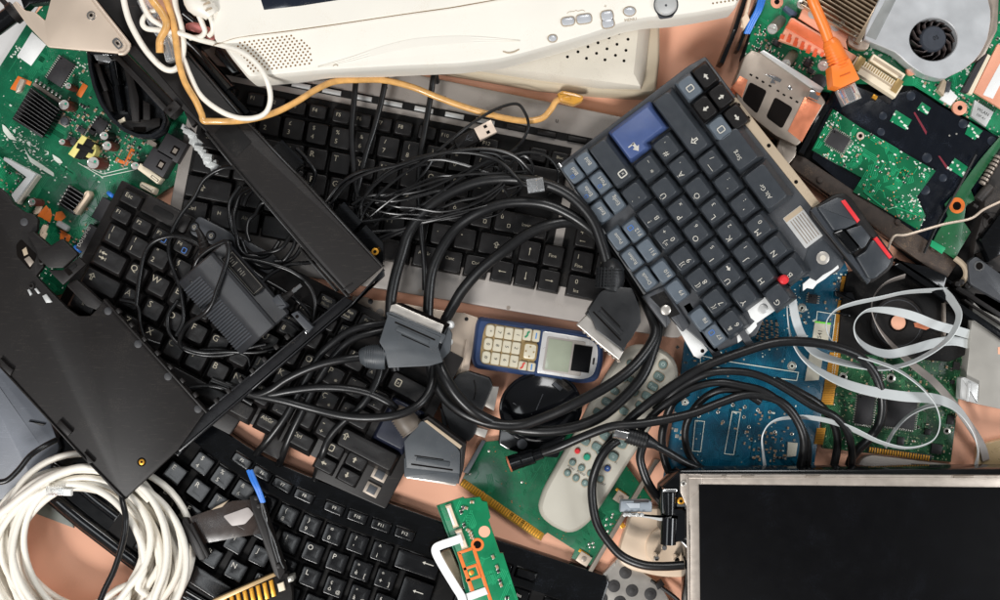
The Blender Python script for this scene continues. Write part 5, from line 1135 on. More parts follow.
b = MB(); b.tube([(955, 258, 22), (964, 266, 24), (966, 276, 22), (958, 286, 18)], 3, 8); part(gl2, 'cream_cable', b, [TANP])
b = MB(); b.prism(rnd([(893, 258), (906, 262), (926, 266), (948, 276), (944, 291), (938, 288), (905, 268)], 2), 12, 22, 2); b.prism([(894, 265), (900, 262), (1010, 336), (1010, 346), (970, 318)], 8, 27, 2, 0); part(gl2, 'front_edge', b, [BLKG])
b = MB(); wallb([(958, 288), (1005, 318)], 5, 14, 24, 1); wallb([(965, 300), (1005, 326)], 2, 20, 30, .6)
for x, y in ((962, 282), (968, 286), (972, 284), (958, 284)): b.cyl(x, y, 3, 14, 26, 12, .8)
part(gl2, 'port_block', b, [BLK])
b = MB(); b.tube([(976, 155, 22), (960, 185, 24), (940, 220, 24), (924, 253, 20)], 1.3, 8); part(gl2, 'black_wire', b, [CABT])
# ------------------------------------------------------------- touchpad buttons module
gt = thing('touchpad_buttons', 'black laptop button bar with two red stripes at the end of the blue-grey keyboard', 'button bar', 855, 238, 50)
b = MB(); b.prism(rnd([(810, 210), (835, 194), (845, 193), (852, 198), (894, 256), (894, 264), (889, 271), (873, 283), (866, 283), (812, 216)], 3), 46, 58, 2); part(gt, 'base', b, [BLK])
b = MB(); b.prism(rnd([(817, 207), (837, 197), (845, 199), (859, 222), (856, 224), (845, 229), (834, 231)], 2.5), 58, 64, 1.8); part(gt, 'left_button', b, [KEYT])
b = MB(); b.prism(rnd([(856, 257), (866, 251), (872, 240), (878, 240), (892, 260), (888, 268), (875, 279), (869, 279)], 2.5), 58, 64, 1.8); part(gt, 'right_button', b, [KEYT])
b = MB(); b.prism(rnd([(846, 230), (861, 225), (871, 237), (866, 246), (862, 249)], 1), 58, 63, .9); part(gt, 'middle_button', b, [KEYT])
b = MB(); b.prism(rnd([(833, 233), (843, 229), (860, 249), (852, 255)], 2), 58, 66, 1.8)
for i in range(6): b.cyl(842 + i * 2.2, 238 + i * 2.6, .7, 66, 66.4, 8)
part(gt, 'scroll_bar', b, [BLKG])
for q in ([(841, 201), (845, 199.5), (860, 220), (857.5, 223)], [(874, 239), (877, 236.5), (892.5, 257), (889.5, 259)]): b = MB(); b.prism(q, 60, 65.2, .5); part(gt, 'red_stripe', b, [RED])
b = MB(); b.prism([(811, 210), (816, 206.5), (871, 280), (868, 284)], 56, 61, .6); part(gt, 'front_strip', b, [mat('dark_strip', (48, 52, 58), .4)])
# ------------------------------------------------------------- mobile phone
gp = thing('mobile_phone', 'mobile phone with blue rim, cream keypad and greenish screen, beside the dark video connector', 'mobile phone', 540, 350, 14)
fp = F(478.5, 316.5, 8.6)
PH = [fp(0, 0), fp(114, -1), fp(128, 6), fp(131, 26), fp(128, 46), fp(114, 51), fp(4, 52), fp(-1, 44), fp(-2, 8)]
b = MB(); o = rnd(PH, [9, 6, 10, 10, 10, 8, 9, 6, 6], 4)
b.loft([(inset(o, 3), 2, 24), (o, 8, 24), (o, 18, 24), (inset(o, 1.4), 22, 24), (inset(o, 4), 24, 24)], 0); part(gp, 'body', b, [PHB])
b = MB(); b.loft([(rnd([fp(9, 5), fp(62, 5.5), fp(62, 46.5), fp(9, 46), fp(7, 36), fp(7, 15)], 6, 3), 23, 25), (rnd([fp(9, 5), fp(62, 5.5), fp(62, 46.5), fp(9, 46), fp(7, 36), fp(7, 15)], 6, 3), 24.6, 25)], 0); part(gp, 'keypad_base', b, [mat('keypad_gap', (138, 116, 76), .5)])
lab = [['*', '7', '4', '1'], ['0', '8', '5', '2'], ['#', '9', '6', '3']]
for r in range(3):
    for c in range(4):
        u = 13.6 + c * 9.4; v = 39 - r * 13.3 - (0)
        v = 12.3 + r * 13.4
        b = MB(); w, h = 8.6, 12.2; q = fp.rect(u, v, w, h, 1.4 if c else 3, 2)
        b.loft([(q, 24.4, 26.5), (q, 26, 26.5), (inset(q if area(q) > 0 else q[::-1], .7), 26.8, 26.5)], 0)
        b.text(lab[r][c], fp.at(u, v, 98), 0, 0, 5, 26.95, 1); part(gp, 'key', b, [PHC, SMDK])
for (u, v, w, h, m_, s) in ((51, 10.5, 8.6, 12, (40, 140, 100), 'c'), (60, 10.5, 7.5, 12, (60, 130, 200), '-'), (51, 42, 8.6, 9, (214, 80, 70), 'c'), (60, 42, 7.5, 9, (60, 130, 200), '-')):
    b = MB(); q = fp.rect(u, v, w, h, 1.4, 2); b.loft([(q, 24.4, 26.5), (q, 26, 26.5), (inset(q if area(q) > 0 else q[::-1], .7), 26.8, 26.5)], 0)
    if s == '-': b.box(fp, u, v, 1.2, 6, 26.9, 27, 0, 1)
    else: b.tube([(*fp(u - 2, v + 3), 27), (*fp(u, v + 1), 27.2), (*fp(u + .4, v - 2), 27.2), (*fp(u + 2, v - 3), 27)], .9, 6, 1)
    part(gp, 'soft_key', b, [PHC, mat('phone_mark_%d' % m_[0], m_, .5)])
b = MB(); q = fp.rect(56, 27, 15, 18, 3.4, 2); q = q if area(q) > 0 else q[::-1]; b.loft([(q, 24.4, 27), (q, 26.6, 27), (inset(q, 1), 27.6, 27)], 1); q2 = inset(q, 1.9); b.loft([(q2, 27, 28), (q2, 27.8, 28), (inset(q2, 1.4), 28.3, 28)], 0)
for du, dv in ((0, -5), (0, 5), (-4, 0), (4, 0)): b.box(fp, 56 + du, 27 + dv, 1.6, 1.6, 28.3, 28.5, 0, 1)
part(gp, 'direction_pad', b, [PHC, mat('pad_gap', (148, 126, 84), .4)])
b = MB(); b.prism(rnd([fp(66, 4.5), fp(112, 5), fp(122, 10), fp(125, 26), fp(122, 42), fp(112, 47), fp(66, 47)], [2, 5, 5, 8, 5, 5, 2]), 23, 25.6, .8); part(gp, 'display_frame', b, [PHS])
b = MB(); b.prism(rnd([fp(71, 9), fp(110, 9), fp(110, 44), fp(71, 44)], 2), 25.5, 26, .2); part(gp, 'window', b, [SILV])
b = MB(); b.prism([fp(73, 11), fp(97, 11), fp(97, 42), fp(73, 42)], 25.9, 26.4, .2); part(gp, 'screen', b, [LCDG])
b = MB(); b.prism([fp(99, 13), fp(117.5, 13), fp(117.5, 39.5), fp(99, 39.5)], 25.9, 26.8, .3); part(gp, 'black_sticker', b, [SCR])
b = MB(); b.prism(fp.rect(120.5, 27, 2, 7, .9), 25.6, 26, .1); part(gp, 'earpiece', b, [SMDK])
# ------------------------------------------------------------- cream metal plate under the grey connector
b = MB(); b.prism([(353, 296), (366, 297), (371, 300), (388, 301), (452, 312), (464, 313), (478, 317.5), (468, 375), (440, 378), (412, 352), (385, 328), (347, 312)], 2, 18, .8)
for x, y in ((369.5, 311), (380, 312.5), (382.5, 322), (391, 316)): b.cyl(x, y, 4, 18, 18.3, 18, .1, 1)
b.cyl(370.5, 301.5, 2.6, 18, 18.4, 14, .1, 2); b.cyl(466.5, 319, 2, 18, 18.3, 12, 0, 2); b.prism([(466, 340), (467.5, 340), (462, 374), (460, 374)], 18, 19.5, .4, 0)
solo('metal_plate', b, [CREAM, SILV, SMDK], 'cream metal plate with round dimples under the grey connector, left of the phone', 'metal plate')
# ------------------------------------------------------------- round black mouse base
gm2 = thing('mouse_shell', 'upturned glossy black mouse bottom with a hollow inside, between the phone and the remote control', 'mouse shell', 540, 412, 8)
b = MB(); el = [F(541, 408, -8)(42 * math.cos(t * math.pi / 24), 36 * math.sin(t * math.pi / 24)) for t in range(48)]
el = el if area(el) > 0 else el[::-1]
b.loft([(inset(el, 4), 8, 26), (el, 14, 26), (el, 21, 26), (inset(el, 1), 22.6, 26), (inset(el, 2.2), 22.8, 26), (inset(el, 3.6), 21.6, 26), (inset(el, 6), 22.8, 26), (inset(el, 10), 25, 26), (inset(el, 15), 27, 26), (inset(el, 21), 28.4, 26), (inset(el, 28), 29, 26)], 0); part(gm2, 'dome', b, [BLKGH])
b = MB(); b.prism(rnd([(500, 425), (520, 438), (550, 440), (566, 434), (558, 458), (530, 456), (508, 450), (498, 444)], 3), 6, 20, 2); part(gm2, 'lower_body', b, [BLKG])
b = MB(); b.rod((536, 410, 29.2), (543, 394, 29), .5, 8); b.rod((513, 403, 26.5), (532, 414, 28.6), .5, 8); b.prism([(552, 384), (555, 382), (563, 388), (560, 391)], 24, 27.4, .3); part(gm2, 'ridge', b, [MGREY])
b = MB(); b.cyl(522, 444, 5.4, 19, 23, 18, 1.2); part(gm2, 'rubber_foot', b, [MGREY])
# ------------------------------------------------------------- remote control
gre = thing('remote_control', 'long grey-beige remote control with oval grey-green buttons under the thick black cables', 'remote control', 610, 440, 8)
RO = [(642, 344), (662, 348), (675, 358), (680, 374), (675, 388), (652, 428), (626, 468), (604, 503), (590, 523), (578, 532), (568, 534), (552, 527), (541, 517), (538, 507), (543, 490), (560, 460), (578, 428), (594, 396), (606, 376), (620, 354), (630, 346)]
b = MB(); o = rnd(RO, 8, 2); b.loft([(inset(o, 3), 7, 26), (o, 12, 26), (o, 20, 26), (inset(o, 1.6), 24, 26), (inset(o, 4), 26, 26)], 0); part(gre, 'shell', b, [REM])
fre = F(660, 366, 122)       # u runs down the remote, v to the left
def rbtn(x, y, w, h, c=REMB, a=30, t=None):
    b = MB(); fr = F(x, y, a); q = fr.rect(0, 0, w, h, min(w, h) * .49, 4) if w != h else circ(x, y, w / 2, 16)
    q = q if area(q) > 0 else q[::-1]
    b.prism(inset(q, -.8), 26, 26.2, 0, 2)
    b.loft([(q, 26, 28.5), (q, 27.6, 28.5), (inset(q, .9), 28.6, 28.5)], 0)
    if t: b.text(t, fr, 0, 0, h * .55, 28.75, 1)
    part(gre, 'button', b, [c, mat('pale_mark', (190, 206, 200), .5), TANP])
rbtn(663, 364.5, 9, 9, a=30, t='O'); rbtn(659, 376.5, 11, 8, a=30, t='TV'); rbtn(653, 386.5, 11, 8, a=30, t='Text'); rbtn(647, 396, 11, 8, t='i'); rbtn(640, 405, 9, 7, a=30)
rbtn(630, 363, 7, 7); rbtn(624, 378, 8, 7); rbtn(615, 391, 9, 7, t='1'); rbtn(607, 402, 11, 8, t='OK'); rbtn(597.5, 412, 9, 7)
rbtn(632, 380, 8, 6); rbtn(634, 392, 9, 7); rbtn(624, 411, 9, 8)
rbtn(585, 441, 10, 8, t='+'); rbtn(606, 436, 13, 9, a=32, t='^'); rbtn(597, 447, 11, 8, t='-'); rbtn(622, 444, 10, 9, a=20, t='v'); rbtn(613.5, 456.5, 10, 9, t='o')
rbtn(577.5, 451, 5.5, 5.5, RED); rbtn(587, 457, 7, 7, GREENSW); rbtn(607.5, 468.5, 6.5, 6.5, mat('navy_dot', (46, 74, 130), .4), t='+')
for x, y, s in ((572.5, 462.5, '1'), (581.5, 468, '2'), (590.5, 473.5, '3'), (567.5, 473, '4'), (576, 478, '5'), (585, 483, '6'), (600.5, 479, '8'), (600, 452, '')): rbtn(x, y, 7, 7, t=s)
b = MB()
for (u, v) in ((0, 0),):
    b.text('MENU', F(571, 467.6, 32), 0, 0, 3, 26.3, 0); b.text('AUDIO', F(581, 473, 32), 0, 0, 3, 26.3, 0); b.text('P1', F(616, 463, 32), 0, 0, 3, 26.3, 0); b.text('SAT', F(603, 484, 32), 0, 0, 3, 26.3, 0)
part(gre, 'printed_text', b, [SMDK])
# ------------------------------------------------------------- LCD panel
gq = thing('display_panel', 'large black display panel in a metal frame and black bezel, in the lower right corner', 'display panel', 840, 540, 24)
b = MB(); b.prism(rnd([(661, 488), (680, 470), (1060, 468), (1060, 680), (686, 680), (686, 548), (680, 542), (661, 532)], 2), 26, 58, 3); part(gq, 'bezel', b, [BLKG])
b = MB(); b.prism([(702.5, 474.3), (1060, 475.5), (1060, 490), (702.5, 486)], 58, 64, .5); b.prism([(690, 498), (702, 487), (704, 680), (691, 680)], 58, 64, .5); b.prism(rnd([(680.5, 474), (702.3, 474.3), (702, 487), (702.8, 500), (690, 502), (690, 528), (688, 520), (686, 505), (680.5, 492)], .6), 57.5, 63.6, .3)
b.prism([(686, 476), (688, 476), (692, 680), (689, 680)], 64, 65.4, .5, 0); b.prism([(689, 477), (1060, 478), (1060, 479.5), (689, 478.6)], 64, 64.8, .3, 0)
part(gq, 'metal_frame', b, [mat('panel_metal', (204, 192, 180), .32, metal=.6, var=.1, vs=80)])
for x, w in ((742, 12), (806, 14), (954, 20), (722, 4)): b = MB(); b.prism([(x, 475.5), (x + w, 475.5), (x + w, 477.5), (x, 477.5)], 64, 66, .4); part(gq, 'frame_tab', b, [STEELD])
b = MB(); b.prism([(699, 484.5), (1060, 488), (1060, 680), (701, 680)], 60, 65, .4); part(gq, 'screen', b, [SCR])
screw(gq, 683.5, 483.5, 3, 64); 
b = MB(); b.cyl(681, 501, 3.6, 58, 62, 20, .5, 0); b.cyl(681, 501, 1.6, 62, 62.2, 12, 0, 1); part(gq, 'brass_insert', b, [GOLD, HOLE])
b = MB(); b.rod((669.5, 492, 62), (669.5, 514, 62), 6.6, 18, 0, 5.4); b.prism(rnd([(663, 489), (677, 489), (677, 492), (663, 492)], .6), 58, 69, .5, 1); b.rod((669, 517, 60), (668, 544, 60), 7.5, 18, 2); part(gq, 'hinge_barrel', b, [BLKG, CHROME, BLKGH])
b = MB(); b.prism(rnd([(623, 513), (640, 514), (650, 515.5), (660, 517), (679, 515), (678, 520), (660, 521), (650, 518.5), (640, 517), (624, 516)], 1), 58, 63, .8)
for x in (625, 630, 637, 642): b.cyl(x, 515, 2, 60, 64, 12, .8)
part(gq, 'hinge_arm', b, [SILV2])
b = MB(); b.prism(rnd([(621, 501), (648, 500.5), (652, 502), (652, 512), (620, 512)], 1), 48, 60, 1); b.prism([(626, 503), (640, 503), (640, 508), (630, 508)], 60, 61, .4, 1); b.prism([(634, 500.6), (649, 500.6), (649, 502.5), (634, 502.5)], 60, 62, .3, 2); part(gq, 'connector_block', b, [mat('block_grey', (140, 148, 156), .35), mat('block_lt', (176, 182, 188), .3), CHIP])
b = MB(); b.prism(rnd([(672, 510), (686, 510), (688, 524), (686, 540), (670, 544), (664, 534)], 3), 58, 63, 1.6); b.prism([(673, 509), (683, 509), (683, 514), (673, 514)], 63, 67, .6); part(gq, 'hinge_mount', b, [BLKGH])
# ------------------------------------------------------------- beige plug
gz = thing('wall_plug', 'beige plastic socket piece with three metal pins left of the display panel', 'plug', 655, 550, 0)
b = MB(); b.prism(rnd([(631, 514), (645, 508), (700, 508), (700, 572), (684, 578), (660, 577), (630, 570), (619, 562), (620, 546)], 8), 2, 18, 3); part(gz, 'base', b, [BEIGEW])
b = MB(); o = circ(668, 548, 22, 36); b.loft([(o, 17, 22), (o, 21, 22), (inset(o, 1.5), 22.5, 22), (circ(668, 548, 15, 36), 22.5, 22), (circ(668, 548, 12, 36), 21.4, 22)], 0); part(gz, 'raised_disc', b, [BEIGEW])
for x, y in ((656.5, 558), (664, 547.5), (676.5, 560)): b = MB(); b.rod((x - .5, y - 4, 22), (x, y, 40), 3.0, 14, 0, 3.0); b.loft([(circ(x, y, 3.0, 14), 40, 40), (circ(x, y, 2.2, 14), 42, 40)]); part(gz, 'pin', b, [CHROME])
# dotted metal plate
b = MB(); b.prism([(568, 612), (582, 596), (618, 558), (625, 560), (660, 584), (676, 612)], 0, 9, .8)
for x, y in ((625.5, 572.5), (614, 586), (632, 590.5), (601.5, 598.5), (650.5, 594), (620, 602)): b.cyl(x, y, 6.3, 9, 9.6, 24, .3, 1); b.cyl(x, y, 2.6, 9.6, 9.9, 16, .1, 1)
b.prism([(578, 602), (614, 562), (616, 564), (582, 604)], 9, 11, .4, 0)
solo('metal_plate', b, [STEEL, mat('rubber_dot', (52, 50, 50), .6)], 'shiny metal plate dotted with dark round pads at the bottom edge', 'metal plate')
b = MB(); b.rod((651, 580, 12), (668, 592, 12), 1.6, 8); b.prism([(655, 584), (662, 580), (665, 585), (658, 590)], 9, 17, .8); b.tube([(660, 586, 12), (678, 600, 12), (684, 612, 12)], 2, 8); solo('cable_clip', b, BLK, 'tiny black cable clip at the corner of the dotted metal plate', 'clip')
# ------------------------------------------------------------- hard disk / motor (right)
gh3 = thing('disk_drive', 'black drive with a round disc and coppery hub behind the grey ribbon cables', 'disk drive', 895, 325, 0)
b = MB(); b.prism(rnd([(848, 272), (900, 262), (975, 300), (972, 352), (950, 362), (838, 352), (842, 300)], 4), 2, 12, 1.5); part(gh3, 'tray', b, [BLK2])
b = MB(); b.loft([(circ(898, 323, 27, 48), 10, 16), (circ(898, 323, 27, 48), 15, 16), (circ(898, 323, 26, 48), 16, 16)], 0); b.ring(circ(898, 323, 23.5, 48), circ(898, 323, 22.8, 48), 16, 16.3, 0, 1); part(gh3, 'disc', b, [BLK, MGREY])
b = MB(); b.ring(circ(898.5, 322.5, 9, 30), circ(898.5, 322.5, 7.6, 30), 15.8, 17.6, .4, 1); b.flat(circ(898.5, 322.5, 7.6, 24), 16.3, 0); part(gh3, 'hub', b, [PEACH, HOLE])
b = MB(); b.prism([(914, 323), (922, 322), (932, 327), (926, 330), (915, 327)], 16, 17, .2); part(gh3, 'copper_strip', b, [COPPER])
for q in ([(835, 291), (852, 292), (856, 300), (862, 304), (852, 301), (836, 296)], [(838, 312), (850, 314), (850, 317), (838, 314)]): b = MB(); b.prism(rnd(q, .8), 12, 19, .7); part(gh3, 'arm', b, [BLKGH])
b = MB(); b.prism([(943, 303), (946, 303), (946, 340), (943, 340)], 12, 17, .4); part(gh3, 'rod', b, [STEELD])
# silver plate
gv = thing('metal_plate', 'silver-grey metal plate with a folded tab at the right edge', 'metal plate', 985, 355, 0)
b = MB(); b.prism([(974, 292), (1030, 300), (1030, 412), (1000, 409), (977, 404), (978, 384), (966, 380), (969, 352)], 4, 22, 1); part(gv, 'plate', b, [mat('galvanised', (186, 182, 174), .35, metal=.45, var=.07, vs=25)])
b = MB(); b.prism(rnd([(961, 378), (965, 377), (979, 384), (978, 404), (960, 399)], 1), 14, 26, 1.4); b.prism([(968, 382), (971, 383), (969, 402), (966, 401)], 26, 28, .8); part(gv, 'folded_tab', b, [SILV2])
b = MB(); b.prism([(998, 347), (1010, 347), (1010, 356), (998, 354)], 22, 22.4, .1); part(gv, 'slot', b, [PEACH])
b = MB(); b.prism(rnd([(978, 445), (1030, 432), (1030, 475), (976, 475)], 4), 0, 8, 2); solo('plastic_cover', b, mat('translucent_tan', (204, 176, 132), .3, trans=.25), 'tan plastic piece at the right edge just above the display panel', 'cover')
b = MB(); b.prism(rnd([(856, 470), (862, 458), (872, 455), (960, 466), (985, 474), (985, 490), (850, 490)], 4), 0, 9, 1.5); b.box(F(925, 467, 3), 0, 0, 26, 5, 9, 12, .8, 1); solo('metal_plate', b, [SILV, BLK], 'grey rounded metal plate peeking out above the display panel', 'metal plate')
# ------------------------------------------------------------- broken film assembly on the curved keyboard
gx = thing('broken_bracket', 'smoky transparent film held by black plastic bars, on the curved keyboard beside the coil', 'broken bracket', 235, 530, 24)
b = MB(); b.prism([(182, 520), (215, 508), (232, 501), (250, 499.5), (256, 515), (263, 533), (240, 537), (204, 543.5)], 40, 41, .2); part(gx, 'smoky_film', b, [FILMB])
b = MB(); b.prism(rnd([(223, 516), (248, 507), (254, 514), (245, 524), (232, 526)], 2), 41, 41.8, .2); part(gx, 'torn_film', b, [mat('torn_white', (176, 168, 164), .45)])
b = MB(); b.prism([(211, 510), (215, 507), (228, 500.5), (222, 507)], 38, 44, .6); part(gx, 'film_fold', b, [TANP])
b = MB(); b.prism(rnd([(182, 518), (187, 518), (208, 556), (204, 560), (199, 560), (182, 532)], 1), 30, 44, 1.4); b.prism([(189, 524), (192, 523), (209, 555), (207, 559)], 44, 47, .6); part(gx, 'clamp', b, [BLK])
b = MB(); b.prism(rnd([(249, 496), (258, 494), (262, 505), (285, 572), (280, 580), (274, 574), (252, 510)], 1), 30, 46, 1)
for u in (498, 506, 566): b.cyl(256 + (u - 498) * .33, u, 2.6, 46, 48, 12, .5)
part(gx, 'side_bar', b, [BLK])
b = MB(); b.tube([(248, 470, 52), (252, 480, 54), (257, 490, 53), (262, 502, 50)], 1.8, 8); b.tube([(251, 470, 52), (256, 482, 54), (260, 491, 53), (264, 502, 50)], 1.8, 8); part(gx, 'blue_wire', b, [BLUEW])
b = MB(); b.tube([(262, 502, 50), (266, 516, 50), (267, 524, 50), (274, 540, 50), (280, 560, 49), (284, 568, 48)], .9, 8); b.tube([(261, 503, 49), (263, 514, 49), (268, 527, 49), (272, 543, 49), (278, 562, 48)], .8, 8); part(gx, 'silver_wire', b, [CHROME])
b = MB(); b.prism(rnd([(287, 577), (293, 575), (294, 581), (288, 583)], 1), 30, 44, 1); part(gx, 'tin_pin', b, [TIN])
gy = thing('card_connector', 'black connector strip with a row of gold contacts at the bottom edge', 'connector', 255, 592, 24)
b = MB(); b.prism([(208, 604), (216, 598), (277, 571), (288, 574), (292, 592), (292, 620), (208, 620)], 28, 40, .8); part(gy, 'housing', b, [BLK])
b = MB(); b.prism([(212, 600), (277, 571.5), (278, 575), (214, 604)], 36, 44, .6); part(gy, 'brass_rail', b, [mat('brass', (190, 160, 116), .4, metal=.4)])
for i in range(8):
    x, y = 270 - i * 6.6, 584 + i * 2.6
    b = MB(); b.prism([(x - 1.6, y - 3), (x + 2.4, y - 4.6), (x + 6, y + 12), (x + 2, y + 13)], 40, 43, .8); part(gy, 'gold_contact', b, [GOLD])
b = MB(); b.prism([(277, 584), (283, 582), (285, 590), (279, 592)], 40, 44, .5); part(gy, 'latch', b, [IVORYC])
# ------------------------------------------------------------- small black things near the mouse base
def scart(name, label, z, bodypts, lip, metal, holder_base, shade, ridge=None, extra=None):
    g = thing(name, label, 'connector', *holder_base)
    b = MB(); b.prism(rnd(bodypts, 1.2, 2), z, z + 22, 1.1)
    if ridge:
        gx_, gy_, ga_, gl_ = ridge; fr = F(gx_, gy_, ga_)
        b.box(fr, 0, 0, gl_, 1.6, z + 22, z + 22.15, 0, 1); b.box(fr, 0, 5, gl_ * .8, 4.6, z + 22, z + 23.4, .6, 0); b.box(fr, gl_ * .1, 9, gl_ * .7, 1.0, z + 22, z + 22.15, 0, 1)
    part(g, 'housing', b, [shade, HOLE])
    b = MB(); b.prism(rnd(metal, .8), z + 2, z + 19, .8); part(g, 'metal_shroud', b, [STEEL])
    if lip: b = MB(); b.prism(rnd(lip, 1), z + 1, z + 21, 1.2); part(g, 'flange', b, [shade])
    return g
s1 = scart('video_connector', 'grey video connector with bright metal shroud, lying on the cream metal plate', 48,
           [(388, 314), (441, 337), (438, 347), (443, 362), (430, 366), (388, 368), (384, 350), (379, 342)], [(386, 312), (392, 312), (446, 335), (442, 344), (388, 322)], [(391, 305), (396, 304), (444, 325), (440, 337), (388, 316)], (410, 340, 40), SCG,
           (415, 331, 24, 44))
b = MB(); b.prism([(396, 303), (401, 303), (450, 324), (447, 331), (443, 326)], 44, 60, .6); part(s1, 'dark_lip', b, [HOLE])
b = MB(); b.prism(rnd([(441, 337), (448, 326), (452, 334), (450, 352), (440, 362), (434, 364)], 1.5), 46, 62, 1.4); part(s1, 'side_latch', b, [SCG])
for x, y in ((450, 325), (448.5, 342)): b = MB(); b.loft([(circ(x, y, 4.3, 16), 50, 58), (circ(x, y, 4.3, 16), 56, 58), (circ(x, y, 2.6, 16), 59, 58)]); part(s1, 'white_stud', b, [WHT])
b = MB(); b.tube([(386, 358, 60, 11), (376, 357, 60, 11.5), (365, 356.5, 60, 9.5), (360, 357, 60, 6.5)], 9, 20, seg=3)
for k in range(9): b.rod((366 + k * 2.2, 356.6, 60), (367 + k * 2.2, 356.6, 60), 10.6 + min(k, 3) * .4, 20)
part(s1, 'strain_relief', b, [SCG])
s2 = scart('video_connector', 'dark video connector with knurled cable boot, lying against the blue-grey keyboard above the phone', 50,
           [(588, 310), (600, 292), (612, 286), (632, 288), (640, 308), (641, 322), (632, 338), (622, 350), (596, 330)], [(586, 314), (590, 308), (627, 345), (623, 352)], [(577, 325), (590, 312), (624, 351), (619, 360), (600, 345), (582, 329)], (610, 320, 42), SCB,
           (607, 326, 226, 40))
b = MB()
for i in range(9): b.prism([(583 + i * 4.2, 330 + i * 3.6), (586 + i * 4.2, 330 + i * 3.6), (587 + i * 4.2, 333.6 + i * 3.6), (584 + i * 4.2, 333.6 + i * 3.6)], 50, 66, .4)
part(s2, 'pin', b, [STEELD])
b = MB(); b.tube([(609, 290, 62, 12), (611, 280, 62, 13), (610, 268, 62, 12), (607, 261, 62, 7)], 9, 22, seg=3)
for k in range(7): b.rod((609 + k * .2, 288 - k * 3, 62), (609 + k * .2, 286.8 - k * 3, 62), 13.6, 22)
for k in range(22):
    a = 2 * math.pi * k / 22; b.rod((609 + 13.2 * math.cos(a), 287, 62 + 13.2 * math.sin(a)), (610 + 12.8 * math.cos(a), 267, 62 + 12.8 * math.sin(a)), .8, 5)
part(s2, 'strain_relief', b, [SCB])
s3 = scart('video_connector', 'grey video connector standing on its edge below the backspace key, metal side down', 30,
           [(404, 441), (421, 421), (426, 422), (456, 446), (460, 452), (460, 474), (406, 468)], [(404, 458), (412, 457), (460, 470), (459, 484), (404, 477)], [(406, 470), (458, 478), (456, 486), (406, 478)], (430, 455, 20), SCG, (432, 467, 188, 42))
b = MB(); b.prism([(421, 420), (428, 416), (466, 444), (463, 470), (460, 480), (460, 452)], 26, 50, 1.2); b.prism([(424, 421), (427, 420), (462, 446), (460, 449)], 50, 52, .4, 1); part(s3, 'back_shell', b, [BLK, TANP])
b = MB(); b.tube([(412, 428, 42, 12), (406, 421, 44, 11.5), (400, 414, 46, 9), (396, 409, 48, 6)], 9, 18, seg=3)
for k in range(8): b.rod((413 - k * 1.8, 430 - k * 2, 42), (412.2 - k * 1.8, 429 - k * 2, 42), 12.6 - k * .35, 20)
part(s3, 'strain_relief', b, [mat('brown_rubber', (104, 94, 84), .5, dust=.1)])
s4 = thing('video_connector', 'flat black connector with two metal ends between the grey connector and the round mouse bottom', 'connector', 465, 410, 10)
b = MB(); b.prism(rnd([(458, 374), (468, 371), (490, 378), (493, 386), (486, 402), (474, 436), (468, 442), (450, 432), (442, 410), (440, 396)], 2), 12, 28, 1.6); b.tube([(474, 380, 28), (476, 390, 28), (474, 400, 28)], .8, 6, 1); part(s4, 'housing', b, [SCB, BLK2])
for q in ([(488, 386), (499, 387), (494, 411), (483, 405)], [(476, 427), (488, 430), (485, 438), (474, 434)]): b = MB(); b.prism(q, 12, 24, .8); part(s4, 'metal_shroud', b, [STEEL])
b = MB(); b.prism([(482, 440), (486, 441), (468, 474), (463, 472)], 14, 20, .6); b.prism([(440, 408), (447, 410), (447, 432), (443, 428)], 12, 22, .8); part(s4, 'side_edge', b, [SCG])
gj = thing('jack_plug', 'black round jack plug with a metal rim lying on the green expansion card', 'plug', 525, 455, 20)
b = MB(); b.rod((509, 464, 32), (516, 461.5, 33), 8, 18); b.rod((516, 461.5, 33), (534, 456, 36), 7.8, 18, 0, 7.4); b.rod((534, 456, 36), (542, 453, 37), 5.5, 16); b.rod((520, 460, 34), (521.5, 459.5, 34), 8.2, 18); part(gj, 'body', b, [BLKG])
b = MB(); b.rod((508.4, 464.2, 32), (510, 463.6, 32), 8.2, 18); part(gj, 'rim', b, [COPPER])
gn = thing('coaxial_plug', 'black coaxial plug with a short silver collar lying across the remote control', 'plug', 625, 435, 40)
b = MB(); b.rod((615, 432, 56), (628, 435, 56), 6.2, 18); b.rod((614, 431.6, 56), (616.5, 432.3, 56), 6.8, 18); part(gn, 'silver_collar', b, [CHROME])
b = MB(); b.rod((627, 434.6, 56), (646, 440.5, 55), 8, 18, 0, 7.6); b.rod((646, 440.5, 55), (656, 445, 53), 7, 16, 0, 4)
for k in range(6): b.rod((630 + k * 2.8, 435.6 + k * .9, 56), (631 + k * 2.8, 435.9 + k * .9, 56), 8.4, 18)
part(gn, 'body', b, [SCB])
JR = random.Random(99)
def cable(pts, r, label, m=CAB, name='cable', group=None, parent=None, seg=7, n=12):
    pts = [pts[0]] + [(q[0] + JR.uniform(-.7, .7), q[1] + JR.uniform(-.7, .7), q[2] + JR.uniform(-.5, .5)) for q in pts[1:-1]] + [pts[-1]]
    b = MB(); b.tube(pts, r, n, seg=seg)
    if parent: return part(parent, 'cable', b, m)
    return solo(name, b, m, label, 'cable', group)
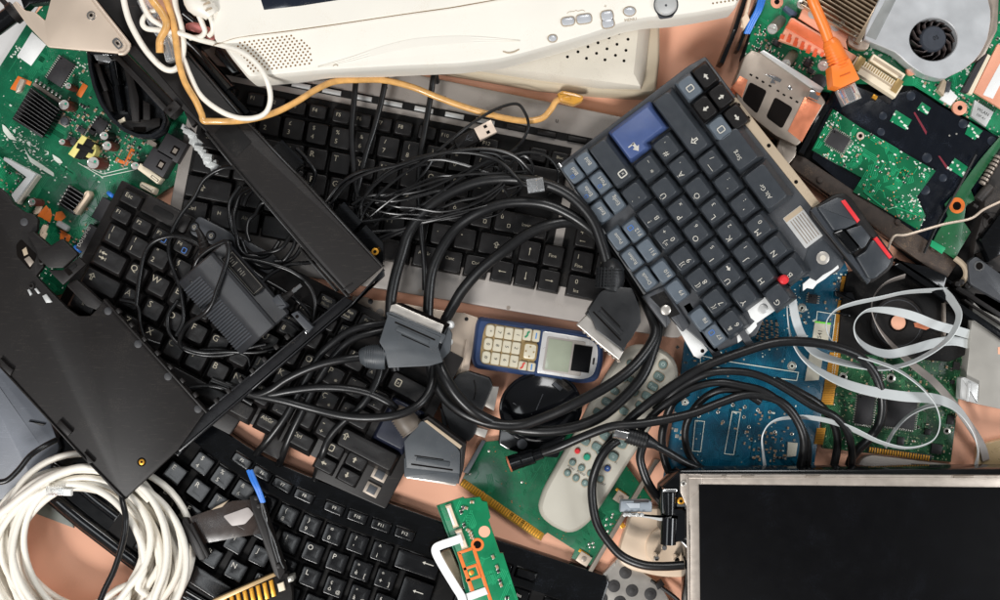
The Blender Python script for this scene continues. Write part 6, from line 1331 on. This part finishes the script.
# thick black video leads
cable([(607, 263, 62), (603, 248, 64), (594, 222, 66), (580, 204, 66), (562, 191, 64), (540, 183, 60), (510, 179, 56), (482, 181, 54), (455, 190, 52), (430, 206, 50), (411, 230, 46), (401, 255, 44), (394, 280, 42), (391, 305, 40), (392, 340, 38), (396, 370, 34)], 5.4, None, parent=s2)
cable([(396, 409, 48), (388, 402, 50), (370, 394, 52), (345, 389, 54), (318, 388, 54), (290, 391, 52), (268, 395, 48), (246, 392, 40), (226, 384, 38)], 4.0, None, parent=s3)
cable([(361, 357, 60), (345, 359, 62), (325, 363, 62), (305, 370, 60), (287, 380, 56), (272, 390, 52), (256, 394, 46), (236, 390, 40), (212, 380, 38)], 3.9, None, parent=s1)
cable([(428, 330, 42), (429, 300, 44), (432, 272, 46), (442, 248, 48), (458, 227, 50), (480, 211, 54), (508, 203, 56), (540, 203, 58), (565, 212, 60), (590, 229, 58), (615, 255, 44), (636, 285, 36), (650, 312, 36), (655, 332, 40), (647, 350, 46), (628, 371, 52), (602, 389, 54), (572, 405, 54), (545, 417, 50), (520, 424, 48), (492, 424, 48), (466, 414, 46), (446, 398, 42), (434, 378, 40), (428, 350, 40)], 5.2, 'thick black cable in a wide loop round the phone, upper strand crossing the remote control')
cable([(436, 345, 36), (444, 325, 38), (453, 306, 40), (463, 290, 44), (480, 270, 50), (502, 252, 54), (528, 234, 56), (555, 224, 56), (578, 224, 52), (603, 240, 44), (628, 268, 36), (648, 300, 34), (658, 325, 34), (652, 352, 38), (642, 376, 42), (622, 400, 44), (598, 418, 46), (570, 428, 46), (540, 431, 44), (508, 427, 40), (480, 415, 54), (460, 398, 58), (446, 378, 58), (438, 358, 50), (440, 335, 36)], 5.4, 'thick black cable, lower strand of the two big loops crossing the remote control')
cable([(433, 350, 40), (434, 372, 44), (430, 390, 52), (418, 405, 60), (398, 415, 62), (372, 418, 60), (345, 416, 56), (315, 409, 52), (285, 401, 50), (258, 396, 46), (235, 391, 40), (210, 384, 36)], 4.2, 'black cable looping from below the grey connector to the left across the backspace key')
cable([(386, 323, 44), (368, 325, 50), (350, 331, 52), (335, 341, 52), (320, 356, 50), (308, 374, 48), (298, 394, 46), (287, 414, 44), (275, 430, 40), (262, 446, 30), (254, 456, 2)], 3.7, 'black cable arching from the grey connector down to the AltGr key, outer of two')
cable([(392, 329, 44), (372, 333, 50), (352, 340, 52), (336, 354, 50), (324, 370, 48), (312, 392, 46), (302, 412, 44), (293, 430, 40), (284, 450, 30), (277, 470, 2)], 3.7, 'black cable arching from the grey connector down to the AltGr key, inner of two')
cable([(381, 362, 48), (378, 378, 50), (370, 395, 52), (358, 409, 50), (343, 422, 46), (331, 436, 43), (322, 456, 38), (314, 484, 4)], 3.7, 'black cable coming out under the connector boot and running down past the up-arrow key')
# jack lead, coaxial lead and the bundle over the blue board
cable([(542, 453, 37), (560, 447, 46), (585, 436, 54), (612, 427, 60), (640, 423, 62), (668, 419, 62), (695, 412, 62), (720, 403, 60), (742, 395, 58), (762, 395, 56), (782, 403, 54), (797, 419, 50), (804, 440, 44), (801, 465, 30), (796, 490, 20)], 4.3, None, parent=gj)
cable([(655, 445, 53), (668, 452, 48), (684, 461, 42), (700, 468, 36), (720, 476, 24), (740, 490, 16)], 3.8, None, parent=gn)
BUN = 'black cables looped over the blue circuit board'
cable([(603, 452, 40), (626, 424, 48), (650, 402, 54), (678, 382, 56), (705, 367, 58), (740, 353, 58), (775, 343, 58), (805, 342, 56), (835, 347, 52), (860, 358, 46), (876, 375, 40), (883, 400, 34), (880, 422, 28), (868, 440, 22), (852, 456, 14), (846, 480, 12)], 4.6, 'outermost black cable of the bundle, arching over the whole blue board beside the square chips', group=None)
cable([(560, 492, 30), (580, 472, 40), (606, 448, 50), (632, 424, 56), (656, 404, 56), (682, 386, 56), (706, 375, 56), (732, 370, 58), (758, 374, 58), (784, 384, 56), (808, 398, 52), (830, 414, 46), (842, 436, 36), (842, 460, 22), (838, 485, 14)], 3.9, 'second black cable from the outside of the bundle over the blue board') if False else None
cable([(655, 410, 44), (672, 393, 52), (690, 381, 56), (712, 373, 60), (740, 372, 60), (764, 378, 58), (788, 390, 54), (812, 405, 50), (834, 416, 46), (848, 432, 38), (852, 455, 24), (850, 485, 14)], 3.8, 'black cable of the bundle that falls along the gold edge of the blue board')
cable([(640, 430, 42), (656, 412, 50), (674, 398, 54), (696, 387, 56), (720, 382, 58), (742, 385, 58), (764, 392, 56), (785, 406, 52), (800, 424, 46), (808, 446, 36), (806, 475, 18)], 3.8, 'black cable of the bundle ending behind the thin grey ribbon on the blue board')
cable([(760, 402, 50), (742, 391, 54), (724, 389, 54), (708, 396, 50), (695, 408, 44), (687, 424, 36), (685, 440, 28), (690, 455, 20), (702, 468, 16), (725, 482, 12)], 3.7, 'black cable making the innermost loop at the left of the blue board')
cable([(688, 392, 46), (674, 402, 42), (666, 418, 34), (662, 438, 24), (664, 458, 16), (672, 478, 12), (684, 492, 12)], 4.0, 'short black cable running down the left edge of the blue board')
cable([(775, 380, 46), (800, 392, 44), (822, 408, 38), (836, 430, 28), (836, 452, 18), (830, 480, 12)], 4.0, 'black cable of the bundle passing under the gold edge above the display panel')
cable([(618, 440, 48), (608, 448, 50), (599, 462, 48), (593, 482, 44), (592, 502, 42), (598, 524, 42), (610, 544, 44), (624, 557, 46), (642, 564, 50), (662, 566, 52), (684, 565, 52)], 4.4, 'black cable curving across the remote control and under the three metal pins')
cable([(646, 434, 46), (642, 446, 46), (640, 458, 44), (644, 474, 42), (651, 488, 40), (662, 502, 36), (672, 514, 30)], 4.3, 'black cable hanging between the coaxial plug and the display panel hinge')
# verticals from under the monitor
cable([(357, 60, 30), (356, 74, 36), (354, 95, 38), (352, 130, 38), (354, 165, 38), (358, 195, 38), (364, 212, 40), (378, 225, 40)], 2.8, 'leftmost of three thin black cables hanging down from the monitor')
cable([(390, 60, 30), (386, 74, 36), (381, 100, 38), (374, 128, 38), (367, 152, 38), (361, 175, 38), (357, 200, 38), (358, 225, 36)], 2.8, 'middle one of three thin black cables hanging down from the monitor')
cable([(437, 82, 14), (434, 72, 30), (433, 78, 38), (430, 100, 38), (425, 130, 38), (420, 160, 38), (419, 190, 38), (421, 230, 36), (424, 262, 34), (425, 290, 30)], 2.9, 'rightmost of three thin black cables hanging down from the monitor')
# USB plug and cord
gu = thing('usb_plug', 'black USB plug with bright metal end on the silver keyboard', 'plug', 478, 134, 30)
b = MB(); fu = F(468, 139, -27); b.prism(rnd([fu(-14, -5), fu(-6, -7), fu(10, -7), fu(11, 7), fu(-6, 7), fu(-14, 5)], 1.5), 34, 45, 2)
b.tube([(*fu(-3, 0), 45.2), (*fu(5, 0), 45.2)], .4, 5, 1, seg=2); b.tube([(*fu(-2, 0), 45.2), (*fu(1, -3), 45.2), (*fu(3, -3), 45.2)], .4, 5, 1, seg=2); b.tube([(*fu(-1, 0), 45.2), (*fu(2, 3), 45.2), (*fu(4, 3), 45.2)], .4, 5, 1, seg=2); part(gu, 'housing', b, [BLK, MGREY])
b = MB(); b.box(fu, 19.5, 0, 19, 13.5, 36.5, 46.5, .5, 0); b.box(fu, 21, -3.2, 3.4, 3, 46.5, 46.7, 0, 1); b.box(fu, 21, 3.2, 3.4, 3, 46.5, 46.7, 0, 1); part(gu, 'metal_end', b, [mat('usb_metal', (226, 206, 188), .35, metal=.2), HOLE])
cable([(*fu(-13, 0), 39), (448, 152, 40), (430, 162, 42), (405, 166, 44), (380, 168, 44), (355, 174, 42), (338, 186, 42), (327, 202, 48), (318, 214, 60)], 2.0, None, parent=gu)
gw = thing('phone_plug', 'small clear telephone plug on a black cord below the USB plug', 'plug', 536, 185, 40)
b = MB(); fw = F(535.5, 185, -8); b.box(fw, 0, 0, 17, 14, 64, 74, 1, 0); b.box(fw, 4, 0, 5, 10, 74, 75, .4, 0); part(gw, 'housing', b, [CLEAR])
b = MB()
for i in range(4): b.box(fw, 4, -4.5 + i * 3, 5, 1, 67, 70, .2, 0)
part(gw, 'contact', b, [GOLD])
cable([(*fw(-7, 0), 69), (522, 184, 67), (515, 176, 64), (506, 166, 62), (490, 158, 58), (468, 153, 54), (440, 153, 50), (412, 160, 48), (388, 172, 46), (372, 186, 44), (363, 200, 44), (361, 216, 46)], 1.9, None, parent=gw)
# thin cords fanning across the silver keyboard
TH = 'thin black cord'
for i, (pts, lab) in enumerate([
    ([(358, 235, 44), (364, 212, 46), (380, 193, 48), (402, 176, 50), (425, 160, 52), (450, 140, 52), (472, 124, 50), (495, 110, 48), (515, 104, 46), (525, 112, 44), (528, 126, 44), (522, 142, 42), (508, 154, 42)], 'thin black cord passing over the USB plug and curling round at its right'),
    ([(352, 205, 46), (370, 196, 46), (398, 194, 48), (425, 190, 50), (452, 178, 52), (478, 166, 54), (505, 158, 54), (530, 153, 52), (548, 158, 50), (558, 172, 50), (556, 186, 50), (547, 194, 48)], 'thin black cord curling round the clear telephone plug'),
    ([(362, 222, 46), (390, 217, 46), (418, 207, 50), (444, 190, 54), (470, 172, 56), (492, 160, 56), (512, 158, 54), (524, 170, 52), (520, 188, 50), (505, 200, 50)], 'thin black cord running just left of the telephone plug'),
    ([(372, 232, 46), (402, 228, 46), (430, 214, 50), (456, 202, 54), (480, 196, 56), (500, 184, 58), (506, 168, 58), (498, 156, 56), (480, 152, 54)], 'thin black cord bending back below the USB plug'),
    ([(380, 238, 44), (410, 226, 46), (440, 218, 50), (468, 212, 52), (490, 200, 54), (503, 186, 54), (512, 168, 52)], 'thin black cord, lowest of the fan on the silver keyboard'),
    ([(377, 243, 44), (400, 232, 46), (428, 222, 48), (460, 216, 50), (484, 206, 50), (500, 190, 52)], 'thin black cord ending near the gold-screw clip of the black beam'),
    ([(360, 216, 44), (362, 202, 46), (374, 186, 48), (392, 172, 48), (416, 163, 48), (440, 160, 50), (462, 164, 52), (486, 172, 52), (500, 176, 50)], 'thin black cord arching above the letter U key'),
    ([(330, 205, 46), (348, 184, 46), (372, 172, 48), (400, 164, 52), (430, 156, 54), (462, 150, 56), (492, 149, 56), (515, 156, 56), (528, 168, 54), (534, 178, 54)], 'thin black cord running along above the fan of cords to the telephone plug'),
    ([(374, 226, 42), (392, 206, 44), (408, 192, 44), (424, 174, 44), (432, 160, 44)], 'short thin black cord rising beside the letter J key')]):
    cable(pts, 1.55, lab, CABT, 'cord', n=8)
RC = random.Random(17)
for k in range(7):
    y0 = RC.uniform(196, 244); x0 = RC.uniform(340, 385); y1 = RC.uniform(145, 205); x1 = RC.uniform(485, 528); zz_ = RC.uniform(48, 60); bow = RC.uniform(-34, 22)
    P0 = [(x0, y0, 44)]
    for t in (.2, .4, .6, .8): P0.append((x0 + (x1 - x0) * t + RC.uniform(-4, 4), y0 + (y1 - y0) * t + bow * math.sin(math.pi * t) + RC.uniform(-4, 4), zz_ + RC.uniform(-2, 2)))
    P0.append((x1, y1, zz_)); 
    if k % 2: P0 += [(x1 + 10, y1 + 12, zz_), (x1 + 2, y1 + 26, zz_ - 2), (x1 - 16, y1 + 32, zz_ - 4)]
    cable(P0, RC.choice((1.0, 1.25)), 'hair-thin black cord in the tangle over the silver keyboard', CABT, 'cord', 'hair-thin black cords tangled over the silver keyboard', n=8)
# cords round the adapter
cable([(240, 168, 62), (222, 168, 56), (205, 180, 52), (194, 198, 48), (180, 216, 44), (171, 234, 43), (169, 252, 43), (174, 272, 43), (181, 292, 44), (184, 318, 42), (176, 336, 42)], 2.1, 'black cord falling from the white scrap down past the F4 key', CABT, 'cord')
cable([(136, 306, 44), (139, 278, 43), (144, 256, 43), (154, 242, 44), (170, 236, 47), (188, 239, 50), (203, 248, 52), (212, 250, 54), (222, 244, 62), (228, 244, 76)], 2.2, 'black cord arching from the letter A key over the F4 key to the adapter', CABT, 'cord')
cable([(192, 282, 70), (196, 262, 76), (206, 252, 82), (218, 245, 88), (228, 243, 92), (228, 256, 93), (223, 272, 93), (217, 290, 92), (213, 304, 90), (204, 314, 86), (192, 321, 76), (184, 330, 64), (180, 342, 50), (186, 350, 44), (206, 355, 44), (228, 354, 44), (250, 348, 46), (266, 344, 46)], 2.2, 'black cord lying right across the top of the power adapter', CABT, 'cord')
cable([(178, 300, 44), (168, 316, 44), (170, 334, 44), (182, 346, 45), (204, 352, 46), (230, 352, 46), (258, 352, 46), (285, 346, 44)], 2.0, 'black cord sagging below the adapter over the letter C key', CABT, 'cord')
cable([(120, 300, 43), (137, 305, 44), (140, 325, 44), (146, 338, 44), (160, 344, 42)], 1.8, 'short black cord at the letter Z key beside the black plate', CABT, 'cord')
R_ = random.Random(5)
for k, (cx, cy, rx, ry, a0, a1, lab) in enumerate([(263, 216, 34, 38, -110, 230, 'widest ring of black cord hanging inside the slanted beam'), (268, 226, 30, 42, -150, 160, 'ring of black cord just inside the widest one beside the beam'),
        (258, 222, 24, 36, 30, 340, 'narrow upright ring of black cord above the adapter'), (276, 232, 28, 30, -200, 90, 'small ring of black cord over the Alt key')]):
    P_ = []
    for i in range(15):
        t = math.radians(a0 + (a1 - a0) * i / 14); P_.append((cx + rx * math.cos(t) + R_.uniform(-1.5, 1.5), cy + ry * math.sin(t) + R_.uniform(-1.5, 1.5), 46 + 5 * math.sin(t * 2 + k) + k * 1.5))
    cable(P_, 2.1, lab, CABT, 'cord')
cable([(252, 300, 58), (262, 282, 52), (285, 266, 50), (312, 262, 46), (330, 256, 40)], 2.0, 'black cord crossing behind the adapter towards the beam', CABT, 'cord')
cable([(244, 262, 46), (262, 278, 48), (285, 292, 48), (302, 306, 46), (314, 322, 42), (310, 340, 40)], 2.1, 'black cord running past the barrel plug to the rail', CABT, 'cord')
cable([(226, 248, 62), (240, 258, 58), (262, 262, 56), (290, 270, 54), (308, 284, 52), (315, 302, 50), (313, 322, 46)], 2.1, 'black cord over the metal tip of the barrel plug', CABT, 'cord')
cable([(296, 148, 60), (306, 158, 56), (315, 172, 50), (312, 184, 44), (302, 196, 46), (298, 206, 50)], 2.2, 'short black cord bulging right of the beam at the letter R key', CABT, 'cord')
cable([(262, 320, 50), (276, 318, 56), (290, 322, 52), (300, 330, 46)], 2.2, 'tiny black cord end below the barrel plug', CABT, 'cord')
cable([(200, 350, 43), (222, 350, 43), (245, 355, 43), (250, 366, 43)], 1.6, 'thin cord at the letter V key', CABT, 'cord')
cable([(190, 388, 44), (206, 386, 43), (222, 388, 43), (236, 394, 42), (252, 404, 41)], 2.2, 'short black cord under the rail near the letter N key', CABT, 'cord')
cable([(-8, 482, 66), (6, 480, 66), (18, 470, 66), (30, 456, 66), (44, 446, 60), (56, 440, 50)], 2.8, 'black cord at the left edge crossing the white coil top', CABT)
cable([(120, 488, 52), (123, 502, 62), (126, 518, 66), (125, 535, 66), (120, 552, 66), (113, 572, 66), (106, 588, 66), (98, 606, 66)], 2.9, 'black cord hanging from the corner of the black plate over the white coil', CABT)
cable([(-6, 565, 30), (4, 578, 30), (10, 592, 30), (14, 606, 30)], 3, 'black cord at the bottom left edge outside the coil', CABT)
# ------------------------------------------------------------- white coil
gW = thing('cable_coil', 'coil of thick white network cable in the lower left corner', 'cable coil', 86, 552, 0)
P_ = []; R_ = random.Random(3)
T_N = 23
rad = [58 + 43 * ((i * 9 % T_N) / (T_N - 1)) for i in range(T_N + 1)]
offx = [R_.uniform(-9, 9) for _ in range(T_N + 1)]; offy = [R_.uniform(-9, 9) for _ in range(T_N + 1)]; zz = [16 + 36 * (i / T_N) for i in range(T_N + 1)]
for i in range(T_N):
    for k in range(20):
        t = k / 20; s_ = t * t * (3 - 2 * t); a = 2 * math.pi * t + .9
        r_ = rad[i] * (1 - s_) + rad[i + 1] * s_; ox = offx[i] * (1 - s_) + offx[i + 1] * s_; oy = offy[i] * (1 - s_) + offy[i + 1] * s_
        z_ = zz[i] * (1 - s_) + zz[i + 1] * s_ + 3 * math.sin(a * 2 + i)
        r_ += 6 * math.sin(a * 2 + i * 1.7)
        P_.append((84 + ox + r_ * math.cos(a), 553 + oy + r_ * math.sin(a) * .97, z_))
P_ += [(150, 600, 40), (140, 640, 30)]
b = MB(); b.tube(P_, 3.4, 10, seg=3); part(gW, 'cable', b, [CABW])
b = MB(); b.tube([(-10, 522, 50), (8, 508, 52), (28, 492, 54), (50, 478, 54), (78, 468, 54), (106, 470, 52), (130, 482, 48), (150, 500, 46)], 3.9, 10); part(gW, 'cable', b, [CABW])
b = MB(); b.box(F(54, 491, 2), 0, 0, 17, 9, 50, 58, .8, 0); b.box(F(54, 491, 2), 10, 1, 14, 7, 50, 56, 1.4, 1); part(gW, 'network_plug', b, [CLEAR, WHT])
# ------------------------------------------------------------- cream cables top left
cable([(122, -10, 88), (126, 8, 86), (131, 24, 84), (142, 44, 82), (154, 60, 80), (165, 69, 80), (175, 69, 80), (181, 61, 82), (183, 44, 84), (181, 26, 86), (176, 8, 88), (174, -10, 90)], 2.9, 'cream cable making the leftmost deep loop over the black beam', CABW)
cable([(138, -10, 92), (144, 8, 90), (152, 19, 90), (163, 27, 88), (170, 36, 84), (182, 56, 82), (190, 76, 80), (200, 95, 80), (216, 109, 80), (236, 117, 80), (254, 118, 82), (267, 111, 84), (271, 97, 92), (267, 80, 101), (256, 63, 101), (240, 52, 100), (222, 46, 94), (200, 40, 88), (180, 34, 88), (160, 31, 88), (147, 29, 86), (142, 22, 86), (146, 15, 86), (156, 10, 88)], 2.5, 'cream cable crossing the speaker grille of the monitor and curling back along the amber cable', CABW)
cable([(198, 14, 100), (203, 24, 96), (205, 32, 92), (200, 37, 88), (190, 38, 84)], 2.5, 'short cream cable running into the pink plug', CABW)
b = MB(); b.tube([(208, 12, 100), (212, 22, 98), (213, 31, 94), (209, 36, 90)], 2.5, 10); b.tube([(190, -8, 98, 8), (196, 4, 100, 10), (207, 10, 101, 9), (212, 16, 100, 7)], 8, 16, seg=3)
for k in range(3): b.prism([(201 + k * 2, -2 + k * 6, ), (207 + k * 2, -5 + k * 6), (207.4 + k * 2, -4 + k * 6), (201.4 + k * 2, -1 + k * 6)], 106, 112, .1, 1)
solo('strain_relief', b, [CABW, TANP], 'thick cream cable boot at the top edge left of the monitor', 'cable')
b = MB(); b.tube([(187, 27, 74, 3), (194, 27, 76, 4.5), (203, 30, 78, 4.5), (210, 34, 80, 4.8), (215, 38, 80, 3)], 4, 14, seg=4); solo('pink_plug', b, PINK, 'pink rubber plug under the cream cables beside the monitor', 'plug')
cable([(160, -10, 94), (167, 6, 92), (173, 24, 90), (177, 46, 88), (180, 68, 86), (187, 86, 84), (196, 104, 82), (202, 116, 80), (203, 122, 80), (212, 122, 80), (232, 121, 80), (254, 118.5, 86), (276, 112, 74), (298, 101, 70), (318, 89, 66), (336, 82, 62), (358, 80, 56), (385, 81, 50), (412, 87, 46), (438, 97, 44), (466, 107, 42), (496, 116, 40), (522, 121, 36), (541, 119, 34), (551, 110, 34), (556, 102, 34), (562, 98, 34)], 3.3, 'long amber cable winding from the top edge across the silver keyboard to its plug', CABA) if False else None
gA = thing('amber_cable', 'long amber cable winding from the top edge across the silver keyboard to a small plug', 'cable', 400, 90, 40)
cable([(162, -10, 94), (168, 6, 92), (173, 24, 90), (176, 46, 88), (179, 66, 86), (186, 84, 84), (195, 101, 82), (201, 114, 80), (203.5, 121, 80), (212, 122, 80), (232, 121, 80), (252, 119, 74), (274, 112.5, 72), (296, 102, 70), (316, 90, 66), (334, 82.5, 62), (358, 80, 56), (385, 81, 50), (412, 87, 46), (438, 97, 44), (466, 107, 42), (496, 116, 40), (522, 121, 36), (541, 119, 34), (551, 110, 34), (556, 102, 34), (562, 98, 34)], 3.1, None, CABA, parent=gA)
b = MB(); b.prism(rnd([(557, 93), (563, 90), (576, 93), (584, 96), (583, 101), (574, 105), (560, 101)], 2), 26, 40, 2.5); b.prism([(562, 97), (570, 96), (571, 100), (564, 101)], 40, 41, .6); part(gA, 'plug', b, [mat('amber_plug', (206, 148, 58), .22, coat=.6, var=.2)])
cable([(146, -10, 92), (154, 2, 94), (162, 12, 94), (167, 22, 93), (165, 31, 92), (160, 40, 90), (160, 53, 88)], 3.6, 'short amber cable end dangling among the cream cables', CABA)
for (x, y, a, lab) in ((168, 48, 75, 'clear plastic plug below the crossing of the amber and cream cables'), (158, 24, 60, 'clear plastic plug higher up among the cream cable loops')):
    b = MB(); fr = F(x, y, a); b.prism(rnd(fr.rect(0, 0, 26, 12), 1.5), 74, 86, 1.4); b.box(fr, 2, 0, 18, 4, 86, 88, .6); b.box(fr, -8, 3.5, 7, 3, 86, 89, .8); solo('clear_plug', b, CLEAR, lab, 'plug')
b = MB(); b.prism(rnd([(136, 0), (150, -6), (172, 30), (176, 56), (166, 50), (150, 28)], 3), 73, 75, .4); solo('plastic_film', b, CLEAR, 'crumpled clear film behind the cream and amber cables', 'plastic film')
# ------------------------------------------------------------- orange network cable
gO = thing('network_cable', 'bright orange network cable with a clear plug in the upper right', 'cable', 840, 60, 40)
cable([(808, -14, 70), (813, 0, 68), (818, 14, 64), (824, 28, 60), (829, 40, 58), (834, 52, 56)], 5.2, None, CABO, parent=gO)
b = MB(); b.tube([(829, 40, 58, 6), (832, 46, 57, 8.5), (840, 64, 54, 9.6), (842, 68, 54, 9.8)], 8, 18, seg=3)
for k in range(8): b.rod((831 + k * 1.35, 45 + k * 3.1, 57 - k * .5), (831.6 + k * 1.35, 46.4 + k * 3.1, 57 - k * .5), 8.4 + k * .38, 18)
b.prism([(831, 66), (850, 58), (860, 79), (841, 88), (833, 86)], 42, 63, 1.2); b.prism([(840, 76), (850, 72), (850.6, 73), (840.4, 77)], 63, 63.6, .1, 1); part(gO, 'boot', b, [CABO, mat('orange_dark', (214, 96, 26), .4)])
b = MB(); fo = F(850, 94, -24); b.box(fo, 0, 0, 19, 17, 44, 56, 1, 0); b.box(fo, 0, 0, 8, 14, 56, 57.5, .4, 0); part(gO, 'clear_plug', b, [CLEAR])
b = MB()
for i in range(8): b.box(fo, -7 + i * 2, -3, 1.1, 8, 47, 50, .2, i % 3)
b.box(fo, 1, 5, 13, 6, 45, 47, .3, 3)
part(gO, 'wire_core', b, [mat('w_blue', (70, 130, 210), .5), mat('w_red', (230, 90, 70), .5), WHT, mat('w_or', (240, 160, 100), .5)])
# thin cream wire at right
cable([(888, 249, 34), (891, 241, 36), (895, 236, 37), (905, 235, 37), (922, 231, 37), (945, 224, 37), (970, 219, 38), (984, 210, 40), (1004, 200, 42)], 1.3, 'thin cream wire bent over the opened laptop base at the right', CREAM, 'wire', n=8)
# ------------------------------------------------------------- flat grey ribbons
def ribbon(pts, w, lab, m=RIB):
    b = MB(); b.strip(pts, w, .9); solo('ribbon_cable', b, m, lab, 'ribbon cable')
ribbon([(787, 300, 44, 78), (788, 318, 44, 74), (792, 340, 42, 70), (805, 360, 42, 62), (830, 377, 42, 45), (862, 389, 42, 25), (900, 396, 40, 14), (936, 399, 38, 18), (958, 409, 36, 45), (973, 430, 34, 62), (978, 450, 30, 64), (976, 466, 26, 50), (972, 486, 20, 40)], 10, 'widest pale grey ribbon cable sweeping from under the blue-grey keyboard to the display panel')
ribbon([(792, 296, 48, 30), (795, 316, 48, 25), (802, 336, 46, 25), (815, 352, 44, 35), (838, 361, 42, 50), (866, 367, 40, 62), (888, 368, 40, 72), (912, 362, 44, 78), (936, 349, 48, 80), (952, 334, 52, 78), (959, 316, 50, 76), (953, 302, 38, 68), (942, 290, 22, 60), (926, 280, 14, 50), (910, 274, 12, 40)], 9.5, 'pale grey ribbon cable curling round the drive disc to the black front edge')
ribbon([(944, 290, 20, 66), (920, 291, 34, 70), (902, 293, 42, 72), (880, 298, 44, 70), (852, 304, 46, 68), (835, 311, 46, 74), (826, 324, 46, 78), (832, 341, 46, 78), (850, 353, 46, 76), (875, 361, 46, 72), (898, 370, 46, 70), (920, 386, 46, 72), (935, 404, 46, 74), (940, 424, 44, 70), (932, 441, 42, 72), (908, 448, 42, 74), (880, 442, 42, 72), (850, 428, 42, 66), (825, 420, 42, 64), (798, 417, 42, 66), (774, 421, 42, 72), (763, 434, 38, 76), (763, 452, 30, 70), (766, 475, 20, 60)], 10, 'narrow grey ribbon cable edge-on in a big S from the drive to the blue board')
ribbon([(992, 340, 12, 10), (975, 336, 14, 12), (958, 331, 24, 12), (936, 325, 34, 18), (910, 315, 38, 26), (885, 310, 40, 50), (866, 311, 42, 72), (855, 322, 42, 76), (856, 336, 40, 66), (868, 348, 38, 45), (888, 354, 36, 28), (910, 350, 34, 22), (935, 343, 26, 18), (955, 341, 20, 12), (975, 346, 13, 10), (990, 348, 11, 10)], 9, 'pale grey ribbon cable looping tightly round the coppery hub')
ribbon([(905, 276, 30, 60), (886, 283, 30, 70), (874, 296, 30, 74), (872, 312, 28, 74), (880, 330, 26, 66), (894, 347, 24, 50), (912, 364, 22, 30), (936, 384, 20, 20), (960, 412, 16, 18), (980, 442, 12, 12), (986, 460, 10, 10)], 8, 'brownish-grey ribbon cable going diagonally down to the tan plastic piece', RIBG)
ribbon([(885, 447, 12, 70), (894, 431, 16, 74), (908, 416, 20, 74), (925, 407, 24, 60), (940, 404, 28, 40)], 5, 'thin curved ribbon end lying across the larger square chip')

# ------------------------------------------------------------- camera and light
cam = bpy.data.cameras.new('camera'); co = bpy.data.objects.new('camera', cam); COL.objects.link(co)
co.location = (0, 0, H * S); cam.sensor_width = 36; cam.lens = 36 * H / 1000; cam.clip_end = 20; cam.clip_start = .01
SC.camera = co
def area_l(name, loc, size, power, col, sy=None):
    l = bpy.data.lights.new(name, 'AREA'); l.energy = power; l.color = col; l.shape = 'RECTANGLE'; l.size = size; l.size_y = sy or size
    o = bpy.data.objects.new(name, l); COL.objects.link(o); o.location = loc
    o.rotation_euler = (Vector((0, 0, 0)) - Vector(loc)).to_track_quat('-Z', 'Y').to_euler()
area_l('key_softbox', (-1.3, -2.3, 2.6), 0.75, 104, (1, .985, .965))
area_l('right_softbox', (2.4, -.5, 1.8), .9, 28, (.95, .975, 1))
area_l('top_softbox', (.5, 2.4, 2.6), 1.0, 38, (1, .99, .98))
area_l('window', (-.95, -.5, 2.2), .7, 5.5, (.93, .97, 1))  # not a real window: overhead softbox added for reflections on the lower-left glossy keys
w = bpy.data.worlds.new('World'); SC.world = w; w.use_nodes = True
w.node_tree.nodes['Background'].inputs['Color'].default_value = (.93, .96, 1, 1); w.node_tree.nodes['Background'].inputs['Strength'].default_value = .15
SC.view_settings.view_transform = 'Standard'; SC.view_settings.look = 'None'; SC.view_settings.exposure = .13; SC.view_settings.gamma = 1
